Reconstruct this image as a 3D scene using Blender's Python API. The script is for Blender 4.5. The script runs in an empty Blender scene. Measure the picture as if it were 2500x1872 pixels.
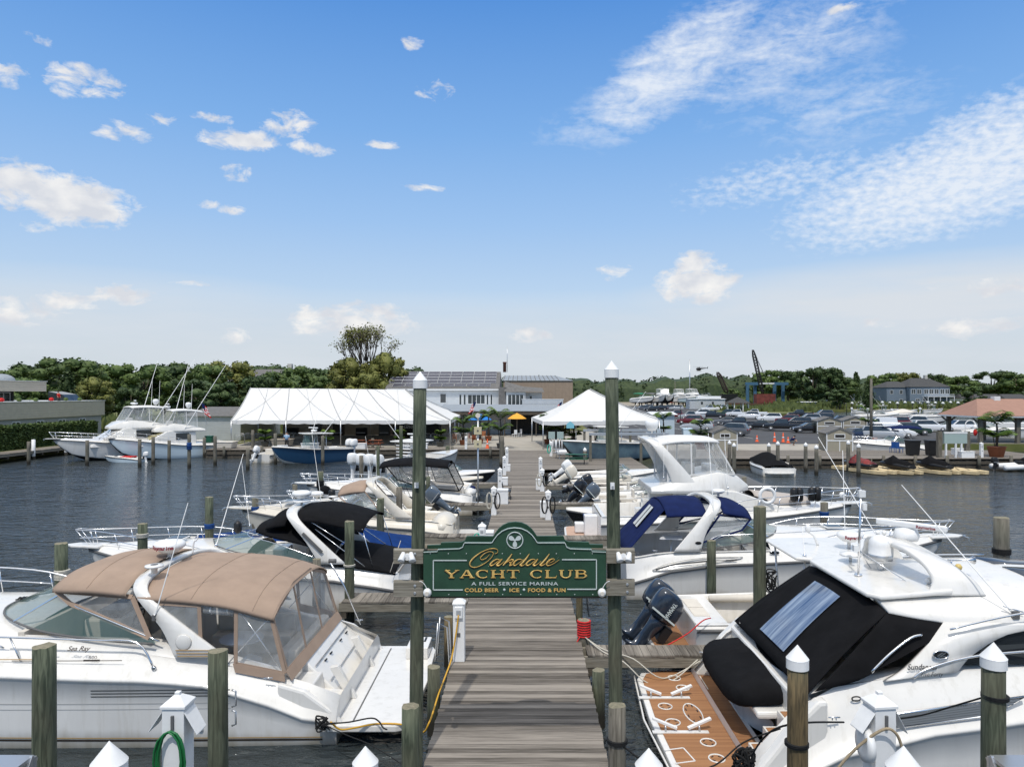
import bpy, bmesh, math, random
from mathutils import Vector, Matrix
random.seed(11)
PI = math.pi; R = math.radians
SC = bpy.context.scene
C = SC.collection
# ---------------------------------------------------------------- camera
H = 6.45; DK = 0.85                       # eye height above the water, dock height
F = 1750.0; VX = 1280.0; VY = 961.0       # focal length in photo pixels, vanishing point of the dock
cam = bpy.data.cameras.new('camera'); camo = bpy.data.objects.new('camera', cam); C.objects.link(camo)
camo.location = (0, 0, H); camo.rotation_euler = (R(90), 0, 0)
cam.sensor_width = 36; cam.lens = 36 * F / 2500; cam.shift_x = -0.012; cam.shift_y = 0.010
cam.clip_start = 0.1; cam.clip_end = 6000
SC.camera = camo
# ---------------------------------------------------------------- sun, sky, exposure
SUN = Vector((0.55, 3.47, -5.9)).normalized()
sl = bpy.data.lights.new('sun', 'SUN'); sl.energy = 2.6; sl.angle = R(0.6); sl.color = (1, .96, .9)
so = bpy.data.objects.new('sun', sl); so.rotation_euler = SUN.to_track_quat('-Z', 'Y').to_euler(); so.location = (-5, -30, 60); C.objects.link(so)
SC.view_settings.view_transform = 'Standard'; SC.view_settings.look = 'None'
SC.view_settings.exposure = 0.0; SC.view_settings.gamma = 1
W = bpy.data.worlds.new('World'); SC.world = W; W.use_nodes = True
def build_world():
    nt = W.node_tree; N = nt.nodes; L = nt.links
    for n in list(N): N.remove(n)
    def nd(t, **k):
        n = N.new(t)
        for a, b in k.items(): setattr(n, a, b)
        return n
    def V(x): return x
    def mth(op, a, b=None, c=None, clamp=False):
        n = nd('ShaderNodeMath', operation=op, use_clamp=clamp)
        for i, q in enumerate((a, b, c)):
            if q is None: continue
            if isinstance(q, (int, float)): n.inputs[i].default_value = q
            else: L.new(q, n.inputs[i])
        return n.outputs[0]
    def mix(f, a, b):
        n = nd('ShaderNodeMix', data_type='RGBA')
        for i, q in ((0, f), (6, a), (7, b)):
            if isinstance(q, (int, float)): n.inputs[i].default_value = q
            elif isinstance(q, tuple): n.inputs[i].default_value = (*q, 1)
            else: L.new(q, n.inputs[i])
        return n.outputs[2]
    out = nd('ShaderNodeOutputWorld'); bg = nd('ShaderNodeBackground')
    sky = nd('ShaderNodeTexSky', sky_type='NISHITA', sun_disc=False)
    sky.sun_elevation = R(59.2); sky.sun_rotation = R(189); sky.air_density = 1.0; sky.dust_density = 0.6; sky.ozone_density = 2.0; sky.altitude = 10
    tc = nd('ShaderNodeTexCoord'); sep = nd('ShaderNodeSeparateXYZ'); L.new(tc.outputs['Generated'], sep.inputs[0])
    x, y, z = sep.outputs
    hyp = mth('SQRT', mth('ADD', mth('MULTIPLY', x, x), mth('MULTIPLY', y, y)))
    az = mth('MULTIPLY', mth('ARCTAN2', x, y), 57.2958); el = mth('MULTIPLY', mth('ARCTAN2', z, hyp), 57.2958)
    # sky colour by elevation, laid over the physical sky
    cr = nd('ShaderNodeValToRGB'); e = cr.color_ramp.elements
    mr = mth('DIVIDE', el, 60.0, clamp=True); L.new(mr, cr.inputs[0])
    stops = [(0, (.53, .60, .65)), (.05, (.57, .66, .74)), (.12, (.54, .70, .89)), (.22, (.36, .58, .91)), (.33, (.22, .46, .87)), (.5, (.085, .29, .75)), (.60, (.40, .52, .72)), (.72, (1.05, 1.06, 1.08)), (1, (1.35, 1.34, 1.30))]  # bright upper stops are added overhead, out of view, for fill light
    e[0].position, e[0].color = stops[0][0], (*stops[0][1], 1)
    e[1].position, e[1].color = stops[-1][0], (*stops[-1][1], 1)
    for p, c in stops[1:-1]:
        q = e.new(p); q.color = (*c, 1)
    sc = nd('ShaderNodeVectorMath', operation='SCALE'); L.new(sky.outputs[0], sc.inputs[0]); sc.inputs['Scale'].default_value = .10
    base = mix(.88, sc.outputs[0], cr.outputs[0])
    # clouds: regions given by azimuth and elevation in degrees, broken up by noise
    comb = nd('ShaderNodeCombineXYZ'); L.new(az, comb.inputs[0]); L.new(el, comb.inputs[1])
    def noise(scale, sx, sy, det, rough, rot=0, dist=0.):
        m = nd('ShaderNodeMapping'); m.inputs['Scale'].default_value = (sx, sy, 1); m.inputs['Rotation'].default_value = (0, 0, rot)
        L.new(comb.outputs[0], m.inputs[0])
        t = nd('ShaderNodeTexNoise'); t.inputs['Scale'].default_value = scale; t.inputs['Detail'].default_value = det; t.inputs['Roughness'].default_value = rough; t.inputs['Distortion'].default_value = dist
        L.new(m.outputs[0], t.inputs[0]); return t.outputs[0]
    def ell(px, py, rx, ry, amp, rot=0.):
        u = (px - VX) / F; v = (VY - py) / F
        a0 = math.degrees(math.atan2(u, 1)); e0 = math.degrees(math.atan2(v, math.hypot(u, 1)))
        k = 57.3 / F / (1 + u * u); rx_ = rx * k; ry_ = ry * k * math.sqrt(1 + u * u)
        dx = mth('SUBTRACT', az, a0); dy = mth('SUBTRACT', el, e0)
        c, s = math.cos(rot), math.sin(rot)
        a = mth('DIVIDE', mth('ADD', mth('MULTIPLY', dx, c), mth('MULTIPLY', dy, s)), rx_)
        b = mth('DIVIDE', mth('SUBTRACT', mth('MULTIPLY', dy, c), mth('MULTIPLY', dx, s)), ry_)
        r2 = mth('ADD', mth('MULTIPLY', a, a), mth('MULTIPLY', b, b))
        return mth('MULTIPLY', mth('SUBTRACT', 1.0, r2, clamp=True), amp)
    def field(lst, k=1.):
        o = None
        for q in lst:
            q = (q[0], q[1], q[2] * k, q[3] * k, *q[4:])
            w = ell(*q); o = w if o is None else mth('MAXIMUM', o, w)
        return o
    cum = field([(40, 450, 150, 60, 1.1), (180, 490, 170, 62, 1.2), (90, 555, 50, 18, .7), (590, 345, 110, 30, 1.0), (700, 300, 75, 32, .8), (760, 362, 80, 18, .7), (930, 352, 50, 12, .8),
                 (1700, 690, 110, 52, 1.15), (1690, 655, 50, 40, 1.), (1500, 665, 50, 22, .7), (1700, 620, 50, 14, .7), (870, 785, 170, 48, 1.0), (1300, 818, 60, 22, .85), (300, 725, 80, 32, .85), (170, 735, 90, 30, .8), (40, 760, 110, 45, .8),
                 (460, 690, 60, 10, .7), (520, 500, 60, 12, .6), (570, 515, 50, 12, .8), (1010, 110, 40, 16, .62), (560, 815, 60, 25, .6), (30, 190, 60, 45, .72), (210, 205, 110, 45, .72), (300, 325, 80, 28, .7), (390, 295, 50, 20, .66), (520, 290, 60, 14, .66), (580, 425, 50, 22, .62), (1060, 220, 60, 25, .6), (1030, 460, 70, 12, .66), (100, 100, 60, 20, .6), (2060, 20, 50, 12, .7),
                 (2130, 790, 80, 16, .6), (2400, 800, 150, 30, .6), (2420, 700, 250, 30, .5)], 1.18)
    n1 = noise(.62, .8, 1.5, 10, .64, 0, .35)
    d1 = mth('MULTIPLY', mth('SUBTRACT', mth('ADD', cum, mth('MULTIPLY', mth('SUBTRACT', n1, .5), 2.6)), .36), 2.0, clamp=True)
    gate = mth('MULTIPLY', cum, 5.0, clamp=True)
    d1 = mth('MULTIPLY', d1, gate)
    fan = field([(1640, 170, 330, 110, .95, .52), (1900, 130, 380, 150, .62, .2), (1560, 260, 330, 70, .6, .25), (2050, 260, 330, 120, .5, 0)])
    n2 = noise(.24, 1, 3.4, 8, .6, .5, .7)
    n2b = noise(1.4, 1, 1.8, 5, .6, .3)
    d2 = mth('MULTIPLY', mth('ADD', mth('SUBTRACT', fan, .18), mth('ADD', mth('MULTIPLY', mth('SUBTRACT', n2, .5), 1.9), mth('MULTIPLY', mth('SUBTRACT', n2b, .5), .9))), 1.0, clamp=True)
    d2 = mth('MULTIPLY', d2, mth('MULTIPLY', fan, 1.6, clamp=True))
    dap = field([(2330, 440, 560, 150, 1.15, .18), (2420, 380, 350, 160, 1.1, .3), (2150, 530, 330, 40, .8, 0), (1900, 440, 330, 70, .55, .1)])
    n3 = noise(1.25, 1, 1.9, 6, .55, .15)
    d3 = mth('MULTIPLY', mth('ADD', mth('SUBTRACT', dap, .20), mth('MULTIPLY', mth('SUBTRACT', n3, .5), 2.2)), .95, clamp=True)
    d3 = mth('MULTIPLY', d3, mth('MULTIPLY', dap, 2.2, clamp=True))
    low = field([(2300, 740, 1100, 130, 1.15), (1300, 880, 3000, 170, .85), (300, 800, 900, 150, .8)])
    n4 = noise(.12, 1, 6, 5, .55)
    d4 = mth('MULTIPLY', low, mth('ADD', n4, .35), clamp=True)
    d23 = mth('MULTIPLY', mth('MAXIMUM', d2, d3), .88)
    # cloud tone wanders between grey and near white by noise
    n5 = noise(.5, 1, 1.6, 6, .5)
    shade = mth('MULTIPLY', mth('SUBTRACT', n5, .38), 3.0, clamp=True)
    ccol = mix(shade, (.70, .72, .77), (.96, .94, .91))
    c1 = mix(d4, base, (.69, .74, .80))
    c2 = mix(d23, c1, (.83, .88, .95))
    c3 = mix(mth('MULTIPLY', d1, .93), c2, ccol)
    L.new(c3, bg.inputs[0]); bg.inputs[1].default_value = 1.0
    L.new(bg.outputs[0], out.inputs[0])
build_world()
# ---------------------------------------------------------------- helpers
def at(px, py, Y): return Vector(((px - VX) * Y / F, Y, H - (py - VY) * Y / F))
def gr(px, py, z=DK):
    Y = F * (H - z) / (py - VY); return Vector(((px - VX) * Y / F, Y, z))
def V3(*a): return Vector(a)
MATS = {}
def mat(name, col, rough=.5, metal=0., var=0., vs=3., bump=0., bs=30., st=(1, 1, 1), alpha=1., coat=0., col2=None, emit=None, spec=.5, trans=0., rnd=0., det=4, ior=1.45):
    if name in MATS: return MATS[name]
    m = bpy.data.materials.new(name); m.use_nodes = True; nt = m.node_tree; N = nt.nodes; L = nt.links
    b = N['Principled BSDF']; b.inputs['Base Color'].default_value = (*col, 1); b.inputs['Roughness'].default_value = rough; b.inputs['Metallic'].default_value = metal
    b.inputs['Specular IOR Level'].default_value = spec; b.inputs['Coat Weight'].default_value = coat; b.inputs['Alpha'].default_value = alpha
    b.inputs['IOR'].default_value = ior; b.inputs['Transmission Weight'].default_value = trans
    if coat: b.inputs['Coat Roughness'].default_value = .06
    tc = N.new('ShaderNodeTexCoord'); mp = N.new('ShaderNodeMapping'); mp.inputs['Scale'].default_value = st; L.new(tc.outputs['Object'], mp.inputs[0])
    if var or col2:
        n = N.new('ShaderNodeTexNoise'); n.inputs['Scale'].default_value = vs; n.inputs['Detail'].default_value = det; n.inputs['Roughness'].default_value = .62; L.new(mp.outputs[0], n.inputs[0])
        cr = N.new('ShaderNodeValToRGB'); cr.color_ramp.elements[0].position = .32; cr.color_ramp.elements[1].position = .7
        c2 = col2 if col2 else tuple(min(1, c * (1 + var)) for c in col)
        c1 = col if col2 else tuple(c * (1 - var) for c in col)
        cr.color_ramp.elements[0].color = (*c1, 1); cr.color_ramp.elements[1].color = (*c2, 1)
        L.new(n.outputs[0], cr.inputs[0]); src = cr.outputs[0]
        if rnd:
            oi = N.new('ShaderNodeObjectInfo'); mx = N.new('ShaderNodeHueSaturation'); ma = N.new('ShaderNodeMath'); ma.operation = 'MULTIPLY_ADD'
            ma.inputs[1].default_value = rnd; ma.inputs[2].default_value = 1 - rnd / 2; L.new(oi.outputs['Random'], ma.inputs[0]); L.new(ma.outputs[0], mx.inputs['Value']); L.new(src, mx.inputs['Color']); src = mx.outputs[0]
        L.new(src, b.inputs['Base Color'])
    if bump:
        n = N.new('ShaderNodeTexNoise'); n.inputs['Scale'].default_value = bs; n.inputs['Detail'].default_value = 3; L.new(mp.outputs[0], n.inputs[0])
        bp = N.new('ShaderNodeBump'); bp.inputs['Strength'].default_value = bump; bp.inputs['Distance'].default_value = .02; L.new(n.outputs[0], bp.inputs['Height']); L.new(bp.outputs[0], b.inputs['Normal'])
    if emit: b.inputs['Emission Color'].default_value = (*emit, 1); b.inputs['Emission Strength'].default_value = 1
    MATS[name] = m; return m
SPLIT = {'coaming', 'quarter', 'hinged_post', 'coaming_bolster', 'top_frame', 'side_deck', 'bimini_frame', 'canopy_frame', 'davit', 'boat_stand', 'skid', 'platform_locker', 'border_line', 'lettering_dots', 'inner_frame', 'tender_chock'}
class MB:
    def __init__(s): s.v = []; s.f = []; s.mi = []; s.sm = []; s.mats = []
    def k(s, m):
        if m not in s.mats: s.mats.append(m)
        return s.mats.index(m)
    def add(s, vs, fs, m, smooth=False):
        o = len(s.v); s.v += [tuple(v) for v in vs]; k = s.k(m)
        for f in fs: s.f.append([o + i for i in f]); s.mi.append(k); s.sm.append(smooth)
        return s
    def box(s, c, d, m, rz=0., rx=0., ry=0.):
        M = Matrix.Rotation(rz, 3, 'Z') @ Matrix.Rotation(ry, 3, 'Y') @ Matrix.Rotation(rx, 3, 'X'); c = Vector(c)
        vs = [c + M @ Vector((x * d[0] / 2, y * d[1] / 2, z * d[2] / 2)) for z in (-1, 1) for y in (-1, 1) for x in (-1, 1)]
        return s.add(vs, [(0, 2, 3, 1), (4, 5, 7, 6), (0, 1, 5, 4), (2, 6, 7, 3), (0, 4, 6, 2), (1, 3, 7, 5)], m)
    def b2(s, a, b, m):
        a = Vector(a); b = Vector(b); return s.box((a + b) / 2, [abs(q) for q in (b - a)], m)
    def bar(s, p, q, w, h, m, up=(0, 0, 1)):
        p = Vector(p); q = Vector(q); d = (q - p).normalized(); u = Vector(up)
        if abs(d.dot(u)) > .98: u = Vector((0, 1, 0))
        a = d.cross(u).normalized(); u = a.cross(d)
        vs = [e + a * i * w / 2 + u * j * h / 2 for e in (p, q) for j in (-1, 1) for i in (-1, 1)]
        return s.add(vs, [(0, 1, 3, 2), (4, 6, 7, 5), (0, 4, 5, 1), (2, 3, 7, 6), (0, 2, 6, 4), (1, 5, 7, 3)], m)
    def tube(s, pts, r, m, n=6, closed=False, cap=True):
        P = [Vector(p) for p in pts]; c = len(P); vs = []; fs = []; prev = None
        for i, p in enumerate(P):
            t = (P[(i + 1) % c] - P[i - 1]) if closed else (P[min(i + 1, c - 1)] - P[max(i - 1, 0)])
            t = t.normalized() if t.length > 1e-9 else Vector((0, 0, 1))
            if prev is None: prev = t.orthogonal().normalized()
            a = (prev - t * prev.dot(t)); a = a.normalized() if a.length > 1e-6 else t.orthogonal().normalized(); prev = a; b = t.cross(a)
            rr = r[i] if isinstance(r, (list, tuple)) else r
            for k in range(n):
                g = 2 * PI * k / n; vs.append(p + (a * math.cos(g) + b * math.sin(g)) * rr)
        for i in range(c if closed else c - 1):
            for k in range(n):
                fs.append((i * n + k, i * n + (k + 1) % n, ((i + 1) % c) * n + (k + 1) % n, ((i + 1) % c) * n + k))
        if cap and not closed: fs += [tuple(range(n - 1, -1, -1)), tuple(range((c - 1) * n, c * n))]
        return s.add(vs, fs, m, True)
    def lathe(s, prof, c, m, n=16, rz=0., smooth=True, axis='Z', flat=False):
        c = Vector(c); vs = []; fs = []
        for r, z in prof:
            for k in range(n):
                a = rz + 2 * PI * k / n; p = Vector((r * math.cos(a), r * math.sin(a), z))
                if axis == 'Y': p = Vector((p.x, p.z, p.y))
                if axis == 'X': p = Vector((p.z, p.y, p.x))
                vs.append(c + p)
        for i in range(len(prof) - 1):
            for k in range(n): fs.append((i * n + k, i * n + (k + 1) % n, (i + 1) * n + (k + 1) % n, (i + 1) * n + k))
        s.add(vs, fs, m, smooth)
        o = len(s.v) - len(vs); k_ = s.k(m)
        for i0 in (0, (len(prof) - 1) * n):
            if prof[0 if i0 == 0 else -1][0] > 1e-4:
                s.f.append([o + i0 + k for k in (range(n - 1, -1, -1) if i0 == 0 else range(n))]); s.mi.append(k_); s.sm.append(False)
        return s
    def ball(s, c, r, m, n=14, nv=8):
        if not isinstance(r, (tuple, list)): r = (r, r, r)
        vs = []; fs = []
        for j in range(nv + 1):
            t = PI * j / nv
            for k in range(n):
                a = 2 * PI * k / n; vs.append((c[0] + r[0] * math.sin(t) * math.cos(a), c[1] + r[1] * math.sin(t) * math.sin(a), c[2] - r[2] * math.cos(t)))
        for j in range(nv):
            for k in range(n): fs.append((j * n + k, j * n + (k + 1) % n, (j + 1) * n + (k + 1) % n, (j + 1) * n + k))
        return s.add(vs, fs, m, True)
    def loft(s, rows, m, closed=False, smooth=True, caps=False, mats=None):
        n = len(rows[0]); vs = [p for r in rows for p in r]; o = len(s.v)
        s.v += [tuple(v) for v in vs]
        for i in range(len(rows) - 1):
            for k in range(n if closed else n - 1):
                mm = mats[k % len(mats)] if mats else m
                s.f.append([o + i * n + k, o + i * n + (k + 1) % n, o + (i + 1) * n + (k + 1) % n, o + (i + 1) * n + k]); s.mi.append(s.k(mm)); s.sm.append(smooth)
        if caps:
            for i in (0, len(rows) - 1):
                s.f.append([o + i * n + k for k in range(n)]); s.mi.append(s.k(m)); s.sm.append(False)
        return s
    def poly(s, pts, m, thick=None):
        P = [Vector(p) for p in pts]; n = len(P)
        if thick is None: return s.add(P, [tuple(range(n))], m)
        t = Vector(thick); return s.add(P + [p + t for p in P], [tuple(range(n)), tuple(range(2 * n - 1, n - 1, -1))] + [(i, (i + 1) % n, n + (i + 1) % n, n + i) for i in range(n)], m)
    def build(s, name, parent=None, bev=0., bseg=2, solid=0., sub=0, wn=True):
        if name in SPLIT and parent:      # separate pieces become separate parts
            r = list(range(len(s.v)))
            def fd(i):
                while r[i] != i: r[i] = r[r[i]]; i = r[i]
                return i
            for f in s.f:
                for i in f[1:]: r[fd(i)] = fd(f[0])
            g = {}
            for k, f in enumerate(s.f): g.setdefault(fd(f[0]), []).append(k)
            if len(g) > 1:
                for ks in g.values():
                    m = MB(); m.mats = s.mats; ix = {}
                    for k in ks:
                        for i in s.f[k]:
                            if i not in ix: ix[i] = len(m.v); m.v.append(s.v[i])
                        m.f.append([ix[i] for i in s.f[k]]); m.mi.append(s.mi[k]); m.sm.append(s.sm[k])
                    o = m._build(name, parent, bev, bseg, solid, sub)
                return o
        return s._build(name, parent, bev, bseg, solid, sub)
    def _build(s, name, parent=None, bev=0., bseg=2, solid=0., sub=0):
        me = bpy.data.meshes.new(name); me.from_pydata(s.v, [], s.f)
        for m in s.mats: me.materials.append(m)
        me.polygons.foreach_set('material_index', s.mi); me.polygons.foreach_set('use_smooth', s.sm); me.update()
        bm = bmesh.new(); bm.from_mesh(me); bmesh.ops.remove_doubles(bm, verts=bm.verts, dist=1e-5); bmesh.ops.recalc_face_normals(bm, faces=bm.faces); bm.to_mesh(me); bm.free()
        o = bpy.data.objects.new(name, me); C.objects.link(o)
        if parent: o.parent = parent
        if solid: md = o.modifiers.new('s', 'SOLIDIFY'); md.thickness = solid; md.offset = 0
        if sub: md = o.modifiers.new('u', 'SUBSURF'); md.levels = sub; md.render_levels = sub
        if bev: md = o.modifiers.new('b', 'BEVEL'); md.width = bev; md.segments = bseg; md.limit_method = 'ANGLE'; md.angle_limit = R(35); md.harden_normals = False
        return o
def thing(name, label, cat, loc=(0, 0, 0), rz=0., group=None):
    o = bpy.data.objects.new(name, None); o.empty_display_size = .3; C.objects.link(o); o.location = loc; o.rotation_euler = (0, 0, rz)
    o['label'] = label; o['category'] = cat
    if group: o['group'] = group
    return o
def tag(o, label, cat, group=None, loc=None, rz=None):
    o['label'] = label; o['category'] = cat
    if group: o['group'] = group
    if loc is not None: o.location = loc
    if rz is not None: o.rotation_euler = (0, 0, rz)
    return o
def struct(o, kind='structure'): o['kind'] = kind; return o
KIDS = {}
def kids(o): return [c for c in bpy.data.objects if c.parent == o]
def dup(root, label, loc, rz=0., sc=None, group=None, tree=None):
    """copy of a thing with its parts and sub-parts"""
    if tree is None: tree = [(k, kids(k)) for k in kids(root)]
    r = root.copy(); C.objects.link(r); r.location = loc; r.rotation_euler = (0, 0, rz); r['label'] = label
    if sc is not None: r.scale = sc if isinstance(sc, (tuple, list)) else (sc, sc, sc)
    if group: r['group'] = group
    for k, sub in tree:
        c = k.copy(); C.objects.link(c); c.parent = r
        for g in sub: d = g.copy(); C.objects.link(d); d.parent = c
    return r
def text(mb, s, h, o, xd, ud, m, off=0., ext=.004, width=None, sp=1., shear=0., bold=0., align='c'):
    """letters of the built-in font as mesh, cap height h, laid on the plane spanned by xd and ud"""
    cu = bpy.data.curves.new('t', 'FONT'); cu.body = s; cu.size = 1; cu.space_character = sp; cu.shear = shear; cu.offset = bold; cu.extrude = 0; cu.resolution_u = 3
    ob = bpy.data.objects.new('t', cu); C.objects.link(ob); bpy.context.view_layer.update()
    dg = bpy.context.evaluated_depsgraph_get(); me = ob.evaluated_get(dg).to_mesh()
    vs = [v.co.copy() for v in me.vertices]; fs = [tuple(p.vertices) for p in me.polygons]
    ob.evaluated_get(dg).to_mesh_clear(); bpy.data.objects.remove(ob); bpy.data.curves.remove(cu)
    if not vs: return
    x0 = min(v.x for v in vs); x1 = max(v.x for v in vs); y0 = 0; y1 = .73
    sy = h / (y1 - y0); sx = sy if width is None else width / (x1 - x0)
    xd = Vector(xd).normalized(); ud = Vector(ud).normalized(); n = xd.cross(ud); o = Vector(o)
    cx = (x0 + x1) / 2 if align == 'c' else x0
    P = [o + xd * (v.x - cx) * sx + ud * (v.y) * sy + n * (off + ext) for v in vs]
    mb.add(P, fs, m)
def rail(mb, pts, r, m, drop=None, every=1, n=6, r2=None):
    mb.tube(pts, r, m, n)
    if drop:
        for i in range(0, len(pts), every): mb.tube([pts[i], drop[i]], r2 or r * .85, m, 5)
def catm(pts, k=6):
    P = [Vector(p) for p in pts]; o = []
    for i in range(len(P) - 1):
        a = P[max(i - 1, 0)]; b = P[i]; c = P[i + 1]; d = P[min(i + 2, len(P) - 1)]
        for j in range(k):
            t = j / k; o.append(.5 * ((2 * b) + (c - a) * t + (2 * a - 5 * b + 4 * c - d) * t * t + (3 * b - a - 3 * c + d) * t ** 3))
    o.append(P[-1]); return o
def sag(p, q, s, n=10):
    p = Vector(p); q = Vector(q); return [p.lerp(q, i / n) - Vector((0, 0, s * 4 * (i / n) * (1 - i / n))) for i in range(n + 1)]
def lerp(a, b, t): return a + (b - a) * t
# -------------- shared materials
def rebase(t):
 """parts were written in world coordinates: move their vertices into the frame of their thing"""
 Mi=(Matrix.Translation(t.location)@Matrix.Rotation(t.rotation_euler.z,4,'Z')).inverted()
 for k in kids(t):
  if k.type=='MESH':k.data.transform(Mi)
  for g in kids(k):
   if g.type=='MESH':g.data.transform(Mi)
 return t
def wood_mat(name,axis,pitch,c1,c2,along):
 """weathered planks: every board its own tone, grain along the board, knots and stains"""
 m=bpy.data.materials.new(name);m.use_nodes=True;N=m.node_tree.nodes;L=m.node_tree.links;b=N['Principled BSDF']
 tc=N.new('ShaderNodeTexCoord');sp=N.new('ShaderNodeSeparateXYZ');L.new(tc.outputs['Object'],sp.inputs[0])
 a=N.new('ShaderNodeMath');a.operation='DIVIDE';a.inputs[1].default_value=pitch;L.new(sp.outputs[axis],a.inputs[0])
 f=N.new('ShaderNodeMath');f.operation='FLOOR';L.new(a.outputs[0],f.inputs[0])
 wn=N.new('ShaderNodeTexWhiteNoise');wn.noise_dimensions='1D';L.new(f.outputs[0],wn.inputs['W'])
 cb=N.new('ShaderNodeCombineXYZ');L.new(sp.outputs[0],cb.inputs[0]);L.new(sp.outputs[1],cb.inputs[1]);L.new(wn.outputs[0],cb.inputs[2])
 mp=N.new('ShaderNodeMapping');sc=[40,40,60];sc[along]=1.6;mp.inputs['Scale'].default_value=sc;L.new(cb.outputs[0],mp.inputs[0])
 g=N.new('ShaderNodeTexNoise');g.inputs['Scale'].default_value=1;g.inputs['Detail'].default_value=5;g.inputs['Distortion'].default_value=.6;L.new(mp.outputs[0],g.inputs[0])
 mp2=N.new('ShaderNodeMapping');s2=[8.,8.,9];s2[along]=.8;mp2 .inputs['Scale'].default_value=s2;L.new(cb.outputs[0],mp2 .inputs[0])
 st=N.new('ShaderNodeTexNoise');st.inputs['Scale'].default_value=1;st.inputs['Detail'].default_value=6;st.inputs['Roughness'].default_value=.65;L.new(mp2 .outputs[0],st.inputs[0])
 def mm(op,p,q,r=None):
  n=N.new('ShaderNodeMath');n.operation=op
  for i,v in enumerate((p,q,r)):
   if v is None:continue
   if isinstance(v,(int,float)):n.inputs[i].default_value=v
   else:L.new(v,n.inputs[i])
  return n.outputs[0]
 v=mm('ADD',mm('MULTIPLY',g.outputs[0],.55),mm('ADD',mm('MULTIPLY',st.outputs[0],.62),mm('MULTIPLY',wn.outputs[0],.46)))
 cr=N.new('ShaderNodeValToRGB');e=cr.color_ramp.elements;e[0].position=.50;e[0].color=(*c1,1);e[1].position=1.15 if False else 1.0;e[1].color=(*c2,1)
 k=e.new(.78);k.color=(*[(p+q)/2*1.02 for p,q in zip(c1,c2)],1)
 L.new(v,cr.inputs[0]);L.new(cr.outputs[0],b.inputs['Base Color']);b.inputs['Roughness'].default_value=.85
 bp=N.new('ShaderNodeBump');bp.inputs['Strength'].default_value=.5;bp.inputs['Distance'].default_value=.01;L.new(g.outputs[0],bp.inputs['Height']);L.new(bp.outputs[0],b.inputs['Normal'])
 MATS[name]=m;return m
m_deckY=wood_mat('pier_planks',1,.145,(.055,.045,.034),(.285,.25,.21),0)
m_deckX=wood_mat('finger_planks',0,.17,(.06,.05,.038),(.27,.24,.20),1)
m_beam=mat('weathered_beam',(.13,.115,.085),.85,var=0,vs=4,col2=(.30,.275,.225),st=(.6,6,14),bump=.3,bs=8)
m_beamd=mat('dark_beam',(.045,.038,.028),.8,col2=(.12,.10,.075),vs=4,st=(1,3,6))  # darker beam wood for bearers, bulkheads and inner frames
def pile_mat(name,c1,c2,c3):
 m=bpy.data.materials.new(name);m.use_nodes=True;N=m.node_tree.nodes;L=m.node_tree.links;b=N['Principled BSDF']
 tc=N.new('ShaderNodeTexCoord');oi=N.new('ShaderNodeObjectInfo')
 ad=N.new('ShaderNodeVectorMath');ad.operation='ADD';L.new(tc.outputs['Object'],ad.inputs[0])
 sc=N.new('ShaderNodeVectorMath');sc.operation='SCALE';sc.inputs[0].default_value=(7,3,11);L.new(oi.outputs['Random'],sc.inputs['Scale']);L.new(sc.outputs[0],ad.inputs[1])
 mp=N.new('ShaderNodeMapping');mp.inputs['Scale'].default_value=(14,14,1.5);L.new(ad.outputs[0],mp.inputs[0])
 g=N.new('ShaderNodeTexNoise');g.inputs['Scale'].default_value=1.3;g.inputs['Detail'].default_value=6;g.inputs['Distortion'].default_value=1.2;L.new(mp.outputs[0],g.inputs[0])
 cr=N.new('ShaderNodeValToRGB');e=cr.color_ramp.elements;e[0].position=.36;e[0].color=(*c1,1);e[1].position=.68;e[1].color=(*c2,1);L.new(g.outputs[0],cr.inputs[0])
 big=N.new('ShaderNodeTexNoise');big.inputs['Scale'].default_value=.9;big.inputs['Detail'].default_value=3;L.new(ad.outputs[0],big.inputs[0])
 br=N.new('ShaderNodeMapRange');br.inputs[1].default_value=.42;br.inputs[2].default_value=.68;L.new(big.outputs[0],br.inputs[0])
 mx=N.new('ShaderNodeMix');mx.data_type='RGBA';mx.blend_type='MIX';L.new(br.outputs[0],mx.inputs[0]);L.new(cr.outputs[0],mx.inputs[6]);mx.inputs[7].default_value=(*c3,1)
 f=N.new('ShaderNodeMath');f.operation='MULTIPLY';f.inputs[1].default_value=.55;L.new(br.outputs[0],f.inputs[0]);L.new(f.outputs[0],mx.inputs[0])
 gm=N.new('ShaderNodeNewGeometry');sz=N.new('ShaderNodeSeparateXYZ');L.new(gm.outputs['Position'],sz.inputs[0])
 tr=N.new('ShaderNodeMapRange');tr.inputs[1].default_value=.25;tr.inputs[2].default_value=.6;L.new(sz.outputs[2],tr.inputs[0])
 m2=N.new('ShaderNodeMix');m2 .data_type='RGBA';L.new(tr.outputs[0],m2 .inputs[0]);m2 .inputs[6].default_value=(.018,.016,.010,1);L.new(mx.outputs[2],m2 .inputs[7])
 L.new(m2 .outputs[2],b.inputs['Base Color']);b.inputs['Roughness'].default_value=.85
 bp=N.new('ShaderNodeBump');bp.inputs['Strength'].default_value=.5;bp.inputs['Distance'].default_value=.01;L.new(g.outputs[0],bp.inputs['Height']);L.new(bp.outputs[0],b.inputs['Normal'])
 MATS[name]=m;return m
m_pile=pile_mat('green_treated_piling',(.034,.045,.027),(.125,.142,.092),(.10,.085,.055))
m_pileb=pile_mat('brown_piling',(.06,.045,.022),(.19,.135,.065),(.07,.085,.05))
m_pileg=pile_mat('grey_piling',(.085,.075,.058),(.21,.19,.155),(.12,.12,.085))
m_white=mat('white_plastic',(.78,.78,.77),.4,var=.05,vs=6)
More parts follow.
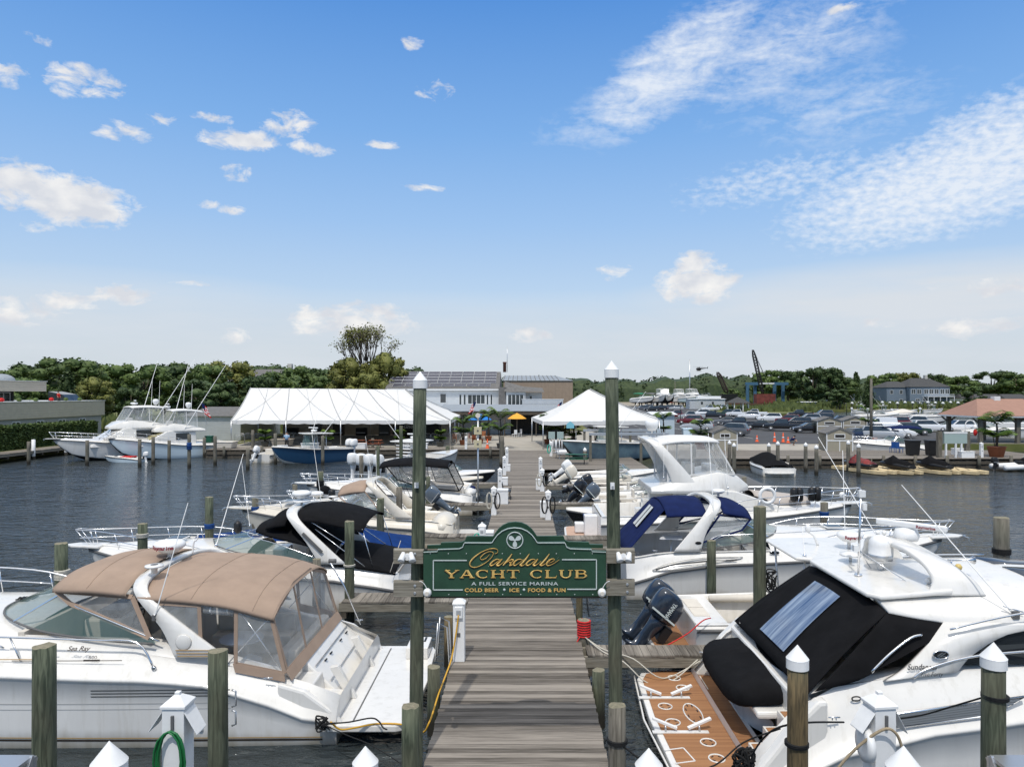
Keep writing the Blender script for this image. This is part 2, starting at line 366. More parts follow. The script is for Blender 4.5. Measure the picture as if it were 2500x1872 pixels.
m_gel=mat('gelcoat',(.74,.72,.68),.22,var=.045,vs=1.3,coat=.35,det=6)
def scum(m):
 N=m.node_tree.nodes;L=m.node_tree.links;b=N['Principled BSDF'];src=b.inputs['Base Color'].links[0].from_socket;g=N.new('ShaderNodeNewGeometry');s=N.new('ShaderNodeSeparateXYZ');L.new(g.outputs['Position'],s.inputs[0])
 mp=N.new('ShaderNodeMapping');mp.inputs['Scale'].default_value=(2.2,2.2,.25);L.new(g.outputs['Position'],mp.inputs[0]);n=N.new('ShaderNodeTexNoise');n.inputs['Scale'].default_value=1.5;n.inputs['Detail'].default_value=6;L.new(mp.outputs[0],n.inputs[0])
 a=N.new('ShaderNodeMath');a.operation='MULTIPLY_ADD';a.inputs[1].default_value=.55;L.new(n.outputs[0],a.inputs[0]);a.inputs[2].default_value=-.10;r=N.new('ShaderNodeMath');r.operation='SUBTRACT';L.new(a.outputs[0],r.inputs[0]);L.new(s.outputs[2],r.inputs[1])
 k=N.new('ShaderNodeMapRange');k.inputs[1].default_value=-.15;k.inputs[2].default_value=.25;k.inputs[4].default_value=.75;L.new(r.outputs[0],k.inputs[0]);x=N.new('ShaderNodeMix');x.data_type='RGBA';L.new(k.outputs[0],x.inputs[0]);L.new(src,x.inputs[6]);x.inputs[7].default_value=(.30,.24,.13,1);L.new(x.outputs[2],b.inputs['Base Color'])
 sp=N.new('ShaderNodeTexNoise');sp.inputs['Scale'].default_value=1.1;sp.inputs['Detail'].default_value=8;sp.inputs['Roughness'].default_value=.7;m2=N.new('ShaderNodeMapping');m2 .inputs['Scale'].default_value=(5,5,.5);L.new(g.outputs['Position'],m2 .inputs[0]);L.new(m2 .outputs[0],sp.inputs[0]);q=N.new('ShaderNodeMapRange');q.inputs[1].default_value=.52;q.inputs[2].default_value=.78;q.inputs[4].default_value=.45;L.new(sp.outputs[0],q.inputs[0]);y=N.new('ShaderNodeMix');y.data_type='RGBA';L.new(q.outputs[0],y.inputs[0]);L.new(x.outputs[2],y.inputs[6]);y.inputs[7].default_value=(.42,.39,.32,1);L.new(y.outputs[2],b.inputs['Base Color'])
m_gelc=mat('cream_gelcoat',(.66,.61,.52),.3,var=.06,vs=1.6,coat=.2)
m_gelg=mat('grey_gelcoat',(.68,.67,.645),.3,var=.08,vs=1.1,coat=.2,st=(1,1,.3),det=6)
scum(m_gelc);scum(m_gelg);scum(m_gel)
m_steel=mat('stainless',(.75,.76,.78),.22,metal=1.)
m_alu=mat('dull_aluminium',(.55,.56,.57),.38,metal=.8)
m_rub=mat('grey_rubber',(.12,.12,.12),.6)
m_blk=mat('black_plastic',(.012,.012,.013),.45)
m_rope=mat('white_rope',(.52,.49,.42),.9,var=.2,vs=40)
m_ropek=mat('black_rope',(.012,.012,.012),.9)
m_ropeb=mat('blue_rope',(.01,.06,.22),.8)
m_red=mat('red_rope',(.55,.015,.015),.7)
m_yel=mat('yellow_cord',(.62,.34,.03),.5)
m_glass=mat('green_boat_glass',(.12,.20,.18),.06,alpha=.42,spec=.8)
m_dglass=mat('dark_glass',(.012,.015,.018),.05,spec=.8)
m_vinyl=mat('clear_vinyl',(.60,.62,.62),.12,alpha=.30,var=.25,vs=5,bump=.25,bs=6)
m_tan=mat('tan_canvas',(.33,.24,.18),.9,var=.09,vs=2.2,bump=.35,bs=5)
m_bcan=mat('black_canvas',(.008,.008,.009),.9,spec=.12,var=.25,vs=3,bump=.5,bs=3.5)
m_navy=mat('navy_canvas',(.008,.016,.07),.9,spec=.15,var=.2,vs=3,bump=.4,bs=4)
m_royal=mat('royal_blue_canvas',(.006,.032,.14),.9,spec=.15,var=.2,vs=3,bump=.4,bs=4)
m_wcan=mat('white_canvas',(.66,.655,.64),.8,var=.05,vs=3,bump=.35,bs=4)
m_teak=wood_mat('teak_mat',1,.055,(.25,.115,.048),(.33,.16,.068),0)
m_seat=mat('cream_vinyl',(.66,.61,.53),.5,var=.06)
m_dk=mat('dark_interior',(.03,.028,.026),.8)
m_bot=mat('dark_antifouling',(.02,.022,.026),.7)
m_gold=mat('gold_leaf',(.78,.52,.17),.35,metal=.3,var=.22,vs=14)
m_sgreen=mat('sign_green',(.024,.066,.038),.38,var=.22,vs=3.5,det=7)
m_sgrey=mat('sign_pale',(.55,.60,.58),.5)
# -------------- water and land
def water_mat():
 m=bpy.data.materials.new('harbour_water');m.use_nodes=True;N=m.node_tree.nodes;L=m.node_tree.links;b=N['Principled BSDF']
 b.inputs['Base Color'].default_value=(.032,.040,.043,1);b.inputs['Roughness'].default_value=.05;b.inputs['IOR'].default_value=1.38
 tc=N.new('ShaderNodeTexCoord');prev=None
 for sc,st,dist,rot in((1.3,(1,2.2,1),.20,.3),(4.2,(1,1.9,1),.05,-.25),(.28,(1,1.6,1),.38,.1)):
  mp=N.new('ShaderNodeMapping');mp.inputs['Scale'].default_value=st;mp.inputs['Rotation'].default_value=(0,0,rot);L.new(tc.outputs['Object'],mp.inputs[0])
  n=N.new('ShaderNodeTexNoise');n.inputs['Scale'].default_value=sc;n.inputs['Detail'].default_value=3;n.inputs['Roughness'].default_value=.5;n.inputs['Distortion'].default_value=.6;L.new(mp.outputs[0],n.inputs[0])
  bp=N.new('ShaderNodeBump');bp.inputs['Strength'].default_value=1;bp.inputs['Distance'].default_value=dist;L.new(n.outputs[0],bp.inputs['Height'])
  if prev:L.new(prev,bp.inputs['Normal'])
  prev=bp.outputs[0]
 L.new(prev,b.inputs['Normal']);return m
w=MB();w.poly([(-1500,-60,0),(1500,-60,0),(1500,900,0),(-1500,900,0)],water_mat());struct(w.build('water'))
m_grass=mat('rough_grass',(.075,.095,.022),.95,col2=(.17,.165,.05),vs=.25,det=9,bump=.6,bs=3)
m_conc=mat('concrete',(.36,.33,.28),.9,var=.13,vs=.5,det=8)
m_sand=mat('sandy_paving',(.30,.26,.20),.95,var=.15,vs=.7,det=8)
m_asph=mat('asphalt',(.065,.065,.068),.9,var=.16,vs=.3,det=8)
m_mark=mat('road_paint',(.6,.6,.58),.8,var=.15,vs=3)
def slab(name,pts,m,z=DK,t=1.6):
 b=MB();b.poly([(x,y,z) for x,y in pts],m,(0,0,-t));return struct(b.build(name))
slab('ground',[(-1500,50),(-50.5,50),(-50.5,80),(-32,80.5),(-32,75.2),(-1.9,75.2),(-1.9,71),(9.5,71),(9.5,73),(13,73),(13,71.2),(33,71.2),(33,80),(62,80),(62,178),(62,198),(85,211),(100,255),(600,260),(600,2000),(-1500,2000)],m_grass,DK-.02)
def sheet(name,pts,m,k=1):
 b=MB();b.poly([(x,y,DK-.02+.006*k) for x,y in pts],m);return struct(b.build(name))
sheet('concrete_patio',[(-31.9,75.3),(-1.8,75.3),(-1.8,71.1),(9.4,71.1),(9.4,73.1),(13.1,73.1),(13.1,71.3),(32.9,71.3),(32.9,80),(14,80.5),(12,108),(-32,112)],m_conc,1)
sheet('asphalt_parking',[(14,80),(61.5,80.5),(61.5,178),(58,205),(62,240),(70,330),(20,330),(14,300),(10,110)],m_asph,2)
sheet('gravel_yard',[(20,331),(70,331),(110,420),(130,480),(0,480),(0,331)],m_sand,1)
mk=MB()
for i in range(9):
 y=92+i*11
 for x in range(0,5):
  mk.box((17+x*2.9+i*.8,y,DK+.0),(.1,4.6,.004),m_mark)
struct(mk.build('parking_markings'))
def deck(name,label,x0,x1,y0,y1,axis,fasc=(1,1,1,1),cat='pier',group=None,z=DK,piles=True):
 """planked pier: boards, side beams, cross bearers"""
 t=thing(name,label,cat,((x0+x1)/2,y0,0),0,group);b=MB();rr=random.Random(int(x0*31+y0*7))
 m=m_deckY if axis=='Y' else m_deckX;p=.145 if axis=='Y' else .17
 i=math.ceil((y0 if axis=='Y' else x0)/p);e=y1 if axis=='Y' else x1
 while i*p+p<=e:
  j=rr.uniform(-.012,.012);dz=rr.uniform(-.003,.003)
  if axis=='Y':b.b2((x0+j,i*p+.004,z-.04+dz),(x1+j,i*p+p-.004,z+dz),m)
  else:b.b2((i*p+.004,y0+j,z-.04+dz),(i*p+p-.004,y1+j,z+dz),m)
  i+=1
 b.build('planks',t)
 s=MB();q=.05
 if axis=='Y':
  for x in(x0+.06,(x0+x1)/2,x1-.06):s.b2((x-.04,y0,z-.29),(x+.04,y1,z-.043),m_beam)
  n=int((y1-y0)/2.4)
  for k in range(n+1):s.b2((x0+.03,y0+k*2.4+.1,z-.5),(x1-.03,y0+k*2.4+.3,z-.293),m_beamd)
 else:
  for y in(y0+.05,y1-.05):s.b2((x0,y-.04,z-.27),(x1,y+.04,z-.043),m_beam)
  n=max(1,int((x1-x0)/2.2))
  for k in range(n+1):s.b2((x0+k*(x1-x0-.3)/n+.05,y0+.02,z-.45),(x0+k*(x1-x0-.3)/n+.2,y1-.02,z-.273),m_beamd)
 s.build('beams',t)
 return rebase(t)
deck('pier','long grey planked pier running from under the hanging green sign to the shore',-1.52,1.28,-2,71.1,'Y')
FG='narrow finger piers between the berths'
for lab,x0,x1,y0,y1 in[('short finger pier left of the green sign, behind the tan topped boat',-5.0,-1.53,19.3,20.2),('finger pier left of the main pier behind the blue covered boat',-5.2,-1.53,28.1,28.8),('finger pier left of the main pier beside the white storage box',-5.2,-1.53,36.1,36.9),('farthest finger pier on the left of the main pier',-6.2,-1.53,44.6,45.4),('finger pier on the right between the dark twin outboards and the tan swim platform',1.29,6.4,15.36,16.0),('finger pier on the right behind the navy topped cruiser',1.29,5.4,27.6,28.4),('finger pier on the right in front of the grey tilted outboard',1.29,5.4,36.4,37.1),('finger pier on the right in front of the white tilted outboard',1.29,6.4,43.8,44.6)]:
 deck('finger_pier',lab,x0,x1,y0,y1,'X',group=FG)
deck('pier_platform','wide grey wooden platform with picnic tables right of the main pier',1.29,9.4,53.2,71.0,'Y')
deck('boardwalk','weathered boardwalk along the right hand quay behind the covered jet skis',13.1,47,62,71.2,'Y')
deck('boardwalk','weathered boardwalk in front of the long white tent',-32,-1.9,71.8,75.2,'Y')
deck('boardwalk','narrow weathered boardwalk along the clipped hedge on the left',-50.4,-48.2,50,80,'Y')
deck('boardwalk','narrow boardwalk at the stern of the moored sportfishing boats',-48.1,-32.1,79.2,80.4,'Y')
deck('cross_pier','pier crossing in front of the green sign at the foot of the white capped pilings',-13,13,5.4,8.1,'Y',z=DK-.02) if False else None
def bulk(lab,p,q,h=.7):
 p=Vector(p);q=Vector(q);b=MB();n=int((q-p).length/.28);d=(q-p).normalized();nn=Vector((-d.y,d.x,0))
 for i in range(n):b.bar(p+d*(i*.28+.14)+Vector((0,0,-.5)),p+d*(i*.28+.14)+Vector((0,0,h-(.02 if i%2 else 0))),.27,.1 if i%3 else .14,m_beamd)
 b.bar(p+Vector((0,0,.45)),q+Vector((0,0,.45)),.16,.2,m_beam)
 tag(b.build('bulkhead'),lab,'bulkhead')
bulk('timber bulkhead under the right hand boardwalk',(13.1,62.25,0),(47,62.25,0))
bulk('timber bulkhead under the boardwalk before the white tent',(-32,72.05,0),(-1.9,72.05,0))
# -------------- pilings
def piling(lab,x,y,top,d=.27,m=None,cap=None,tx=0.,ty=0.,bottom=-.8,name='piling',group=None):
 m=m or m_pile;rr=random.Random(int(x*100)+int(y*13));b=MB();n=14;rows=[]
 h=top-bottom;k=max(4,int(h/.5));ph=rr.uniform(0,6)
 for i in range(k+1):
  t=i/k;z=t*h;row=[]
  for j in range(n):
   a=2*PI*j/n;r=d/2*(1.05-.09*t)*(1+.025*math.sin(3*a+ph)+.012*math.sin(7*a+2*t*ph))
   row.append((tx*t+r*math.cos(a),ty*t+r*math.sin(a),z+(rr.uniform(-.012,.012) if i==k else 0)))
  rows.append(row)
 b.loft(rows,m,closed=True)
 tp=rows[-1];b.add(tp+[(tx,ty,h+.012)],[(j,(j+1)%n,n) for j in range(n)],MATS['cut_wood'])
 o=b.build(name);tag(o,lab,'piling',group,loc=(x,y,bottom))
 if cap:
  c=MB();r=d/2*1.09*.98
  c.lathe([(r,-.09),(r,.03)],(tx,ty,h),m_white,28,smooth=False);c.lathe([(r*1.02,.031),(0.004,.03+r*1.25)],(tx,ty,h),m_white,28,smooth=False)
  c.build('cap',o)
 return o
mat('cut_wood',(.16,.15,.10),.9,col2=(.27,.24,.17),vs=22,bump=.4,bs=60)
m_capk=m_white
piling('left sign post, a tall green piling with a white cone cap',-1.66,10.84,6.62,.205,cap=1,tx=.085)
piling('right sign post, a tall green piling with a white cone cap',1.42,10.84,6.78,.205,cap=1,tx=-.10)
piling('short green piling at the left edge of the pier in front of the sign post',-1.58,9.95,2.12,.25,bottom=-.5)
piling('short grey piling with black rope at the right pier edge before the sign post',1.29,9.95,2.13,.25,m=m_pileg)
piling('dark stub piling on the left of the pier just behind the sign post',-1.72,13.6,1.28,.25)
piling('dark stub piling on the right of the pier just behind the sign post',1.44,13.9,1.10,.25)
piling('brown stub piling beside the orange cord on the left of the pier',-1.80,17.0,1.17,.21,m=m_pileb)
piling('stub piling wrapped in red rope at the right edge of the pier',1.36,16.35,1.30,.28,m=m_pileg)
piling('thin piling behind the red wrapped stub',1.40,18.2,1.9,.17,m=m_pileb)
piling('thick green piling in front of the tan topped cruiser, nearest the left edge',-6.16,9.2,3.22,.28)
piling('green piling with a door handle in front of the tan topped cruiser',-3.95,9.25,3.14,.25)
piling('white capped piling rising at the bottom left, left of the hose pedestal',-3.88,6.7,2.98,.295,cap=1)
piling('white capped piling rising at the bottom between boat and pier',-1.94,8.75,1.93,.29,cap=1)
piling('white capped piling rising beside the tan swim platform',1.39,8.0,2.28,.285,cap=1)
piling('white capped piling rising at the bottom right',3.44,6.5,3.04,.285,cap=1)
piling('green piling with brown streaks and white cap before the black cockpit cover',3.43,9.0,3.10,.255,m=m_pileb,cap=1)
piling('green piling with white cap and black rope at the right edge of the photo',5.67,8.66,3.24,.27,cap=1)
PG='mooring pilings standing in the water'
for lab,px,ytop,Y,d,m in[('mossy piling wrapped with white rope beyond the tan topped cruiser',150,1326,17.6,.30,0),('piling with a rope round it at the bow of the black topped boat',348,1278,20.6,.27,0),('piling tied with blue rope behind the black topped boat',511,1213,24.2,.27,0),('piling with a blue band by the bow of the radar dome cruiser',623,1216,31,.27,2),('green piling left of the end of the nearest left finger pier',853,1272,19.7,.27,0),('piling seen between the clear curtains of the tan topped cruiser',773,1364,20.9,.24,2),('green piling behind the black bimini top',929,1216,27.3,.29,0),('pale piling in front of the cream arch',975,1189,30.3,.27,2),('piling right of the tall left sign post, far behind it',1045,1163,36.6,.23,0),('piling at the left end of the cream arched boat',720,1183,37.5,.26,2),('fat piling with a black band at the black hulled bow',782,1151,38.5,.33,0),('piling in front of the white quad outboards',882,1112,46,.27,2),('tall thin green piling among the white outboards',923,1088,44,.22,0),('green piling beside the tower boat',979,1040,52,.26,0),('tall green piling between the finger pier and the navy topped cruiser',1855,1236,15.9,.28,0),('piling with a split white side in front of the navy topped cruiser',1737,1319,21.8,.28,0),('thick piling standing clear in the water at the right',2445,1263,17.2,.35,2),('piling tied with blue rope by the bow of the big cruiser',2012,1226,28.5,.30,2),('piling behind the black fenders of the flybridge boat',1817,1164,39.5,.26,2),('piling standing at the end of the left rear finger pier',1093,1088,62,.38,0),('tall square looking piling at the pier end left of the walkway',1225,1064,62.5,.42,2)]:
 v=at(px,ytop,Y);piling(lab,v.x,v.y,v.z,d,[m_pile,m_pileb,m_pileg][m],group=PG)
FAR=[(70,1078,1134,'in front of the low left dock'),(213,1075,1136,'before the bow of the left sportfisher'),(341,1072,1140,'before the dinghy at the second sportfisher'),(374,1066,1134,'behind the little dinghy'),(413,1075,1128,'with a black fender by the second sportfisher'),(462,1060,1143,'with a blue collar at the stern of the second sportfisher'),(499,1068,1116,'left of the small dock ramp'),(525,1064,1136,'right of the teal bin'),(605,1095,1147,'alone in front of the tent corner'),(617,1050,1113,'tall beside the black scooter'),(672,1058,1133,'beside the stern of the small white boat'),(707,1056,1098,'behind the navy hulled boat'),(788,1064,1135,'before the navy hulled boat'),(910,1070,1112,'beside the picnic tables by the tent'),(1781,1081,1143,'left of a pair by the first little shed'),(1792,1087,1158,'right of a pair by the first little shed'),(1877,1087,1147,'left of the black covered motorboat'),(1899,1083,1158,'at the left side of the black covered motorboat'),(1967,1086,1152,'at the right side of the black covered motorboat'),(1993,1092,1160,'right of the black covered motorboat with dark bands'),(2071,1081,1150,'left of the red jet ski'),(2096,1089,1163,'in front of the red jet ski'),(1695,1085,1140,'by the outer corner of the right hand quay'),(1428,1098,1145,'white capped at the lift boat platform')]
for px,yt,yb,lab in FAR:
 Y=F*H/(yb-VY);v=at(px,yt,Y);piling('grey mooring piling '+lab,v.x,v.y,v.z,.30,m_pileg,cap=(1 if px>1700 or px==1428 else None),group=PG)
for i,(px,yt) in enumerate([(15,1077),(50,1073),(85,1069),(120,1065),(149,1062),(180,1059)]):
 Y=66+i*4.6;v=at(px,yt,Y);b=MB();b.lathe([(.17,0),(.17,v.z+.6),(.0,v.z+.62)],(0,0,0),m_white,12);b.lathe([(.171,0),(.172,.9)],(0,0,0),m_pileg,12)
 tag(b.build('dock_post'),'%s white sleeved post on the hedge boardwalk'%['nearest','second nearest','third','fourth','fifth','farthest'][i],'post','white sleeved posts along the hedge',(-48.6+.25*i,v.y,-.6))
for i in range(11):
 x=14.5+i*2.75;piling('short fender post against the right hand boardwalk, %s'%['beside the first shed','left of the covered motorboat','behind the covered motorboat','below the second shed','left of the red jet ski','behind the red jet ski','left of the first covered jet ski','between the covered jet skis','right of the covered jet skis','below the service panel','left of the flower pot'][i],x,61.85,1.12,.28,m_pileg,group='short posts of the right quay')
for i in range(8):
 x=-30+i*3.8;piling('short fender post against the tent boardwalk, %s'%['by the tent corner','by the scooter','by the railing','behind the small white boat','behind the navy hulled boat','by the picnic tables','by the tower boat','by the cooler box'][i],x,71.6,1.2,.26,m_pileg,group='short posts of the tent quay')
# -------------- the hanging sign
def P6(x,y,Y=10.58):return at(950+x/3.687,1250+y/3.687,Y)
def sign():
 t=thing('hanging_sign','carved dark green sign with gold lettering hung between the two tall pilings','sign',(-.1,10.8,3.2))
 half=[(0,135),(-60,142),(-112,165),(-155,200),(-185,240),(-202,268),(-215,271),(-450,270),(-458,282),(-468,310),(-500,324),(-690,330),(-697,350),(-822,355)]
 cx=1130
 out=[(cx+x,y) for x,y in half]+[(308,760)]+[(1955,757)]+[(cx-x,y-6*(-x/822)) for x,y in reversed(half[1:])]
 b=MB();b.poly([P6(*p) for p in out],m_sgreen,(0,.045,0));b.build('front_panel',t,bev=.006)
 top=[(cx-x,y) for x,y in half];top=[(cx+x,y) for x,y in reversed(half)]+top[1:]
 mo=MB();mo.tube([P6(x,y+5,10.565) for x,y in top],.006,m_sgrey,5);
 mo.build('edge_moulding',t)
 bk=MB();bk.poly([P6(*p)+Vector((0,.40,.01)) for p in out],m_sgreen,(0,.045,0));bk.build('rear_panel',t,bev=.006)
 sp=MB()
 for x in(360,1905):sp.b2(P6(x,420,10.63)-Vector((.04,0,.3)),P6(x,360,10.975)+Vector((.04,0,0)),m_beam)
 sp.b2(P6(330,370,10.63),P6(1935,352,10.66),m_beamd);sp.b2(P6(330,740,10.63),P6(1935,715,10.97),m_beamd)
 sp.build('inner_frame',t)
 ln=MB();Yl=10.572
 def line(a,c):ln.bar(P6(*a,Yl),P6(*c,Yl),.014,.010,m_sgrey,up=(0,1,0))
 for a,c in[((398,433),(700,433)),((398,433),(398,698)),((398,698),(664,698)),((1556,426),(1866,426)),((1866,426),(1866,692)),((1866,692),(1604,692))]:line(a,c)
 ln.build('border_line',t)
 em=MB();c0=P6(1132,252,10.573);ring=[c0+Vector((math.cos(2*PI*i/40)*.118,0,math.sin(2*PI*i/40)*.118)) for i in range(40)]
 em.tube(ring,.009,m_sgrey,5,closed=True)
 for k in range(3):
  a=R(-90+120*k);u=Vector((math.cos(a),0,math.sin(a)));w_=Vector((-u.z,0,u.x))
  pts=[c0+u*(.055+.046*math.cos(q))+w_*(.032*math.sin(q)*(1+.3*math.cos(q))) for q in[2*PI*i/18 for i in range(18)]]
  em.poly(pts,m_sgrey,(0,-.006,0))
 em.lathe([(.017,0),(.017,.008)],c0+Vector((0,-.008,0)),m_sgrey,12,axis='Y');em.build('propeller_emblem',t)
 S=[([(690,190),(745,165),(755,120),(720,85),(640,75),(540,95),(400,155),(270,245),(180,335),(150,400),(160,450),(220,480),(300,475),(400,435),(510,370),(600,290),(650,220),(655,170),(620,145),(560,145),(480,180),(410,235),(380,280),(400,315),(450,310),(520,270),(575,200)],[6,8,9,10,12,12,14,20,24,22,16,14,12,12,10,9,9,10,10,10,12,14,12,10,10,9,6]),([(790,310),(720,310),(640,360),(590,420),(610,445),(670,420),(760,350),(820,310)],[8,14,22,26,20,12,8,8]),([(850,300),(790,370),(730,430),(770,445),(830,410),(900,350)],[12,22,26,20,8,6]),([(1065,190),(1000,280),(930,370),(870,440)],[12,26,28,22]),([(900,410),(980,350),(1040,315),(1090,325),(1060,365),(1000,375),(1040,400),(1010,440),(1060,430),(1130,380)],[6,8,14,22,12,10,20,20,10,6]),([(1270,310),(1200,310),(1130,350),(1090,410),(1110,440),(1170,420),(1260,350),(1310,310)],[8,14,22,26,20,12,8,8]),([(1440,190),(1370,290),(1290,380),(1240,435),(1290,445),(1360,400)],[12,26,28,26,12,6]),([(1560,310),(1490,310),(1420,350),(1370,410),(1395,440),(1460,415),(1540,350),(1590,310)],[8,14,22,26,20,12,8,8]),([(1625,300),(1570,370),(1520,430),(1560,442),(1620,410),(1690,350)],[12,22,26,20,8,6]),([(1870,190),(1800,290),(1720,380),(1670,430),(1710,442),(1790,400),(1850,350)],[12,24,26,24,14,8,6]),([(1850,390),(1930,360),(1980,320),(1950,298),(1880,320),(1820,380),(1810,430),(1870,440),(1960,400),(2030,355),(2085,315)],[6,8,10,12,18,24,20,12,10,8,5])]
 def script(mb,m,dx,dy,Y,grow):
  for pts,ws in S:
   Q=catm([(x,y,wd) for(x,y),wd in zip(pts,ws)],5)
   row=[]
   for i,q in enumerate(Q):
    d=(Q[min(i+1,len(Q)-1)]-Q[max(i-1,0)]);d.z=0;d=d.normalized() if d.length else Vector((1,0,0));n=Vector((-d.y,d.x,0))
    hw=max(q.z*.62+grow,3)
    def W_(s_,YY):return at(1130+(q.x+n.x*hw*s_+dx)/8.848,1330+(q.y+n.y*hw*s_+dy)/8.848,YY)
    row.append([W_(-1,Y),W_(0,Y-(.008 if grow==0 else .001)),W_(1,Y)])
   mb.loft(row,m,smooth=False)
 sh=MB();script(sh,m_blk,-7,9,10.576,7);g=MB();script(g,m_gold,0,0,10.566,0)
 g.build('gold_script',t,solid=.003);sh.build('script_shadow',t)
 LT={'Y':(118,[(0,100,52,48,22),(118,100,62,48,12),(57,50,57,0,24)],[(0,100,44),(90,100,130),(32,0,84)]),'A':(125,[(8,0,58,100,12),(62,100,108,0,24),(30,34,88,34,10)],[(-6,0,32),(82,0,132)]),'H':(128,[(22,0,22,100,24),(106,0,106,100,24),(22,50,106,50,10)],[(0,0,46),(0,100,46),(84,0,130),(84,100,130)]),'T':(112,[(56,0,56,100,24),(0,96,112,96,9),(4,98,0,72,6),(108,98,112,72,6)],[(32,0,82)]),'L':(108,[(22,0,22,100,24),(10,4,104,4,9),(100,4,108,32,7)],[(0,100,46),(0,0,30)]),'U':(122,None,[(0,100,46),(84,100,128)]),'C':(112,None,[]),'B':(112,None,[(0,100,20),(0,0,20)]),' ':(60,[],[])}
 def arc(cx_,cy,rx,ry,a0,a1,w0,w1,n=14):
  return[(cx_+rx*math.cos(R(lerp(a0,a1,i/n))),cy+ry*math.sin(R(lerp(a0,a1,i/n))),lerp(w1,w0,abs(math.sin(R(lerp(a0,a1,i/n)))))) for i in range(n+1)]
 x0=505;SX=.975;SYs=.72;base=592
 def put(mb,m,Y,dx,dy,gr_):
  x=x0
  def T_(a,c,YY):return P6(x+a*SX+dx,base-c*SYs+dy,YY)
  def seg(pl):
   rows=[]
   for i,q in enumerate(pl):
    a=pl[max(i-1,0)];c=pl[min(i+1,len(pl)-1)];d=Vector((c[0]-a[0],(c[1]-a[1]),0)).normalized();n=Vector((-d.y,d.x,0));hw=q[2]/2+gr_
    rows.append([T_(q[0]-n.x*hw,q[1]-n.y*hw,Y),T_(q[0],q[1],Y-(.008 if not gr_ else 0)),T_(q[0]+n.x*hw,q[1]+n.y*hw,Y)])
   mb.loft(rows,m,smooth=False)
  for ch in 'YACHT CLUB':
   adv,st,se=LT[ch]
   for s_ in(st or[]):seg([(s_[0],s_[1],s_[4]),(s_[2],s_[3],s_[4])])
   if ch=='C':seg(arc(60,50,52,48,42,318,9,26,22));seg([(104,98,6),(102,68,6)])
   if ch=='U':seg([(22,100,24),(22,36,24)]+arc(62,38,40,34,180,360,12,18)+[(106,100,12)])
   if ch=='B':seg([(22,0,24),(22,100,24)]);seg([(20,97,8)]+arc(62,75,34,22,90,-90,8,22)+[(20,53,8)]);seg([(20,52,8)]+arc(68,28,36,25,90,-90,8,24)+[(20,3,8)])
   for a,c,e in se:
    cc=3.5 if c==0 else 96.5;seg([(a,cc,7),(e,cc,7)])
   x+=(adv+22)*SX
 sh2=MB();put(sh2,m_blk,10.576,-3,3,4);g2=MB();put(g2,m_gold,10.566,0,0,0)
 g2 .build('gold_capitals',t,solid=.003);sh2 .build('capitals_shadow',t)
 X=(1,0,0);U=(0,0,1)
 tx=MB();text(tx,'A FULL SERVICE MARINA',.052,P6(1131,656,10.574),X,U,m_sgrey,width=1.28,bold=.012,sp=1.12);tx.build('service_lettering',t)
 tg=MB();
 for s_,a,e in(('COLD BEER',680,988),('ICE',1083,1172),('FOOD & FUN',1250,1588)):text(tg,s_,.055,P6((a+e)/2,715,10.573),X,U,m_gold,width=(e-a)/3.687/165.4,bold=.035,sp=1.1)
 tg.build('gold_small_lettering',t)
 ts=MB()
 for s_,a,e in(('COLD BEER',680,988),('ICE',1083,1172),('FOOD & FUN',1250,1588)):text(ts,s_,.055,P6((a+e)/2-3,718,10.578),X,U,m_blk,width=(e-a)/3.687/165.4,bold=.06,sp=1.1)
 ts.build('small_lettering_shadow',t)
 dt=MB()
 for x in(1037,1214):dt.ball(P6(x,697,10.572),(.019,.008,.019),m_sgrey)
 dt.build('lettering_dots',t)
 bl=MB()
 for x in list(range(370,1900,162)):
  for y in(372,740):bl.ball(P6(x+(y%7),y,10.578),.008,m_sgrey,6,4)
 bl.build('screws',t)
 return rebase(t)
sign()
def plank(lab,a,c,y0,y1):
 b=MB();p=P6(*a,y0);q=P6(*c,y0);b.b2((p.x,y0,q.z),(q.x,y1,p.z),m_beam)
 for x in((a[0]+c[0])/2+60,):
  for dy in(.25,.75):b.lathe([(.022,-.012),(.022,0)],P6(x,lerp(a[1],c[1],dy),y0),m_alu,10,axis='Y')
 o=b.build('cross_plank',bev=.006);return tag(o,lab,'plank','planks bolted to the sign posts')
plank('upper front plank bolted to the left sign post behind two floodlights',(38,345),(306,465),10.60,10.72)
plank('lower front plank with a knot bolted to the left sign post',(38,628),(306,762),10.60,10.72)
plank('upper front plank bolted to the right sign post behind two floodlights',(1955,340),(2212,462),10.60,10.72)
plank('lower front plank bolted to the right sign post',(1955,615),(2212,752),10.60,10.72)
plank('upper rear plank behind the left sign post',(38,330),(660,455),10.97,11.03)
plank('lower rear plank behind the left sign post',(38,615),(306,745),10.97,11.03)
plank('upper rear plank behind the right sign post',(1600,325),(2212,450),10.97,11.03)
plank('lower rear plank behind the right sign post',(1955,605),(2212,735),10.97,11.03)
for lab,x,s_ in(('white twin floodlight on the left end of the sign',165,1),('white twin floodlight on the right end of the sign',2110,-1)):
 t=thing('floodlight',lab,'floodlight',tuple(P6(x,400,10.58)),0,'floodlights beside the sign')
 b=MB();b.lathe([(.05,-.03),(.05,.02)],(0,0,0),m_white,14,axis='Y');b.build('base',t)
 for k,(dx,ang) in enumerate(((-.07,-20),(.07,35))):
  h=MB();a=R(ang*s_);d=Vector((math.sin(a)*.4,-.6,-.65)).normalized();o=Vector((dx,-.05,.0))
  h.tube([Vector((0,-.01,0)),o],.012,m_white);h.tube([o+d*-.08,o+d*-.04,o+d*.06,o+d*.065],[.028,.036,.052,.045],m_white,12);h.build('lamp_head',t)
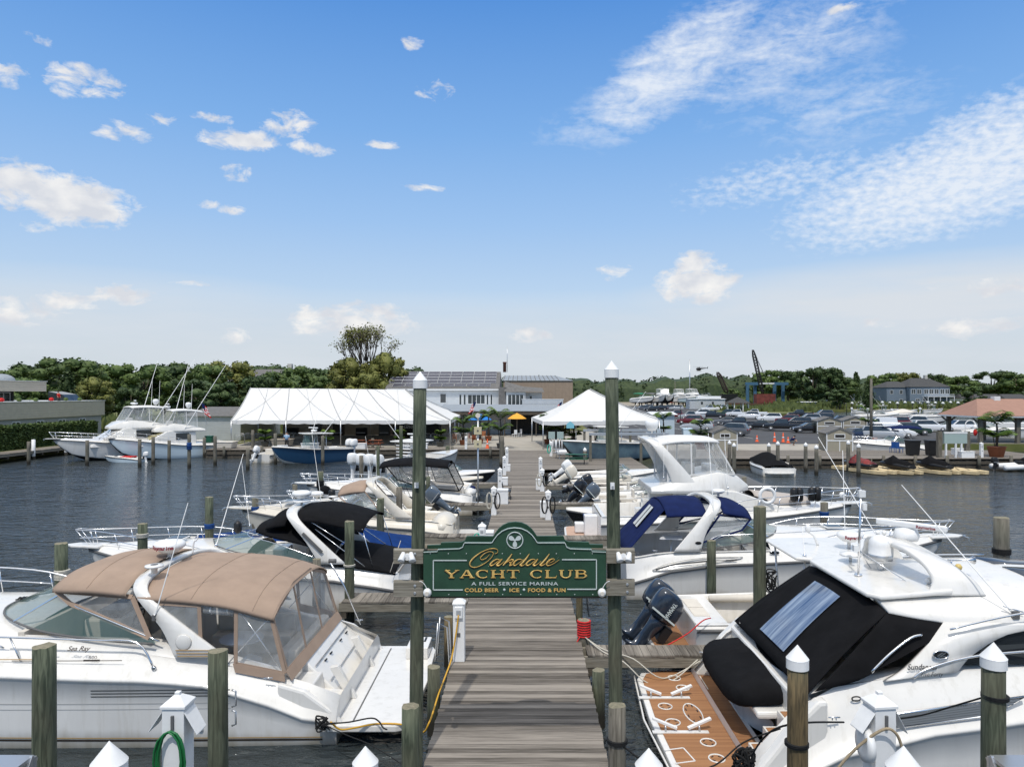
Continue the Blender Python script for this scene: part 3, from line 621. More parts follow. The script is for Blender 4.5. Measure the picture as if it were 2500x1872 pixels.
for lab,x,s_ in(('round white bulb housing at the lower left corner of the sign',348,-1),('round white bulb housing at the lower right corner of the sign',1912,1)):
 b=MB();b.ball((0,-.05,0),(.062,.058,.066),m_white,16,10);b.lathe([(.03,-.12),(.035,-.09)],(0,0,-.0),m_seat,12,axis='Y')
 b.tube(sag((s_*.01,-.02,.05),(s_*.12,-.02,.16),-.03,8),.005,m_white);tag(b.build('bulb_lamp'),lab,'lamp','bulb lamps on the sign',tuple(P6(x,715,10.56)))
b=MB();b.box((0,0,0),(.06,.05,.1),m_white);b.box((0,-.03,-.02),(.03,.03,.05),m_alu);tag(b.build('camera_box'),'small white security camera on the right sign post','camera',None,tuple(at(1495,1186,10.72)))
b=MB();b.box((0,0,0),(.06,.04,.08),m_white);b.box((.01,-.03,.02),(.035,.03,.05),m_alu);tag(b.build('camera_box'),'small white security camera on the left sign post','camera',None,tuple(at(1017,1184,10.72)))
# -------------- pedestals, boxes and hoses on the pier
def ped_proto(h=1.34,w=.24,flaps=False):
 t=thing('power_pedestal','','pedestal')
 b=MB();b.box((0,0,(h-.16)/2),(w,w,h-.16),m_white);b.box((0,-w/2-.002,h*.42),(.07,.012,.09),m_rub);b.build('post',t,bev=.008)
 c=MB();c.lathe([(w*.62,h-.16),(w*.80,h-.15),(w*.80,h-.12),(w*.24,h-.04),(w*.16,h-.035),(w*.16,h)],(0,0,0),m_white,4,rz=PI/4,smooth=False);c.build('lantern_cap',t,bev=.004)
 s=MB()
 if flaps:
  s.poly([(-.13,-.13,h-.2),(-.13,.13,h-.2),(-.28,.12,h-.42),(-.28,-.12,h-.42)],m_white,(0,0,.012));s.poly([(.13,-.13,h-.2),(.13,.13,h-.2),(.27,.12,h-.45),(.27,-.12,h-.45)],m_white,(0,0,.012))
  s.box((0,-w/2-.01,h-.3),(.03,.03,.16),m_rub)
 else:s.box((0,-w/2-.025,h-.3),(w*.66,.06,.22),m_white);s.box((0,-w/2-.057,h-.3),(w*.4,.006,.1),mat('meter_grey',(.35,.36,.37),.5))
 s.build('socket_box',t,bev=.004)
 return t
PEDG='white power pedestals along the pier'
pp=ped_proto();tr=[(k,kids(k)) for k in kids(pp)]
pp['label']='white power pedestal with a yellow cord just below the green sign';pp['group']=PEDG;pp.location=(-1.37,15.1,DK)
for lab,x,y,rz in[('white power pedestal with teal hose at the left edge of the pier above the sign',-1.40,23.8,0),('white power pedestal draped in white and black cables on the left of the pier',-1.41,33.2,0),('white power pedestal beside the black bench on the left of the pier',-1.41,41.5,0),('second farthest white power pedestal on the left of the pier',-1.37,49.4,0),('farthest white power pedestal on the left of the pier',-1.40,57.6,0),('nearest white power pedestal on the right of the pier, hung with black cable',1.06,31.9,0),('white power pedestal with white cables on the right of the pier',1.03,41.2,0),('farthest white power pedestal on the right of the pier',1.1,48.6,0),('white power pedestal with a teal hose on the picnic platform',2.4,64.5,0),('white post pedestal beside the orange cone on the tent boardwalk',-5.9,72.6,0),('white power pedestal beside the flower pot on the right quay',40.3,63.2,0)]:
 dup(pp,lab,(x,y,DK),rz,tree=tr)
pf=ped_proto(2.2,.25,True);pf['label']='tall white power pedestal with a coiled green hose at the lower left';pf.location=(-3.96,8.2,DK);pf['group']='tall pedestals on the cross pier'
dup(pf,'tall white power pedestal with a hose reel and tan rope at the lower right',(4.06,8.2,DK),0.12)
def hose(lab,x,y,z,rx,rz,n,m,r,tails=(),name='hose',nw=None):
 b=MB();rr=random.Random(int(x*77+y));pts=[]
 for i in range(n*16):
  a=2*PI*i/16;k=i//16;jx=rr.uniform(.8,1.0) if i%16==0 else jx;pts.append((rx*jx*math.sin(a)+.02*math.sin(k*2.1),-.03-.012*(k%3)+.01*math.sin(a*1.5),-rz*(1-math.cos(a))*(.8+.2*jx)))
 b.tube(catm(pts[::2],2),r,m,6)
 for tl in tails:b.tube(catm(tl,6),r,m,6)
 return tag(b.build(name),lab,'hose' if name=='hose' else 'cable',None,(x,y,z))
m_hg=mat('green_hose',(.012,.14,.04),.4);m_teal=mat('teal_hose',(.03,.42,.30),.45)
hose('coiled dark green garden hose hanging on the lower left pedestal',-3.96,8.05,DK+1.83,.16,.34,7,m_hg,.011,[[(.05,-.05,-.5),(.16,-.08,-.75),(.3,-.1,-1.1)],[(-.05,-.05,-.5),(-.14,-.1,-.8),(-.26,-.1,-1.0)]])
hose('teal hose coiled on the pedestal above the sign',-1.56,23.7,DK+1.0,.12,.22,5,m_teal,.013)
hose('teal hose coiled on the picnic platform pedestal',2.22,64.4,DK+1.05,.16,.4,6,m_teal,.02)
for lab,x,y,m in[('white cables hanging on the left pedestal beside the storage box',-1.62,33.1,m_rope),('black cables hanging on the left pedestal beside the storage box',-1.24,33.1,m_ropek),('white cables on the second right hand pedestal',.86,41.1,m_rope),('black cables on the second right hand pedestal',1.2,41.1,m_ropek),('black cable coil on the nearest right hand pedestal',.9,31.8,m_ropek),('second black cable coil on the nearest right hand pedestal',1.25,31.8,m_ropek)]:
 hose(lab,x,y,DK+1.05,.13,.38,6,m,.014,name='cable')
b=MB();b.lathe([(.12,-.04),(.19,-.035),(.19,.035),(.12,.04)],(0,0,0),m_white,20,axis='X');tag(b.build('hose_reel'),'round white hose reel on the lower right pedestal','hose reel',None,(3.88,8.15,DK+1.62))
m_rtan=mat('tan_rope',(.33,.26,.17),.9,var=.2,vs=30)
b=MB();b.tube(catm([(-1.1,.1,-1.1),(-.75,.05,-.75),(-.35,0,-.2),(-.05,-.1,.12),(.1,-.12,.12),(.2,-.1,-.1),(.25,-.1,-.6),(.24,-.1,-1.2),(.15,-.1,-1.5)],6),.016,m_rtan,8);tag(b.build('rope'),'thick tan rope looped over the lower right pedestal','rope',None,(4.02,8.1,DK+1.72))
b=MB();b.tube(catm([(-1.37,14.93,DK+1.0),(-1.42,14.9,DK+.6),(-1.5,14.8,DK+.15),(-1.56,14.2,DK+.02),(-1.6,13.4,DK),(-1.62,12.8,DK-.05),(-1.66,12.5,.72),(-1.8,12.6,.5),(-2.2,13.05,.43),(-2.7,13.1,.425),(-3.05,12.95,.425),(-3.3,12.85,.44),(-3.46,12.8,.6)],6),.017,m_yel,7);tag(b.build('yellow_cord'),'yellow shore power cord from the pedestal to the tan topped cruiser','cord')
def dbox(lab,x,y,w,d,h,z=DK,m=None):
 m=m or m_white;o=MB();o.box((0,0,h*.42),(w*.94,d*.92,h*.84),m);ob=o.build('dock_box',bev=.015);tag(ob,lab,'dock box','white dock boxes',(x,y,z))
 l=MB();l.poly([(-w/2,-d/2,h*.84),(w/2,-d/2,h*.84),(w/2,-d/2,h*.9),(w*.42,-d*.4,h),(-w*.42,-d*.4,h),(-w/2,-d/2,h*.9)][:0] or[(-w/2,-d/2,h*.84),(w/2,-d/2,h*.84),(w/2,d/2,h*.84),(-w/2,d/2,h*.84)],m,(0,0,h*.12));l.build('lid',ob,bev=.02)
dbox('white dock box behind the pedestal with the teal hose',-1.30,26.2,.38,.5,.62)
dbox('large white freezer shaped dock box on the left of the pier',-1.10,36.6,.58,.6,.78)
dbox('small white dock box beyond the freezer shaped box',-1.2,44.0,.4,.5,.5)
dbox('small white dock box near the far end of the pier',-1.2,52.0,.4,.5,.5)
dbox('small white dock box at the nearest right hand pedestal',.86,32.6,.3,.4,.75)
dbox('small white dock box at the second right hand pedestal',.82,41.9,.3,.4,.65)
dbox('wide white cooler box on the boardwalk by the tall piling',-10.6,73.0,1.6,.7,.62)
dbox('white dock box behind the navy hulled boat',-21.8,72.9,1.7,.8,.62)
dbox('white dock box right of the picnic tables by the tent',-16.6,72.9,1.0,.8,.6)
dbox('white dock box in front of the service panel on the right quay',38.7,62.8,1.2,.7,.6)
dbox('low white dock box behind the red buoy on the right quay',40.0,66.0,1.1,.7,.6)
def bench():
 t=thing('bench','small black metal bench behind the freezer shaped dock box','bench',(-.92,38.3,DK));b=MB();b.box((0,0,.43),(.42,.9,.03),m_blk);b.build('seat',t)
 b=MB()
 for i in range(7):b.bar((-.2,-.4+i*.133,.45),(-.26,-.4+i*.133,.82),.02,.02,m_blk)
 b.bar((-.26,-.45,.82),(-.26,.45,.82),.03,.03,m_blk);b.build('backrest',t)
 for y in(-.42,.42):
  b=MB();b.tube([(.2,y,0),(.12,y,.25),(.2,y,.43),(.22,y,.62),(-.22,y,.64)],.018,m_blk);b.tube([(-.22,y,0),(-.2,y,.43)],.018,m_blk);b.build('leg',t)
bench()
b=MB()
for i in range(7):b.lathe([(.15+.006*math.sin(i),-.016),(.165,0),(.15,.016)],(0,0,.055*(i-3)),m_red,16)
b.tube(catm([(-.1,-.12,-.16),(-.3,-.18,-.42),(-.6,-.12,-.435),(-.78,-.1,-.43),(-.86,-.04,-.43)],5),.016,m_red);tag(b.build('rope'),'red rope wound round the stub piling with its end lying on the pier','rope',None,(1.36,16.35,1.11))
def line(lab,pts,m,r=.014,nm='mooring_line',k=5,cat='rope'):
 b=MB();b.tube(catm(pts,k),r,m,6);return tag(b.build(nm),lab,cat)
line('upper white mooring line from the red wrapped stub to the black covered cruiser',[(1.4,16.2,.93),(1.75,15.6,.88),(2.3,15.2,.84),(2.75,15.0,.55),(3.1,15.1,.50),(3.75,15.3,.75)],m_rope)
line('lower white mooring line from the red wrapped stub to the black covered cruiser',[(1.38,16.2,.95),(1.7,15.5,.88),(2.1,15.1,.80),(2.55,14.9,.45),(3.05,15.0,.42),(3.7,15.3,.78)],m_rope)
line('black mooring line from the right stub piling to the black covered cruiser',[(1.35,9.85,1.62),(1.7,9.9,1.35),(2.2,10.1,1.1),(2.8,10.5,1.02),(3.3,10.8,1.2),(3.75,10.5,1.55)],m_ropek,.013)
b=MB()
for i in range(3):b.lathe([(.135,-.012),(.148,0),(.135,.012)],(0,0,.02*i),m_ropek,16)
tag(b.build('rope'),'black rope loops round the right stub piling','rope',None,(1.29,9.95,1.62))
def loops(lab,x,y,z,r,m,n=3,th=.02):
 b=MB()
 for i in range(n):b.lathe([(r,-th/2),(r+th*.7,0),(r,th/2)],(0,0,th*(i-n/2)),m,16)
 tag(b.build('rope'),lab,'rope',None,(x,y,z))
def crop(v):return v
for lab,px,py,Y,r,m,n,th in[('black rope round the brown streaked capped piling',1945,1812,9.0,.135,m_ropek,3,.02),('black rope round the right edge capped piling',2429,1697,8.66,.14,m_ropek,3,.018),('white rope wound round the mossy piling',152,1400,17.6,.16,m_rope,8,.03),('white rope round the piling at the bow of the black topped boat',348,1305,20.6,.145,m_rope,4,.03),('blue rope round the piling behind the black topped boat',511,1282,24.2,.145,m_ropeb,4,.04),('blue band round the piling by the radar dome cruiser',623,1242,31,.15,m_ropeb,5,.05),('black band round the piling at the black hulled bow',782,1180,38.5,.18,m_ropek,6,.07),('blue rope round the piling by the bow of the big cruiser',2012,1252,28.5,.16,m_ropeb,4,.04),('black rope round the thick right hand piling',2445,1343,17.2,.185,m_ropek,4,.035),('blue collar on the sportfisher stern piling',462,1087,62,.17,m_ropeb,5,.12),('white rope round the left finger pier piling',853,1378,19.7,.145,m_rope,2,.03)]:
 v=at(px,py,Y);loops(lab,v.x,v.y,v.z,r,m,n,th)
line('black mooring line from the right capped piling to the side of the big cruiser',[tuple(at(2415,1697,8.6)),tuple(at(2330,1722,9.2)),tuple(at(2250,1745,9.8)),tuple(at(2180,1755,10.3))],m_ropek,.011)
line('black mooring line running past the brown streaked piling to the stern cleat',[tuple(at(2060,1762,10.4)),tuple(at(1970,1763,9.3)),tuple(at(1900,1775,9.2)),tuple(at(1860,1805,9.7)),tuple(at(1835,1845,10.2))],m_ropek,.013)
b=MB();rr=random.Random(4)
for i in range(9):b.tube(catm([(rr.uniform(-.16,.16),rr.uniform(-.08,.02),rr.uniform(-.16,.14)) for _ in range(7)],5),.016,m_ropek,6)
tag(b.build('rope'),'tangled bundle of black rope on the swim platform corner','rope',None,tuple(at(1815,1845,10.35)))
for lab,px,py,Y in[('grey metal handle on the side of the second near piling',566,1725,9.2)]:
 b=MB();v=at(px,py,Y);b.tube([(0,0,.22),(.05,0,.2),(.05,0,.02),(0,0,0)],.013,m_alu);b.tube([(0,0,-.04),(.05,0,-.06),(.05,0,-.22),(0,0,-.24)],.013,m_alu);tag(b.build('handle'),lab,'handle',None,tuple(v))
b=MB()
for s_ in(-.2,.2):b.tube([(s_,0,-.9),(s_,0,.0),(s_,.05,.75),(s_,.25,.85),(s_,.3,.02)],.018,m_alu)
for i in range(4):b.tube([(-.2,0,-.7+i*.25),(.2,0,-.7+i*.25)],.016,m_alu)
tag(b.build('ladder'),'aluminium dock ladder on the left side of the pier by the pedestal','ladder',None,(-1.62,15.7,DK-.2),PI/2)
tag(b.build('ladder'),'aluminium dock ladder on the right side of the pier beyond the red rope','ladder',None,(1.38,18.8,DK-.2),-PI/2)
def spk():
 t=thing('speaker_pole','thin grey pole with round horn and square beige boxes left of the pier','pole',(-3.5,38,0));Y=38.;s=Y/F
 v=at(1167,1020,Y);x=v.x-t.location.x
 b=MB();b.tube([(x,0,-.5),(x,0,v.z)],.045,m_alu,10);b.build('pole',t)
 for py in(1051,1083):
  b=MB();b.box((x,-.12,H-(py-VY)*s),(.40,.12,.40),mat('beige_plastic',(.52,.46,.30),.6));b.box((x,-.185,H-(py-VY)*s),(.1,.02,.1),m_rub);b.build('beige_box',t,bev=.03)
 b=MB();b.lathe([(.05,.05),(.13,-.05),(.13,-.09)],(x,-.05,H-(1014-VY)*s),m_seat,18,axis='Y');b.build('horn',t)
spk()
for lab,px in(('grey metal boarding step at the bottom left corner',8),('grey metal boarding step at the bottom right corner',2490)):
 b=MB();v=at(px,1862,8.2)
 for k in range(3):b.box((0,-.3*k,-.25*k),(.5,.3,.04),m_alu)
 for x in(-.25,.25):b.bar((x,.15,0),(x,-.75,-1.45),.03,.12,m_alu);b.bar((x,.15,0),(x,.15,-1.5),.04,.04,m_alu)
 tag(b.build('boarding_steps'),lab,'steps','grey boarding steps',tuple(v))
# -------------- boats
def pl(keys):
 def f(x):
  if x<=keys[0][0]:return keys[0][1]
  for(a,u),(b,v) in zip(keys,keys[1:]):
   if x<=b:
    t=(x-a)/(b-a);return u+(v-u)*(t*t*(3-2*t)*.5+t*.5)
  return keys[-1][1]
 return f
def hull_fn(L,B,xm=.42,p=2.3,sb=.94):
 def b(x):
  t=x/L
  if t<xm:return B/2*(sb+(1-sb)*math.sin(PI/2*t/xm))
  return B/2*max(0.,1-((t-xm)/(1-xm))**p) if t<1 else 0.
 return b
def make_hull(t,L,B,rail_,sheer,side,bottom=None,xm=.42,p=2.3,sb=.94,inset=.10,draft=.45,stripe=None,stripes=(),rubm=None,n=30,boot=None,side2=None,chine=.30,name='hull',capm=None):
 """outer shell from keel over chine and rub rail to the sheer, with transom"""
 b=hull_fn(L,B,xm,p,sb);bottom=bottom or m_bot;capm=capm or side;rubm=rubm or m_rub
 zr=pl(rail_);zs=pl(sheer);mb=MB();rows=[];xs=[L*(1-(1-i/n)**1.25) for i in range(n+1)]
 def zk(x):
  u=max(0,(x/L-.62)/.38);return lerp(-draft,zr(L)*.96,u**2.6)
 for x in xs:
  bb=b(x);r=zr(x);k=min(zk(x),r);u=max(0,(x/L-.45)/.55);cz=max(k,lerp(.02,r*.55,u**2));cb=bb*lerp(.975,.60,u**1.3)
  wl=max(k,lerp(.06,cz,.0))
  q1=max(cz,lerp(cz,r,.22));sh=zs(x)
  ww=lambda f:lerp(cb,bb,f**.8)
  half=[(0,k),(cb*.97,min(max(cz-.09,k+.001),cz)),(cb,cz),(ww(.3),lerp(cz,r,.28)),(ww(.65),lerp(cz,r,.62)),(bb,r-.03),(bb+.035*(bb>.02),r),(bb+.035*(bb>.02),r+.045),(bb-.015,r+.06),(max(bb-inset*.35,0),lerp(r+.06,sh,.55)),(max(bb-inset,0),max(sh,r+.062))]
  rows.append([(x,-y,z) for y,z in reversed(half)]+[(x,y,z) for y,z in half[1:]])
 hm=[capm,capm,rubm,rubm,rubm,side,side2 or side,side,boot or side,bottom]
 mb.loft(rows,side,mats=hm+hm[::-1])
 m=len(rows[0]);mb.add(rows[0],[tuple(range(m))],side)
 o=mb.build(name,t);return o,b,zr,zs
def deck_fn(t,L,b,zs,x0,inset,crown,m,name='foredeck',n=16,trunk=None):
 """closed deck from x0 to the bow; crown(x) = height of the centre above the sheer, with a soft trunk"""
 mb=MB();rows=[];x1=L*.997
 for i in range(n+1):
  x=lerp(x0,x1,i/n);bb=max(b(x)-inset,0);h=crown(x);z=zs(x);r=[]
  for s in(-1,-.93,-.8,-.66,-.45,-.2,0,.2,.45,.66,.8,.93,1):
   a=abs(s);k=0 if a>.92 else(1-(a/.92)**3) if a>.5 else 1-.17*(a/.5)**2
   if trunk:k=(0 if a>.85 else 1 if a<.68 else(.85-a)/.17)
   r.append((x,s*bb,z+h*k))
  rows.append(r)
 mb.loft(rows,m);mb.build(name,t)
def cockpit(t,b,zs,x0,x1,inset,floor,m,seat=None,transom=True,seats=True,name='cockpit',back=None,fm=None):
 mb=MB();rows=[];n=10;rr=[]
 for i in range(n+1):
  x=lerp(x0,x1,i/n);y=b(x)-inset;z=zs(x)+.004
  rows.append([(x,y,z),(x,y-.09,z+.02),(x,y-.14,z-.01),(x,y-.16,floor)]);rr.append([(x,-q[1],q[2]) for q in rows[-1]])
 mb.loft(rows,m);mb.loft(rr,m)
 y0=b(x0)-inset-.16;y1=b(x1)-inset-.16
 mb.add([(x0,-y0,floor),(x1,-y1,floor),(x1,y1,floor),(x0,y0,floor)],[(0,1,2,3)],fm or m)
 mb.add([(x1,-y1,floor),(x1,y1,floor),(x1,y1,zs(x1)),(x1,-y1,zs(x1))],[(0,1,2,3)],m)
 zt=back if back is not None else zs(x0)
 if transom:mb.b2((x0+.012,-y0-.1,floor-.2),(x0+.16,y0+.1,zt),m)
 mb.build(name,t)
 if seats:
  s=MB();sm=seat or m_seat;fx=x0+.2;yl=y0-.02
  s.b2((fx,-yl,floor),(fx+.55,yl*.55,floor+.42),sm);s.b2((fx,-yl,floor+.42),(fx+.14,yl*.55,zt-.02),sm)
  s.b2((fx+.56,-yl,floor),(lerp(fx,x1,.55),-yl+.5,floor+.42),sm);s.b2((fx+.56,-yl,floor+.42),(lerp(fx,x1,.55),-yl+.13,floor+.72),sm)
  s.build('bench_seat',t,bev=.03)
  h=MB();hx=lerp(x0,x1,.86);h.b2((hx,-y1*.9,floor),(x1-.02,-y1*.2,floor+.95),m);h.b2((hx-.75,-y1*.85,floor),(hx-.35,-y1*.3,floor+.55),sm);h.b2((hx-.8,-y1*.85,floor+.5),(hx-.68,-y1*.3,floor+1.0),sm)
  h.build('helm_seat',t,bev=.03)
  w=MB();c=Vector((hx-.03,-y1*.55,floor+.85));w.tube([c+Vector((-.06*math.sin(a),.17*math.cos(a),.16*math.sin(a))) for a in[2*PI*i/14 for i in range(14)]],.012,m_blk,closed=True);w.tube([c,c+Vector((.1,0,-.05))],.02,m_blk);w.build('steering_wheel',t)
def windshield(t,base,top,gm=None,fm=None,fr=.018,mull=(),name='windshield'):
 """base and top: lists of (x, y, z) on the +y side from aft to the centre; mirrored"""
 B_=catm(base,4);T_=catm(top,4)
 B_=B_+[Vector((p.x,-p.y,p.z)) for p in reversed(B_[:-1])];T_=T_+[Vector((p.x,-p.y,p.z)) for p in reversed(T_[:-1])]
 g=MB();g.loft([B_,T_],gm or m_glass);o=g.build(name,t)
 f=MB();f.tube(B_,fr,fm or m_rub,6);f.tube(T_,fr*.8,fm or m_steel,6);n=len(B_)-1
 for k in mull:
  for i in(int(k*n),n-int(k*n)):f.bar(B_[i],T_[i],fr*2.4,fr*1.2,fm or m_steel,up=(1,0,.2))
 f.build('frame',o)
def canopy(t,st,m,name='canopy',drop=.07,p=2.4,n=12,th=.02,seams=()):
 """st: stations (x, half width, edge z, centre z)"""
 mb=MB();K=catm([Vector((a,b_,0)) for a,b_,c,d in st],4);Z=catm([Vector((c,d,0)) for a,b_,c,d in st],4);rows=[]
 for k,z in zip(K,Z):
  r=[(k.x,-k.y-.01,z.x-drop)]
  for j in range(n+1):
   s=-1+2*j/n;r.append((k.x,s*k.y,z.y-(z.y-z.x)*abs(s)**p))
  r.append((k.x,k.y+.01,z.x-drop));rows.append(r)
 mb.loft(rows,m);o=mb.build(name,t,solid=th)
 if seams:
  s=MB()
  for i in seams:
   r=rows[int(i*(len(rows)-1))];s.tube([(q[0],q[1],q[2]+.012) for q in r],.009,m,5)
  for r in(rows[0],rows[-1]):s.tube(r,.014,m,5)
  s.build('seams',o)
 return o
def panels(t,quads,cm,border=.05,vm=None,name='curtain',fill=False):
 """clear vinyl panels with fabric borders; quads of 4 points in order"""
 for q in quads:
  P=[Vector(p) for p in q];v=MB();v.poly(P,cm if fill else(vm or m_vinyl));o=v.build(name,t)
  c=MB()
  for i in range(len(P)):
   a=P[i];d=P[(i+1)%len(P)];nrm=(P[1]-P[0]).cross(P[2]-P[0]).normalized();c.bar(a,d,border,.014,cm,up=nrm)
  c.build('border',o)
def arch(t,path,m,name='radar_arch',bev=.035):
 """path of (x, y, z, chord, thickness), mirrored in y after the last point"""
 P=list(path)+[(x,-y,z,c,h) for x,y,z,c,h in reversed(path)]
 K=catm([Vector(p[:3]) for p in P],4);Q=catm([Vector((p[3],p[4],0)) for p in P],4);rows=[]
 for i,k in enumerate(K):
  d=(K[min(i+1,len(K)-1)]-K[max(i-1,0)]);d.x=0;d=d.normalized();n=Vector((0,-d.z,d.y));c,h=Q[i].x/2,Q[i].y/2
  rows.append([k+Vector((sx*c,0,0))+n*(sy*h) for sx,sy in((-1,-.5),(-.92,-1),(.92,-1),(1,-.5),(1,.5),(.92,1),(-.92,1),(-1,.5))])
 mb=MB();mb.loft(rows,m,closed=True,caps=True);return mb.build(name,t)
def bow_rail(t,b,zs,L,x0,h,inset,over=.35,n=9,r=.015,mid=True,name='bow_rail',rake=.12):
 mb=MB();P=[];D=[]
 for i in range(n+1):
  x=lerp(x0,L-.25,i/n);y=max(b(x)-inset-.04,.1);hh=h*min(1,.35+i*.5);P.append(Vector((x+rake,y+.02,zs(x)+hh)));D.append(Vector((x,y,zs(x))))
 tip=Vector((L+over,.12,zs(L)+h*1.05))
 A=[Vector((x0-.25,b(x0)-inset-.04,zs(x0)+.02))]+P+[tip];full=catm(A,3)+[Vector((p.x,-p.y,p.z)) for p in reversed(catm(A,3))]
 mb.tube(full,r,m_steel,6)
 if mid:
  M_=[lerp(p,d,.5) for p,d in zip(P[1:],D[1:])]+[Vector((L+over*.6,.12,zs(L)+h*.5))];mb.tube(catm(M_,3)+[Vector((p.x,-p.y,p.z)) for p in reversed(catm(M_,3))],r*.75,m_steel,5)
 for s in(1,-1):
  for p,d in zip(P[1:],D[1:]):mb.tube([(p.x,p.y*s,p.z),(d.x,d.y*s,d.z)],r*.85,m_steel,5)
  mb.tube([(tip.x,tip.y*s,tip.z),(L-.1,.08*s,zs(L))],r*.85,m_steel,5)
 mb.build(name,t)
def pulpit(t,L,z,m=None,w=.5,l=.7):
 mb=MB();mb.poly([(L-.5,-w*.7,z),(L+l*.6,-w/2,z+.02),(L+l,0,z+.02),(L+l*.6,w/2,z+.02),(L-.5,w*.7,z)],m or m_gel,(0,0,-.07));o=mb.build('pulpit',t,bev=.02)
 a=MB();a.bar((L+l+.1,0,z-.02),(L+l-.6,0,z-.04),.04,.04,m_steel);a.bar((L+l+.1,-.18,z-.1),(L+l+.1,.18,z-.1),.05,.10,m_steel);a.build('anchor',t)
def radome(t,x,y,z,r=.27,h=.22,m=None,stalk=.12,txt=None,face=1,name='radar_dome'):
 mb=MB();mb.lathe([(.04,0),(.04,stalk),(r*.55,stalk+.01),(r*.97,stalk+h*.45),(r,stalk+h*.55),(r*.96,stalk+h*.8),(r*.7,stalk+h*.95),(0.003,stalk+h)],(x,y,z),m or m_white,24);o=mb.build(name,t)
 if txt:
  g=MB();n=len(txt)
  for i,ch in enumerate(txt):
   a=face*PI/2+(i-(n-1)/2)*.15
   o_=Vector((x+r*.985*math.cos(a),y+r*.985*math.sin(a),z+stalk+h*.42));text(g,ch,h*.34,o_,Vector((-math.sin(a),math.cos(a),0)),(0,0,1),mat('deep_red_print',(.22,.015,.03),.5),bold=.03,off=.012)
  g.build('lettering',o)
 return o
def antenna(t,p,q,m=None,r=.009,name='antenna',base=True):
 mb=MB();p=Vector(p);q=Vector(q);mb.tube([p,p.lerp(q,.04),p.lerp(q,.05),q],[r*1.8,r*1.8,r,r*.55],m or m_white,6)
 if base:mb.lathe([(r*4,-.02),(r*3,.02),(r*2,.06)],p,m_steel,8)
 mb.build(name,t)
def swim(t,x0,x1,w,z,m=None,top=None,th=.09,rnd=.35,name='swim_platform'):
 mb=MB();out=[(x1,-w),(x0+rnd,-w),(x0+rnd*.3,-w+rnd*.3),(x0,-w+rnd),(x0-.06,0),(x0,w-rnd),(x0+rnd*.3,w-rnd*.3),(x0+rnd,w),(x1,w)]
 mb.poly([(x,y,z) for x,y in out],m or m_gel,(0,0,-th));o=mb.build(name,t,bev=.02)
 if top:
  k=MB();cx=(x0+x1)/2;k.poly([(cx+(x-cx)*.88,y*.95,z+.004) for x,y in out],top,(0,0,.01));k.build('deck_mat',o)
 return o
def hatch(t,x,y,z,w,d,m=None,tilt=0.,name='deck_hatch'):
 mb=MB();mb.box((x,y,z),(w,d,.035),m_steel if False else m_white,ry=tilt);mb.box((x,y,z+.02),(w*.86,d*.86,.02),m or m_dglass,ry=tilt);mb.build(name,t,bev=.01)
def portlight(t,x,y,z,w,h,name='portlight',m=None,s=1,ry=0.):
 mb=MB();pts=[(x+w/2*math.cos(a),y,z+h/2*math.sin(a)) for a in[2*PI*i/18 for i in range(18)]];mb.poly(pts,m or m_dglass,(0,.025*s,0));mb.tube(pts,.010,m_steel,5,closed=True);mb.build(name,t)
def cleat(t,x,y,z):
 mb=MB();mb.tube([(x-.09,y,z+.045),(x+.09,y,z+.045)],.012,m_steel);mb.tube([(x-.03,y,z),(x-.03,y,z+.045)],.01,m_steel);mb.tube([(x+.03,y,z),(x+.03,y,z+.045)],.01,m_steel);mb.build('cleat',t)
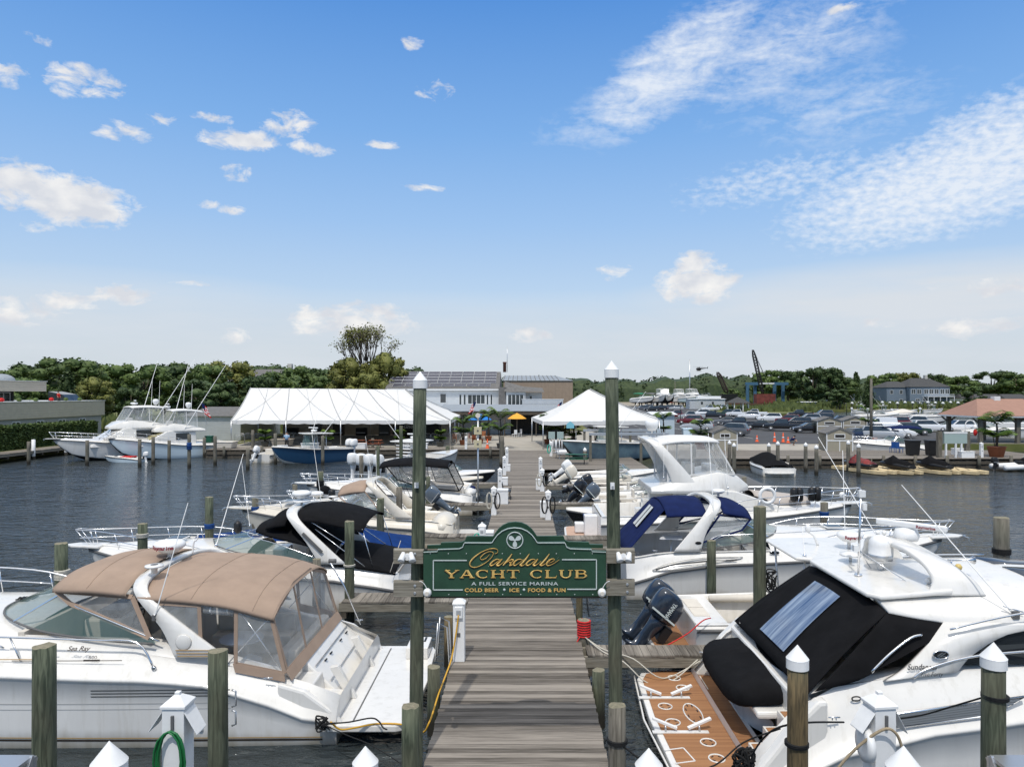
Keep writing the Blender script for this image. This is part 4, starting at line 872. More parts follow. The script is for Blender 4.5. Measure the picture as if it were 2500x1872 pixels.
def outboard(t,x,y,z,m,tilt=0.,s=1.,word=None,legm=None,side=1,prop=True,band=None):
 """outboard motor hung on the transom at (x, y, z); tilt in degrees swings the leg up behind the boat"""
 M_=Matrix.Translation((x,y,z))@Matrix.Rotation(R(tilt),4,'Y')@Matrix.Scale(s,4)
 def T_(mb):mb.v=[tuple(M_@Vector(v)) for v in mb.v]
 legm=legm or m
 leg=MB();rows=[]
 for zz,cx,a,b_ in((.12,-.30,.20,.12),(-.1,-.30,.17,.10),(-.35,-.33,.13,.07),(-.62,-.36,.12,.055),(-.66,-.40,.22,.10),(-.69,-.40,.20,.09),(-.74,-.38,.11,.04),(-.88,-.40,.12,.05),(-.98,-.42,.10,.035),(-1.08,-.38,.06,.012)):
  rows.append([(cx+a*math.cos(q),b_*math.sin(q),zz) for q in[2*PI*i/14 for i in range(14)]])
 leg.loft(rows,legm,closed=True,caps=True);leg.tube([(-.22,0,-.86),(-.42,0,-.86),(-.56,0,-.86)],[.03,.062,.045],legm,10)
 leg.b2((-.14,-.11,-.30),(.02,.11,.02),m_blk);T_(leg);o=leg.build('outboard_motor',t)
 c=MB();rows=[]
 for zz,cx,a,b_ in((.06,-.32,.24,.16),(.10,-.32,.30,.19),(.24,-.33,.325,.21),(.42,-.34,.32,.205),(.55,-.36,.28,.185),(.62,-.39,.21,.15),(.645,-.41,.10,.08)):
  rows.append([(cx+a*math.copysign(abs(math.cos(q))**.75,math.cos(q)),b_*math.copysign(abs(math.sin(q))**.75,math.sin(q)),zz) for q in[2*PI*i/24 for i in range(24)]])
 c.loft(rows,m,closed=True,caps=True);T_(c);c.build('cowling',o)
 st=MB()
 for sd in(1,-1):
  st.bar((-.62,sd*.207,.19),(-.06,sd*.214,.15),.012,.035,band or m_alu,up=(0,0,1))
 T_(st);st.build('side_stripe',o)
 if word:
  w=MB();sd=side
  text(w,word,.085,(-.33,sd*.222,.34),(0,0,-1),(-sd,0,0),m_sgrey,width=.34,bold=.03,off=.004);T_(w);w.build('lettering',o)
 if prop:
  pr=MB();pr.lathe([(.045,-.06),(.05,.05)],(-.6,0,-.86),m_alu,10,axis='X')
  for k in range(3):
   a=2*PI*k/3;u=Vector((0,math.cos(a),math.sin(a)));v=Vector((0,-math.sin(a),math.cos(a)))
   pr.poly([Vector((-.6,0,-.86))+u*rr_+v*ss+Vector((dx,0,0)) for rr_,ss,dx in((.04,-.03,-.03),(.12,-.09,-.05),(.17,-.02,-.01),(.14,.07,.04),(.04,.03,.03))],m_alu,(-.012,0,0))
  T_(pr);pr.build('propeller',o)
 return o
def fender(t,x,y,z,m,r=.12,h=.55):
 mb=MB();mb.tube([(x,y,z),(x,y,z+.03),(x,y,z+.1),(x,y,z+h-.1),(x,y,z+h-.03),(x,y,z+h)],[.03,r*.7,r,r,r*.7,.03],m,12);mb.build('fender',t)
def word(t,s,h,o,xd,m,w,ud=(0,0,1),name='lettering',**k):
 mb=MB();text(mb,s,h,o,xd,ud,m,width=w,**k);return mb.build(name,t)
 # ===== A: tan topped cruiser, lower left
def boat_tan():
 t=thing('cabin_cruiser','large white cabin cruiser with tan canvas top and clear curtains, lower left','boat',(-3.45,15.15,0),PI);L=14.6;B_=4.35
 rl=[(0,.42),(.6,.50),(1.6,.90),(2.4,1.12),(3.4,1.22),(7,1.34),(11,1.5),(L,1.75)];sh=[(0,.80),(.5,1.02),(1.2,1.22),(2.4,1.42),(3.6,1.60),(7,1.70),(11,1.86),(L,2.0)]
 o,b,zr,zs=make_hull(t,L,B_,rl,sh,m_gelg,capm=m_gel,bottom=mat('brown_waterline',(.10,.055,.02),.7,var=.4,vs=3),xm=.40,inset=.34,stripe=1,rubm=m_gel,sb=.93)
 ms=mat('dark_pinstripe',(.03,.022,.016),.5);mg=mat('gold_pinstripe',(.42,.28,.13),.5);ik=mat('brown_ink',(.08,.06,.045),.6)
 s=MB()
 def side_y(x,z):
  bb=b(x);r=zr(x);u=max(0,(x/L-.45)/.55);cz=lerp(.02,r*.55,u**2);cb=bb*lerp(.975,.60,u**1.3);f=max(0,min(1,(z-cz)/(r-cz)));return lerp(cb,bb,f**.8)
 for z,h,m in((.10,.035,ms),(.15,.02,mg),(.82,.018,mat('hull_groove',(.42,.42,.41),.5)),(.72,.012,mat('hull_groove',(.3,.3,.29),.5))):
  x_a=.25 if z<.2 else 1.9;rows=[]
  for i in range(24):
   x=lerp(x_a,11,i/23);zz=z+(.0 if z>.2 else .008*x);rows.append([(x,side_y(x,zz)+.006,zz),(x,side_y(x,zz+h)+.006,zz+h)])
  s.loft(rows,m,smooth=False)
 s.build('hull_stripe',t)
 v=MB()
 for x0_,x1_ in((1.9,4.4),):
  for i in range(3):rows=[[(lerp(x0_,x1_,k/10),side_y(lerp(x0_,x1_,k/10),.95+i*.055)+.012,.95+i*.055+.0),(lerp(x0_,x1_,k/10),side_y(lerp(x0_,x1_,k/10),.97+i*.055)+.03,.98+i*.055)] for k in range(11)];v.loft(rows,mat('vent_grey',(.25,.25,.24),.5),smooth=False)
 v.build('side_vent',t)
 for x,z in((2.2,.35),(2.45,.35),(2.7,.36),(5.1,.47),(6.4,.52),(6.35,.14)):
  mb=MB();y=side_y(x,z);mb.lathe([(.03,.03),(.05,.025),(.05,-.02)],(x,y-.0,z),m_white,12,axis='Y');mb.lathe([(.025,.034),(.025,.02)],(x,y,z),m_blk,10,axis='Y');mb.build('through_hull',t)
 deck_fn(t,L,b,zs,6.1,.34,pl([(6.1,.34),(7.5,.36),(9,.30),(12,.16),(L,.03)]),m_gel,n=18)
 c=MB()
 for sd in(1,-1):
  rows=[]
  for i in range(15):
   x=lerp(.95,6.12,i/14);y=b(x)-.34;z=zs(x);k=min(1,max(0,(x-1.2)/2));rows.append([(x,sd*y,z),(x,sd*(y-.10),z+.10*k+.01),(x,sd*(y-.26),z+.20*k+.02),(x,sd*(y-.32),z+.14*k),(x,sd*(y-.34),.62)])
  c.loft(rows,m_gel)
 c.build('coaming',t)
 fl=MB();fl.b2((1.0,-1.5,.52),(6.2,1.5,.60),m_seat);fl.b2((6.0,-1.6,.6),(6.12,1.6,1.95),m_seat);fl.build('cockpit_floor',t)
 st=MB();st.b2((1.15,-1.5,.6),(1.75,.9,1.02),m_seat);st.b2((1.08,-1.5,1.0),(1.28,.9,1.35),m_seat);st.b2((1.8,-1.5,.6),(3.6,-.95,1.02),m_seat);st.b2((1.8,-1.5,1.0),(3.6,-1.32,1.4),m_seat);st.build('bench_seat',t,bev=.05)
 st=MB();st.b2((4.3,-1.2,.6),(4.8,-.3,1.15),m_seat);st.b2((4.25,-1.2,1.1),(4.4,-.3,1.65),m_seat);st.build('helm_seat',t,bev=.05)
 st=MB();st.b2((5.2,-1.45,.6),(6.0,-.2,1.62),m_seat);st.b2((5.25,-1.3,1.6),(5.8,-.3,1.78),m_blk);st.build('dashboard',t,bev=.05)
 st=MB();st.b2((4.0,.5,.6),(6.0,1.45,1.1),mat('berth_green',(.30,.36,.24),.8));st.b2((5.4,.3,1.1),(6.0,1.4,1.45),m_seat);st.build('side_lounge',t,bev=.05)
 w=MB();cc=Vector((5.1,-.75,1.5));w.tube([cc+Vector((-.07*math.sin(a),.2*math.cos(a),.18*math.sin(a))) for a in[2*PI*i/16 for i in range(16)]],.014,m_blk,closed=True);w.build('steering_wheel',t)
 st=MB();st.ball((2.6,-.2,.72),(.45,.4,.12),m_gel);st.b2((2.5,-.3,.6),(2.7,-.1,1.2),m_alu);st.lathe([(.45,1.2),(.45,1.23)],(2.6,-.2,0),m_gel,20);st.build('cockpit_table',t)
 tr=MB();tr.poly([(1.05,-1.85,1.18),(.95,-1.85,1.18),(.12,-1.8,.42),(.12,-1.8,.2),(1.05,-1.85,.2)],m_gel,(0,2.75,0));tr.poly([(1.05,.92,.95),(.55,.92,.95),(.5,.92,.62),(.12,.92,.6),(.12,.92,.2),(1.05,.92,.2)],m_gel,(0,1.0,0));tr.build('transom',t,bev=.03)
 ll=MB();
 for u in(.25,.62):ll.bar(Vector((.95-.83*u-.02,-1.7,1.18-.76*u+.015)),Vector((.95-.83*u-.02,.8,1.18-.76*u+.015)),.02,.02,m_alu)
 for y in(-1.4,-.9,-.1,.3):ll.box((.66,y,.945),(.05,.08,.03),m_blk,ry=R(42))
 ll.build('locker_trim',t)
 q=MB()
 for sd in(1,-1):q.poly([(1.1,sd*1.98,1.12),(.6,sd*1.98,.98),(.1,sd*1.98,.62),(-.12,sd*1.98,.36),(-.1,sd*1.98,.2),(1.1,sd*1.98,.2)],m_gel,(0,-sd*.16,0))
 q.build('quarter',t,bev=.05)
 swim(t,-1.35,.15,2.08,.40,top=None,th=.12,rnd=.25)
 k=MB()
 for sd in(1,-1):k.poly([(.05,sd*.85-.06,.40),(-.12,sd*.85-.06,.40),(.25,sd*.85-.06,1.05),(.42,sd*.85-.06,1.02)],m_gel,(0,.13,0))
 k.build('hinged_post',t,bev=.012)
 ch=MB();ch.b2((-1.25,-1.95,.40),(-.75,-1.2,.66),m_gel);
 for i in range(3):ch.b2((-1.15+i*.12,-1.9,.662),(-1.1+i*.12,-1.6,.668),m_blk)
 ch.build('platform_locker',t,bev=.02)
 ln=MB();ln.b2((-.30,-1.9,.401),(-.27,1.9,.406),m_rub);ln.b2((.0,-1.9,.401),(.03,1.9,.408),m_rub);ln.build('platform_seam',t)
 base=[(3.45,1.82,1.80),(4.6,1.74,1.86),(5.7,1.56,1.95),(6.7,1.05,2.04),(7.15,.5,2.07),(7.25,0,2.08)]
 top=[(3.35,1.79,1.84),(4.3,1.62,2.14),(5.25,1.36,2.40),(5.85,.9,2.50),(6.1,.4,2.54),(6.15,0,2.55)]
 windshield(t,base,top,mull=(.29,),fr=.022)
 arch(t,[(2.55,1.86,1.58,.95,.10),(3.05,1.82,2.1,.50,.09),(3.62,1.72,2.58,.30,.10),(3.85,1.5,2.80,.27,.09),(3.95,.9,2.91,.26,.08),(3.98,.3,2.94,.26,.08)],m_gel)
 for i in range(3):w=MB();w.b2((2.2+i*.02,1.915,1.60+i*.055),(2.95+i*.02,1.925,1.615+i*.055),mg);w.build('gold_stripe',t)
 w=MB();w.lathe([(.15,.02),(.13,.03),(.0,.045)],(2.85,1.885,1.86),m_gel,20,axis='Y');w.build('horn_cover',t)
 canopy(t,[(4.05,1.66,2.70,3.03),(4.7,1.58,2.74,3.06),(5.3,1.46,2.72,3.0),(5.75,1.15,2.64,2.84)],m_tan,name='front_canopy',p=2.8,seams=(.45,))
 canopy(t,[(3.78,1.74,2.64,2.92),(3.0,1.77,2.62,2.90),(2.1,1.80,2.52,2.84),(1.5,1.80,2.36,2.70),(1.22,1.78,2.28,2.58)],m_tan,name='rear_canopy',p=3.1,seams=(.35,.72))
 for s_ in(1,-1):
  f='curtain'
  panels(t,[[(5.65,s_*1.22,2.62),(5.28,s_*1.37,2.42),(3.55,s_*1.77,1.9),(3.95,s_*1.62,2.62)]],m_tan,.085)
  panels(t,[[(3.7,s_*1.74,2.55),(3.0,s_*1.83,1.85),(2.55,s_*1.84,1.65),(2.62,s_*1.77,2.5)],[(2.6,s_*1.77,2.5),(2.55,s_*1.84,1.62),(1.95,s_*1.86,1.45),(1.95,s_*1.77,2.42)],[(1.93,s_*1.77,2.42),(1.9,s_*1.86,1.45),(1.0,s_*1.84,1.26),(1.27,s_*1.76,2.24)]][0:1]+[[(1.93,s_*1.77,2.42),(1.9,s_*1.86,1.45),(1.0,s_*1.84,1.26),(1.27,s_*1.76,2.24)]],m_tan,.07)
  mb=MB();mb.poly([(1.95,s_*1.865,1.46),(1.0,s_*1.85,1.27),(.98,s_*1.87,1.12),(1.9,s_*1.885,1.3)],m_tan,(0,.01,0));mb.build('canvas_skirt',t)
 panels(t,[[(5.72,s*1.15,2.6),(5.72,s*.02,2.82),(6.12,s*.02,2.58),(5.8,s*.95,2.52)] for s in(1,-1)],m_tan,.06)
 panels(t,[[(1.25,y0,z0),(1.25,y1,z1),(.98,y1,1.28),(.98,y0,1.28)] for y0,y1,z0,z1 in((1.74,.58,2.26,2.60),(.58,-.58,2.60,2.60),(-.58,-1.74,2.60,2.26))],m_tan,.07)
 mb=MB();mb.poly([(.97,1.84,1.3),(.97,-1.84,1.3),(.86,-1.84,1.13),(.86,1.84,1.13)],m_tan,(.01,0,0));mb.build('canvas_skirt',t)
 ro=MB();ro.tube([(2.55,1.70,2.40),(1.98,1.72,2.36)],.07,m_vinyl,10);
 for x in(2.42,2.1):ro.tube([(x,1.70,2.5),(x,1.77,2.4),(x,1.7,2.32)],.015,m_white)
 ro.build('rolled_curtain',t)
 fr=MB()
 for s_ in(1,-1):fr.tube([(1.9,s_*1.7,2.4),(1.1,s_*1.75,1.3)],.012,m_steel);fr.tube([(1.3,s_*1.7,2.3),(2.1,s_*1.72,1.4)],.012,m_steel)
 for s_ in(-1,):fr.tube([(1.2,s_*1.9,2.5),(.85,s_*1.9,1.9),(.45,s_*1.95,.95)],.02,m_steel)
 fr.build('canopy_frame',t)
 lm=MB();lm.tube([(1.15,-1.72,2.52),(.98,-1.72,2.52)],.05,m_rub,10);lm.build('deck_light',t)
 radome(t,4.0,.10,3.03,r=.32,h=.25,stalk=.10,txt='Raymarine')
 mb=MB();mb.lathe([(.06,0),(.06,.12),(.17,.125),(.17,.16),(.0,.17)],(3.75,1.2,2.96),m_white,20);mb.lathe([(.07,.17),(.07,.172)],(3.75,1.2,2.96),m_rub,14);mb.build('gps_antenna',t)
 mb=MB();mb.tube(catm([(3.7,-.3,3.0),(3.68,-.32,3.25),(3.62,-.33,3.3),(3.6,-.33,3.4)],4),.018,m_white);mb.build('antenna_bracket',t)
 antenna(t,(3.42,1.83,2.30),(2.72,2.0,4.45),r=.011);antenna(t,(3.75,-1.6,2.9),(3.35,-2.2,5.0),r=.011)
 mb=MB();mb.box((3.42,1.86,2.3),(.06,.04,.1),m_rub);mb.build('antenna_mount',t)
 mb=MB();pts=[(3.35,b(3.4)-.12,zs(3.4)-.12),(3.68,b(3.6)-.18,zs(3.6)+.28)]+[(x,b(x)-.20,zs(x)+.30) for x in(4.5,6,7.5,9,10.5)]
 mb.tube(catm(pts,4),.019,m_steel,8)
 for x in(5.75,9):mb.tube([(x+.25,b(x)-.2,zs(x)+.30),(x,b(x)-.12,zs(x)-.1)],.016,m_steel)
 for s_ in(1,):mb.lathe([(.05,.02),(.03,.04)],(3.32,b(3.4)-.11,zs(3.4)-.14),m_steel,12,axis='Y')
 mb.build('side_rail',t)
 yy=lambda x:b(x)-.185
 word(t,'Sea Ray',.085,(4.72,yy(4.7)+.02,1.74),(-1,-.02,0),ik,.42,ud=(0,-.35,1),shear=.4,bold=.02)
 word(t,'500',.06,(4.45,yy(4.4)+.05,1.60),(-1,-.02,0),ik,.15,ud=(0,-.35,1),name='number')
 mb=MB();
 for k,(a,c) in enumerate((((0,0),(.10,.06)),((.03,.01),(.13,.075)),((.06,.0),(.2,.02)))):mb.bar((5.35-a[0],yy(5.3)+.03,1.74+a[1]),(5.35-c[0],yy(5.3)+.02,1.74+c[1]),.012,.018,ik,up=(0,1,0))
 mb.build('emblem',t)
 mb=MB()
 for x0_,x1_,z,m,h in((3.9,5.9,1.575,ms,.012),(5.1,9,1.60,mg,.015),(4.3,4.6,1.57,ms,.03)):
  rows=[[(x,b(x)-.10+.003,z+.0),(x,b(x)-.108+.003,z+h)] for x in[lerp(x0_,x1_,k/10) for k in range(11)]];mb.loft(rows,m,smooth=False)
 mb.build('side_stripe',t);portlight(t,6.7,b(6.7)-.13,1.60,.5,.17)
 bow_rail(t,b,zs,L,6.5,.62,.34,n=7,r=.018)
 cleat(t,1.25,2.02,zs(1.25)-.02);cleat(t,.5,-2.0,1.0)
 return t,b,zs
bt,bA,zA=boat_tan()
def onA(x,y,z):return Vector((-3.45-x,15.15-y,z))
mb=MB();mb.ball((0,0,0),(.62,.22,.07),mat('yellow_board',(.62,.36,.05),.5),20,8);mb.tube([(-.2,-.2,.08),(-.15,0,.14),(-.2,.2,.06)],.02,m_ropek);mb.box((.25,0,.12),(.14,.1,.22),m_blk,ry=.5);tag(mb.build('paddle_board'),'yellow board with black straps lying on the cruiser foredeck at the left edge','board',None,tuple(at(28,1485,15.2)))
mb=MB();rr=random.Random(3)
for i in range(7):mb.tube(catm([(rr.uniform(-.22,.22),rr.uniform(-.16,.16),rr.uniform(.0,.14)) for _ in range(6)],4),.022,m_ropek,6)
tag(mb.build('rope'),'heap of black rope on the tan topped cruiser foredeck','rope',None,tuple(at(62,1462,15.4)-Vector((0,0,.1))))
mb=MB();rr=random.Random(9)
for i in range(6):mb.tube(catm([(rr.uniform(-.14,.14),rr.uniform(-.06,.06),rr.uniform(-.2,.1)) for _ in range(6)],4),.014,m_ropek,6)
tag(mb.build('rope'),'tangle of black rope hanging on the stern quarter of the tan topped cruiser','rope',None,tuple(at(787,1756,12.95)))
line('black line running from the stern quarter towards the bottom of the photo',[tuple(at(795,1770,12.7)),tuple(at(850,1795,12.2)),tuple(at(900,1815,11.8)),tuple(at(960,1850,11.2)),tuple(at(1000,1880,10.6))],m_ropek,.009)
line('black cord lying on the swim platform of the tan topped cruiser',[tuple(at(800,1765,12.75)),tuple(at(850,1762,12.85)),tuple(at(905,1752,13.0)),tuple(at(925,1760,12.95)),tuple(at(935,1775,12.8)),tuple(at(945,1780,12.75))],m_ropek,.014)
# ===== B: big cruiser with black cockpit cover, lower right
def boat_big():
 t=thing('hardtop_cruiser','big white hardtop cruiser with black cockpit cover and tan swim deck, lower right','boat',(3.6,13.35,0));L=16.5;B_=4.75
 rl=[(0,.35),(.5,.45),(1.5,.90),(3,1.25),(4.5,1.45),(8,1.62),(L,2.0)];sh=[(0,.62),(.35,.95),(.9,1.62),(1.6,1.82),(3,2.02),(5,2.12),(9,2.2),(L,2.35)]
 o,b,zr,zs=make_hull(t,L,B_,rl,sh,m_gelg,capm=m_gel,xm=.40,inset=.42,rubm=m_gel,sb=.95,boot=m_bot)
 deck_fn(t,L,b,zs,9.0,.42,pl([(9,.75),(10.5,.5),(13,.3),(L,.03)]),m_gel)
 gl=MB()
 for sd in(1,-1):
  rows=[]
  for i in range(14):
   x=lerp(.9,9.1,i/13);y=b(x)-.42;z=zs(x);rows.append([(x,sd*y,z),(x,sd*(y-.1),z+.03),(x,sd*(y-.25),z+.05),(x,sd*(y-.27),.9)])
  gl.loft(rows,m_gel)
 gl.build('side_deck',t)
 fl=MB();fl.b2((.9,-1.8,.85),(9,1.8,.93),m_seat);fl.build('cockpit_floor',t)
 mb=MB();rows=[]
 for x,w,ze,zc in((2.15,1.62,2.98,3.14),(2.6,1.74,2.92,3.2),(3.1,1.80,2.86,3.26),(4,1.84,2.84,3.32),(5.2,1.84,2.84,3.34),(6.6,1.8,2.82,3.28),(8,1.66,2.72,3.08),(9.2,1.3,2.6,2.8),(9.9,.8,2.55,2.62)):
  r=[]
  for j in range(17):
   s=-1+j/8;r.append((x,s*w,zc-(zc-ze)*abs(s)**3.2))
  rows.append(r)
 mb.loft(rows,m_gel);mb.build('hardtop',t,solid=.07)
 for sd in(1,-1):
  mb=MB();A_=[(2.95,1.80,2.88),(2.62,1.90,2.55),(2.25,1.94,2.2),(1.92,1.96,2.0)];D_=[(5.0,1.85,2.86),(3.9,1.92,2.72),(3.3,1.96,2.42),(3.05,1.98,2.16)]
  rows=[[(x,sd*y,z) for x,y,z in(a,tuple(lerp(p,q,.5) for p,q in zip(a,d)),d)] for a,d in zip(catm(A_,4),catm(D_,4))];mb.loft(rows,m_gel);mb.build('rear_pillar',t,solid=.09)
  mb=MB();mb.poly([(3.10,sd*1.965,2.16),(3.4,sd*1.945,2.42),(3.95,sd*1.91,2.66),(5.0,sd*1.86,2.82),(7.2,sd*1.76,2.78),(8.2,sd*1.66,2.6),(8.3,sd*1.72,2.2),(5,sd*1.92,2.14)],m_dglass,(0,-sd*.02,0));mb.build('side_window',t)
  mb=MB();mb.tube(catm([(3.0,sd*1.99,2.82),(3.8,sd*1.97,3.0),(4.8,sd*1.9,3.12),(6,sd*1.86,3.14)],4),.018,m_steel);mb.build('roof_rail',t)
  mb=MB();mb.tube(catm([(1.90,sd*1.99,2.04),(2.2,sd*1.97,2.32),(2.55,sd*1.93,2.56),(2.75,sd*1.90,2.6)],4),.022,m_steel);mb.build('grab_rail',t)
  mb=MB();mb.tube(catm([(2.55,sd*(b(2.5)-.3),1.96),(2.75,sd*(b(2.7)-.3),2.1),(3.4,sd*(b(3.4)-.33),2.28),(4.4,sd*(b(4.4)-.36),2.38),(8,sd*(b(8)-.4),2.6),(12,sd*(b(12)-.44),2.75)],4),.02,m_steel)
  for x in(5.5,7.5,9.5,11.5):mb.tube([(x,sd*(b(x)-.38),2.48),(x,sd*(b(x)-.36),zs(x))],.016,m_steel)
  mb.build('deck_rail',t)
  mb=MB();vy=lambda x:sd*(b(x)-.05)
  q=[(1.55,1.22),(2.05,1.50),(4.1,1.80),(3.55,1.50)];mb.poly([(x,vy(x)+sd*.02,z) for x,z in q],m_dk,(0,-sd*.02,0));mb.tube([(x,vy(x)+sd*.025,z) for x,z in q],.022,m_steel,6,closed=True)
  for k in range(1,6):
   f=k/6;a=Vector((lerp(1.55,2.05,f),0,lerp(1.22,1.5,f)));c_=Vector((lerp(3.55,4.1,f),0,lerp(1.5,1.8,f)));mb.bar((a.x,vy(a.x)+sd*.03,a.z),(c_.x,vy(c_.x)+sd*.03,c_.z),.03,.018,m_alu,up=(0,1,0))
  mb.build('engine_vent',t)
 mb=MB()
 for x0_,x1_,y0,y1 in((5.0,6.9,.12,1.35),(5.0,6.9,-1.35,-.12)):
  rw=lambda x,z:[(x,lerp(y0,y1,q/6),z+.02-.5*abs(lerp(y0,y1,q/6)/1.82)**3.2) for q in range(7)];mb.loft([rw(lerp(x0_,x1_,q/4),lerp(3.345,3.265,q/4)) for q in range(5)],mat('roof_glass',(.05,.065,.09),.08,spec=.7))
 mb.build('roof_glass',t,solid=.05)
 windshield(t,[(7.6,1.75,2.25),(9,1.55,2.3),(10.2,1.0,2.5),(10.8,0,2.62)],[(7.3,1.72,2.74),(8.5,1.4,2.8),(9.3,.8,2.84),(9.6,0,2.88)],gm=m_dglass,fm=m_blk)
 arch(t,[(3.35,1.30,3.20,1.0,.10),(3.35,1.24,3.42,.72,.09),(3.2,1.06,3.64,.5,.09),(3.1,.7,3.76,.40,.09),(3.08,.3,3.80,.40,.09)],m_gel,name='radar_arch')
 mb=MB();mb.poly([(1.95,-1.2,3.20),(2.1,-1.4,3.2),(3.3,-1.4,3.3),(3.6,-.9,3.32),(3.6,.9,3.32),(3.3,1.4,3.3),(2.1,1.4,3.2),(1.95,1.2,3.20)],m_gel,(0,0,-.08));mb.build('roof_wing',t,bev=.03)
 mb=MB();x,y,z=2.85,.1,3.3;mb.lathe([(.055,0),(.055,.14),(.19,.15),(.205,.17)],(x,y,z),m_white,20);mb.lathe([(.205,.17),(.212,.28)],(x,y,z),m_alu,24);mb.lathe([(.212,.28),(.212,.44),(.20,.52),(.15,.59),(.08,.62),(.003,.63)],(x,y,z),m_white,24);mb.build('satellite_dome',t)
 mb=MB();mb.lathe([(.05,0),(.05,.1),(.20,.11),(.23,.2),(.19,.32),(.08,.36),(.05,.44)],(3.55,.35,3.95),m_white,20);o=mb.build('radar_scanner',t)
 mb=MB();a=Vector((3.15,.70,4.36));c_=Vector((4.0,-.22,4.36));mb.bar(a,c_,.10,.12,m_white);mb.build('scanner_bar',o,bev=.03)
 d_=(c_-a).normalized();word(o,'Raymarine',.055,a.lerp(c_,.72)+Vector((-.055*.7,-.055*.75,-.03)),d_,mat('deep_red_print',(.22,.015,.03),.5),.33,bold=.03,off=.002)
 mb=MB();mb.ball((3.15,.95,4.10),(.045,.045,.05),m_white);mb.ball((3.28,.95,4.10),(.045,.045,.05),m_white);mb.tube([(3.15,.95,3.85),(3.15,.95,4.07)],.02,m_alu);mb.tube([(3.28,.95,3.85),(3.28,.95,4.07)],.02,m_alu);mb.build('searchlight',t)
 mb=MB();mb.lathe([(.02,-.05),(.025,.3),(.075,.4)],(3.6,-.75,3.95),m_steel,14,axis='X');mb.tube([(3.6,-.75,3.85),(3.6,-.75,3.95)],.02,m_steel);mb.build('horn',t)
 mb=MB();mb.tube([(3.55,-1.05,3.62),(3.55,-1.05,3.8)],.02,m_steel);mb.lathe([(.05,.8-.8),(.06,.05),(.03,.09)],(3.55,-1.05,3.8),mat('yellow_lamp',(.6,.45,.15),.4),10);mb.build('anchor_light',t)
 mb=MB();mb.ball((3.15,-.95,3.34),(.05,.05,.06),m_white);mb.build('gps_dome',t)
 mb=MB();mb.lathe([(.03,0),(.03,.12),(.2,.13),(.2,.17),(.0,.2)],(2.62,.85,3.24),m_white,20);mb.build('tv_antenna',t)
 mb=MB();mb.tube([(2.35,-.15,3.24),(2.4,-.15,4.82)],.02,m_steel);mb.tube([(2.36,-.15,3.7),(2.75,.2,3.28)],.01,m_steel);mb.tube([(2.36,-.15,3.7),(2.95,-.7,3.26)],.01,m_steel);mb.box((2.3,-.15,3.74),(.09,.08,.11),m_white);mb.lathe([(.07,0),(.07,.02)],(2.35,-.15,3.24),m_steel,10);mb.build('flag_mast',t)
 mb=MB();mb.box((2.41,-.15,4.86),(.12,.08,.12),m_white);mb.box((2.46,-.15,4.62),(.07,.08,.12),m_white);mb.build('mast_lamp',t)
 antenna(t,(4.15,-1.75,2.98),(2.85,-.75,4.95),r=.012)
 mb=MB();mb.box((4.15,-1.78,2.98),(.10,.06,.12),m_rub);mb.tube([(4.0,-1.7,3.1),(4.3,-1.78,3.02)],.012,m_steel);mb.build('antenna_mount',t)
 tR=Vector((2.34,1.60,2.86));tL=Vector((2.34,-1.60,2.86));bR=Vector((.88,1.90,1.62));bL=Vector((.90,-1.92,1.64))
 mb=MB();rows=[]
 for i in range(13):
  u=i/12;r=[]
  for j in range(17):
   v=j/16;a=tL.lerp(tR,v)+Vector((0,0,.13*math.sin(PI*v)));c_=bL.lerp(bR,v);p=a.lerp(c_,u)+Vector((-.10,0,0))*math.sin(PI*u)*.6;r.append(p+Vector((.012*math.sin(9*v+3*u),0,0)))
  rows.append(r)
 mb.loft(rows,m_bcan);o=mb.build('cockpit_cover',t,solid=.015)
 def sf(u,v,o_=0.):
  a=tL.lerp(tR,v)+Vector((0,0,.13*math.sin(PI*v)));c_=bL.lerp(bR,v);return a.lerp(c_,u)+Vector((-.06*math.sin(PI*u)-o_,0,o_*.6))
 mb=MB();mb.loft([[sf(lerp(.14,.86,i/10),lerp(.36,.70,j/8),.035) for j in range(9)] for i in range(11)],mat('cover_window',(.05,.085,.17),.12,col2=(.33,.39,.47),vs=1.6,st=(.5,5,.5),spec=.8));mb.build('window',o)
 for sd in(1,-1):
  mb=MB();T=[Vector((2.34,sd*1.60,2.86)),Vector((2.7,sd*1.72,2.81)),Vector((3.15,sd*1.80,2.75)),Vector((3.25,sd*1.84,2.66))];Bq=[Vector((1.02,sd*1.92,1.70)),Vector((1.35,sd*1.97,1.80)),Vector((1.72,sd*1.99,1.92)),Vector((1.9,sd*2.0,2.06))]
  rows=[[a.lerp(c_,u/8)+Vector((0,sd*.03*math.sin(PI*u/8)*(1+.4*math.sin(7*k)),0)) for u in range(9)] for k,(a,c_) in enumerate(zip(catm(T,4),catm(Bq,4)))];mb.loft(rows,m_bcan);mb.build('cockpit_cover',t,solid=.015)
 mb=MB();rows=[]
 for z,x0_,ww in((.42,.42,1.05),(.7,.40,1.15),(.95,.22,1.3),(1.12,.08,1.42)):
  rows.append([(x0_+.35*abs(s)**2.5,s*ww+.3,z) for s in[-1+k/6 for k in range(13)]])
 mb.loft(rows,m_gel);mb.build('transom_face',t)
 mb=MB();mb.b2((.8,-1.95,.42),(1.1,1.95,1.5),m_gel);mb.b2((.3,-1.35,1.0),(1.0,1.6,1.12),m_gel);mb.build('transom',t,bev=.04)
 mb=MB()
 for k in range(4):mb.b2((.15+k*.24,-1.96,.42),(1.05,-1.35,.62+k*.27),m_gel);mb.b2((.18+k*.24,-1.9,.621+k*.27),(.36+k*.24,-1.42,.632+k*.27),m_teak)
 mb.build('transom_steps',t)
 mb=MB();rows=[]
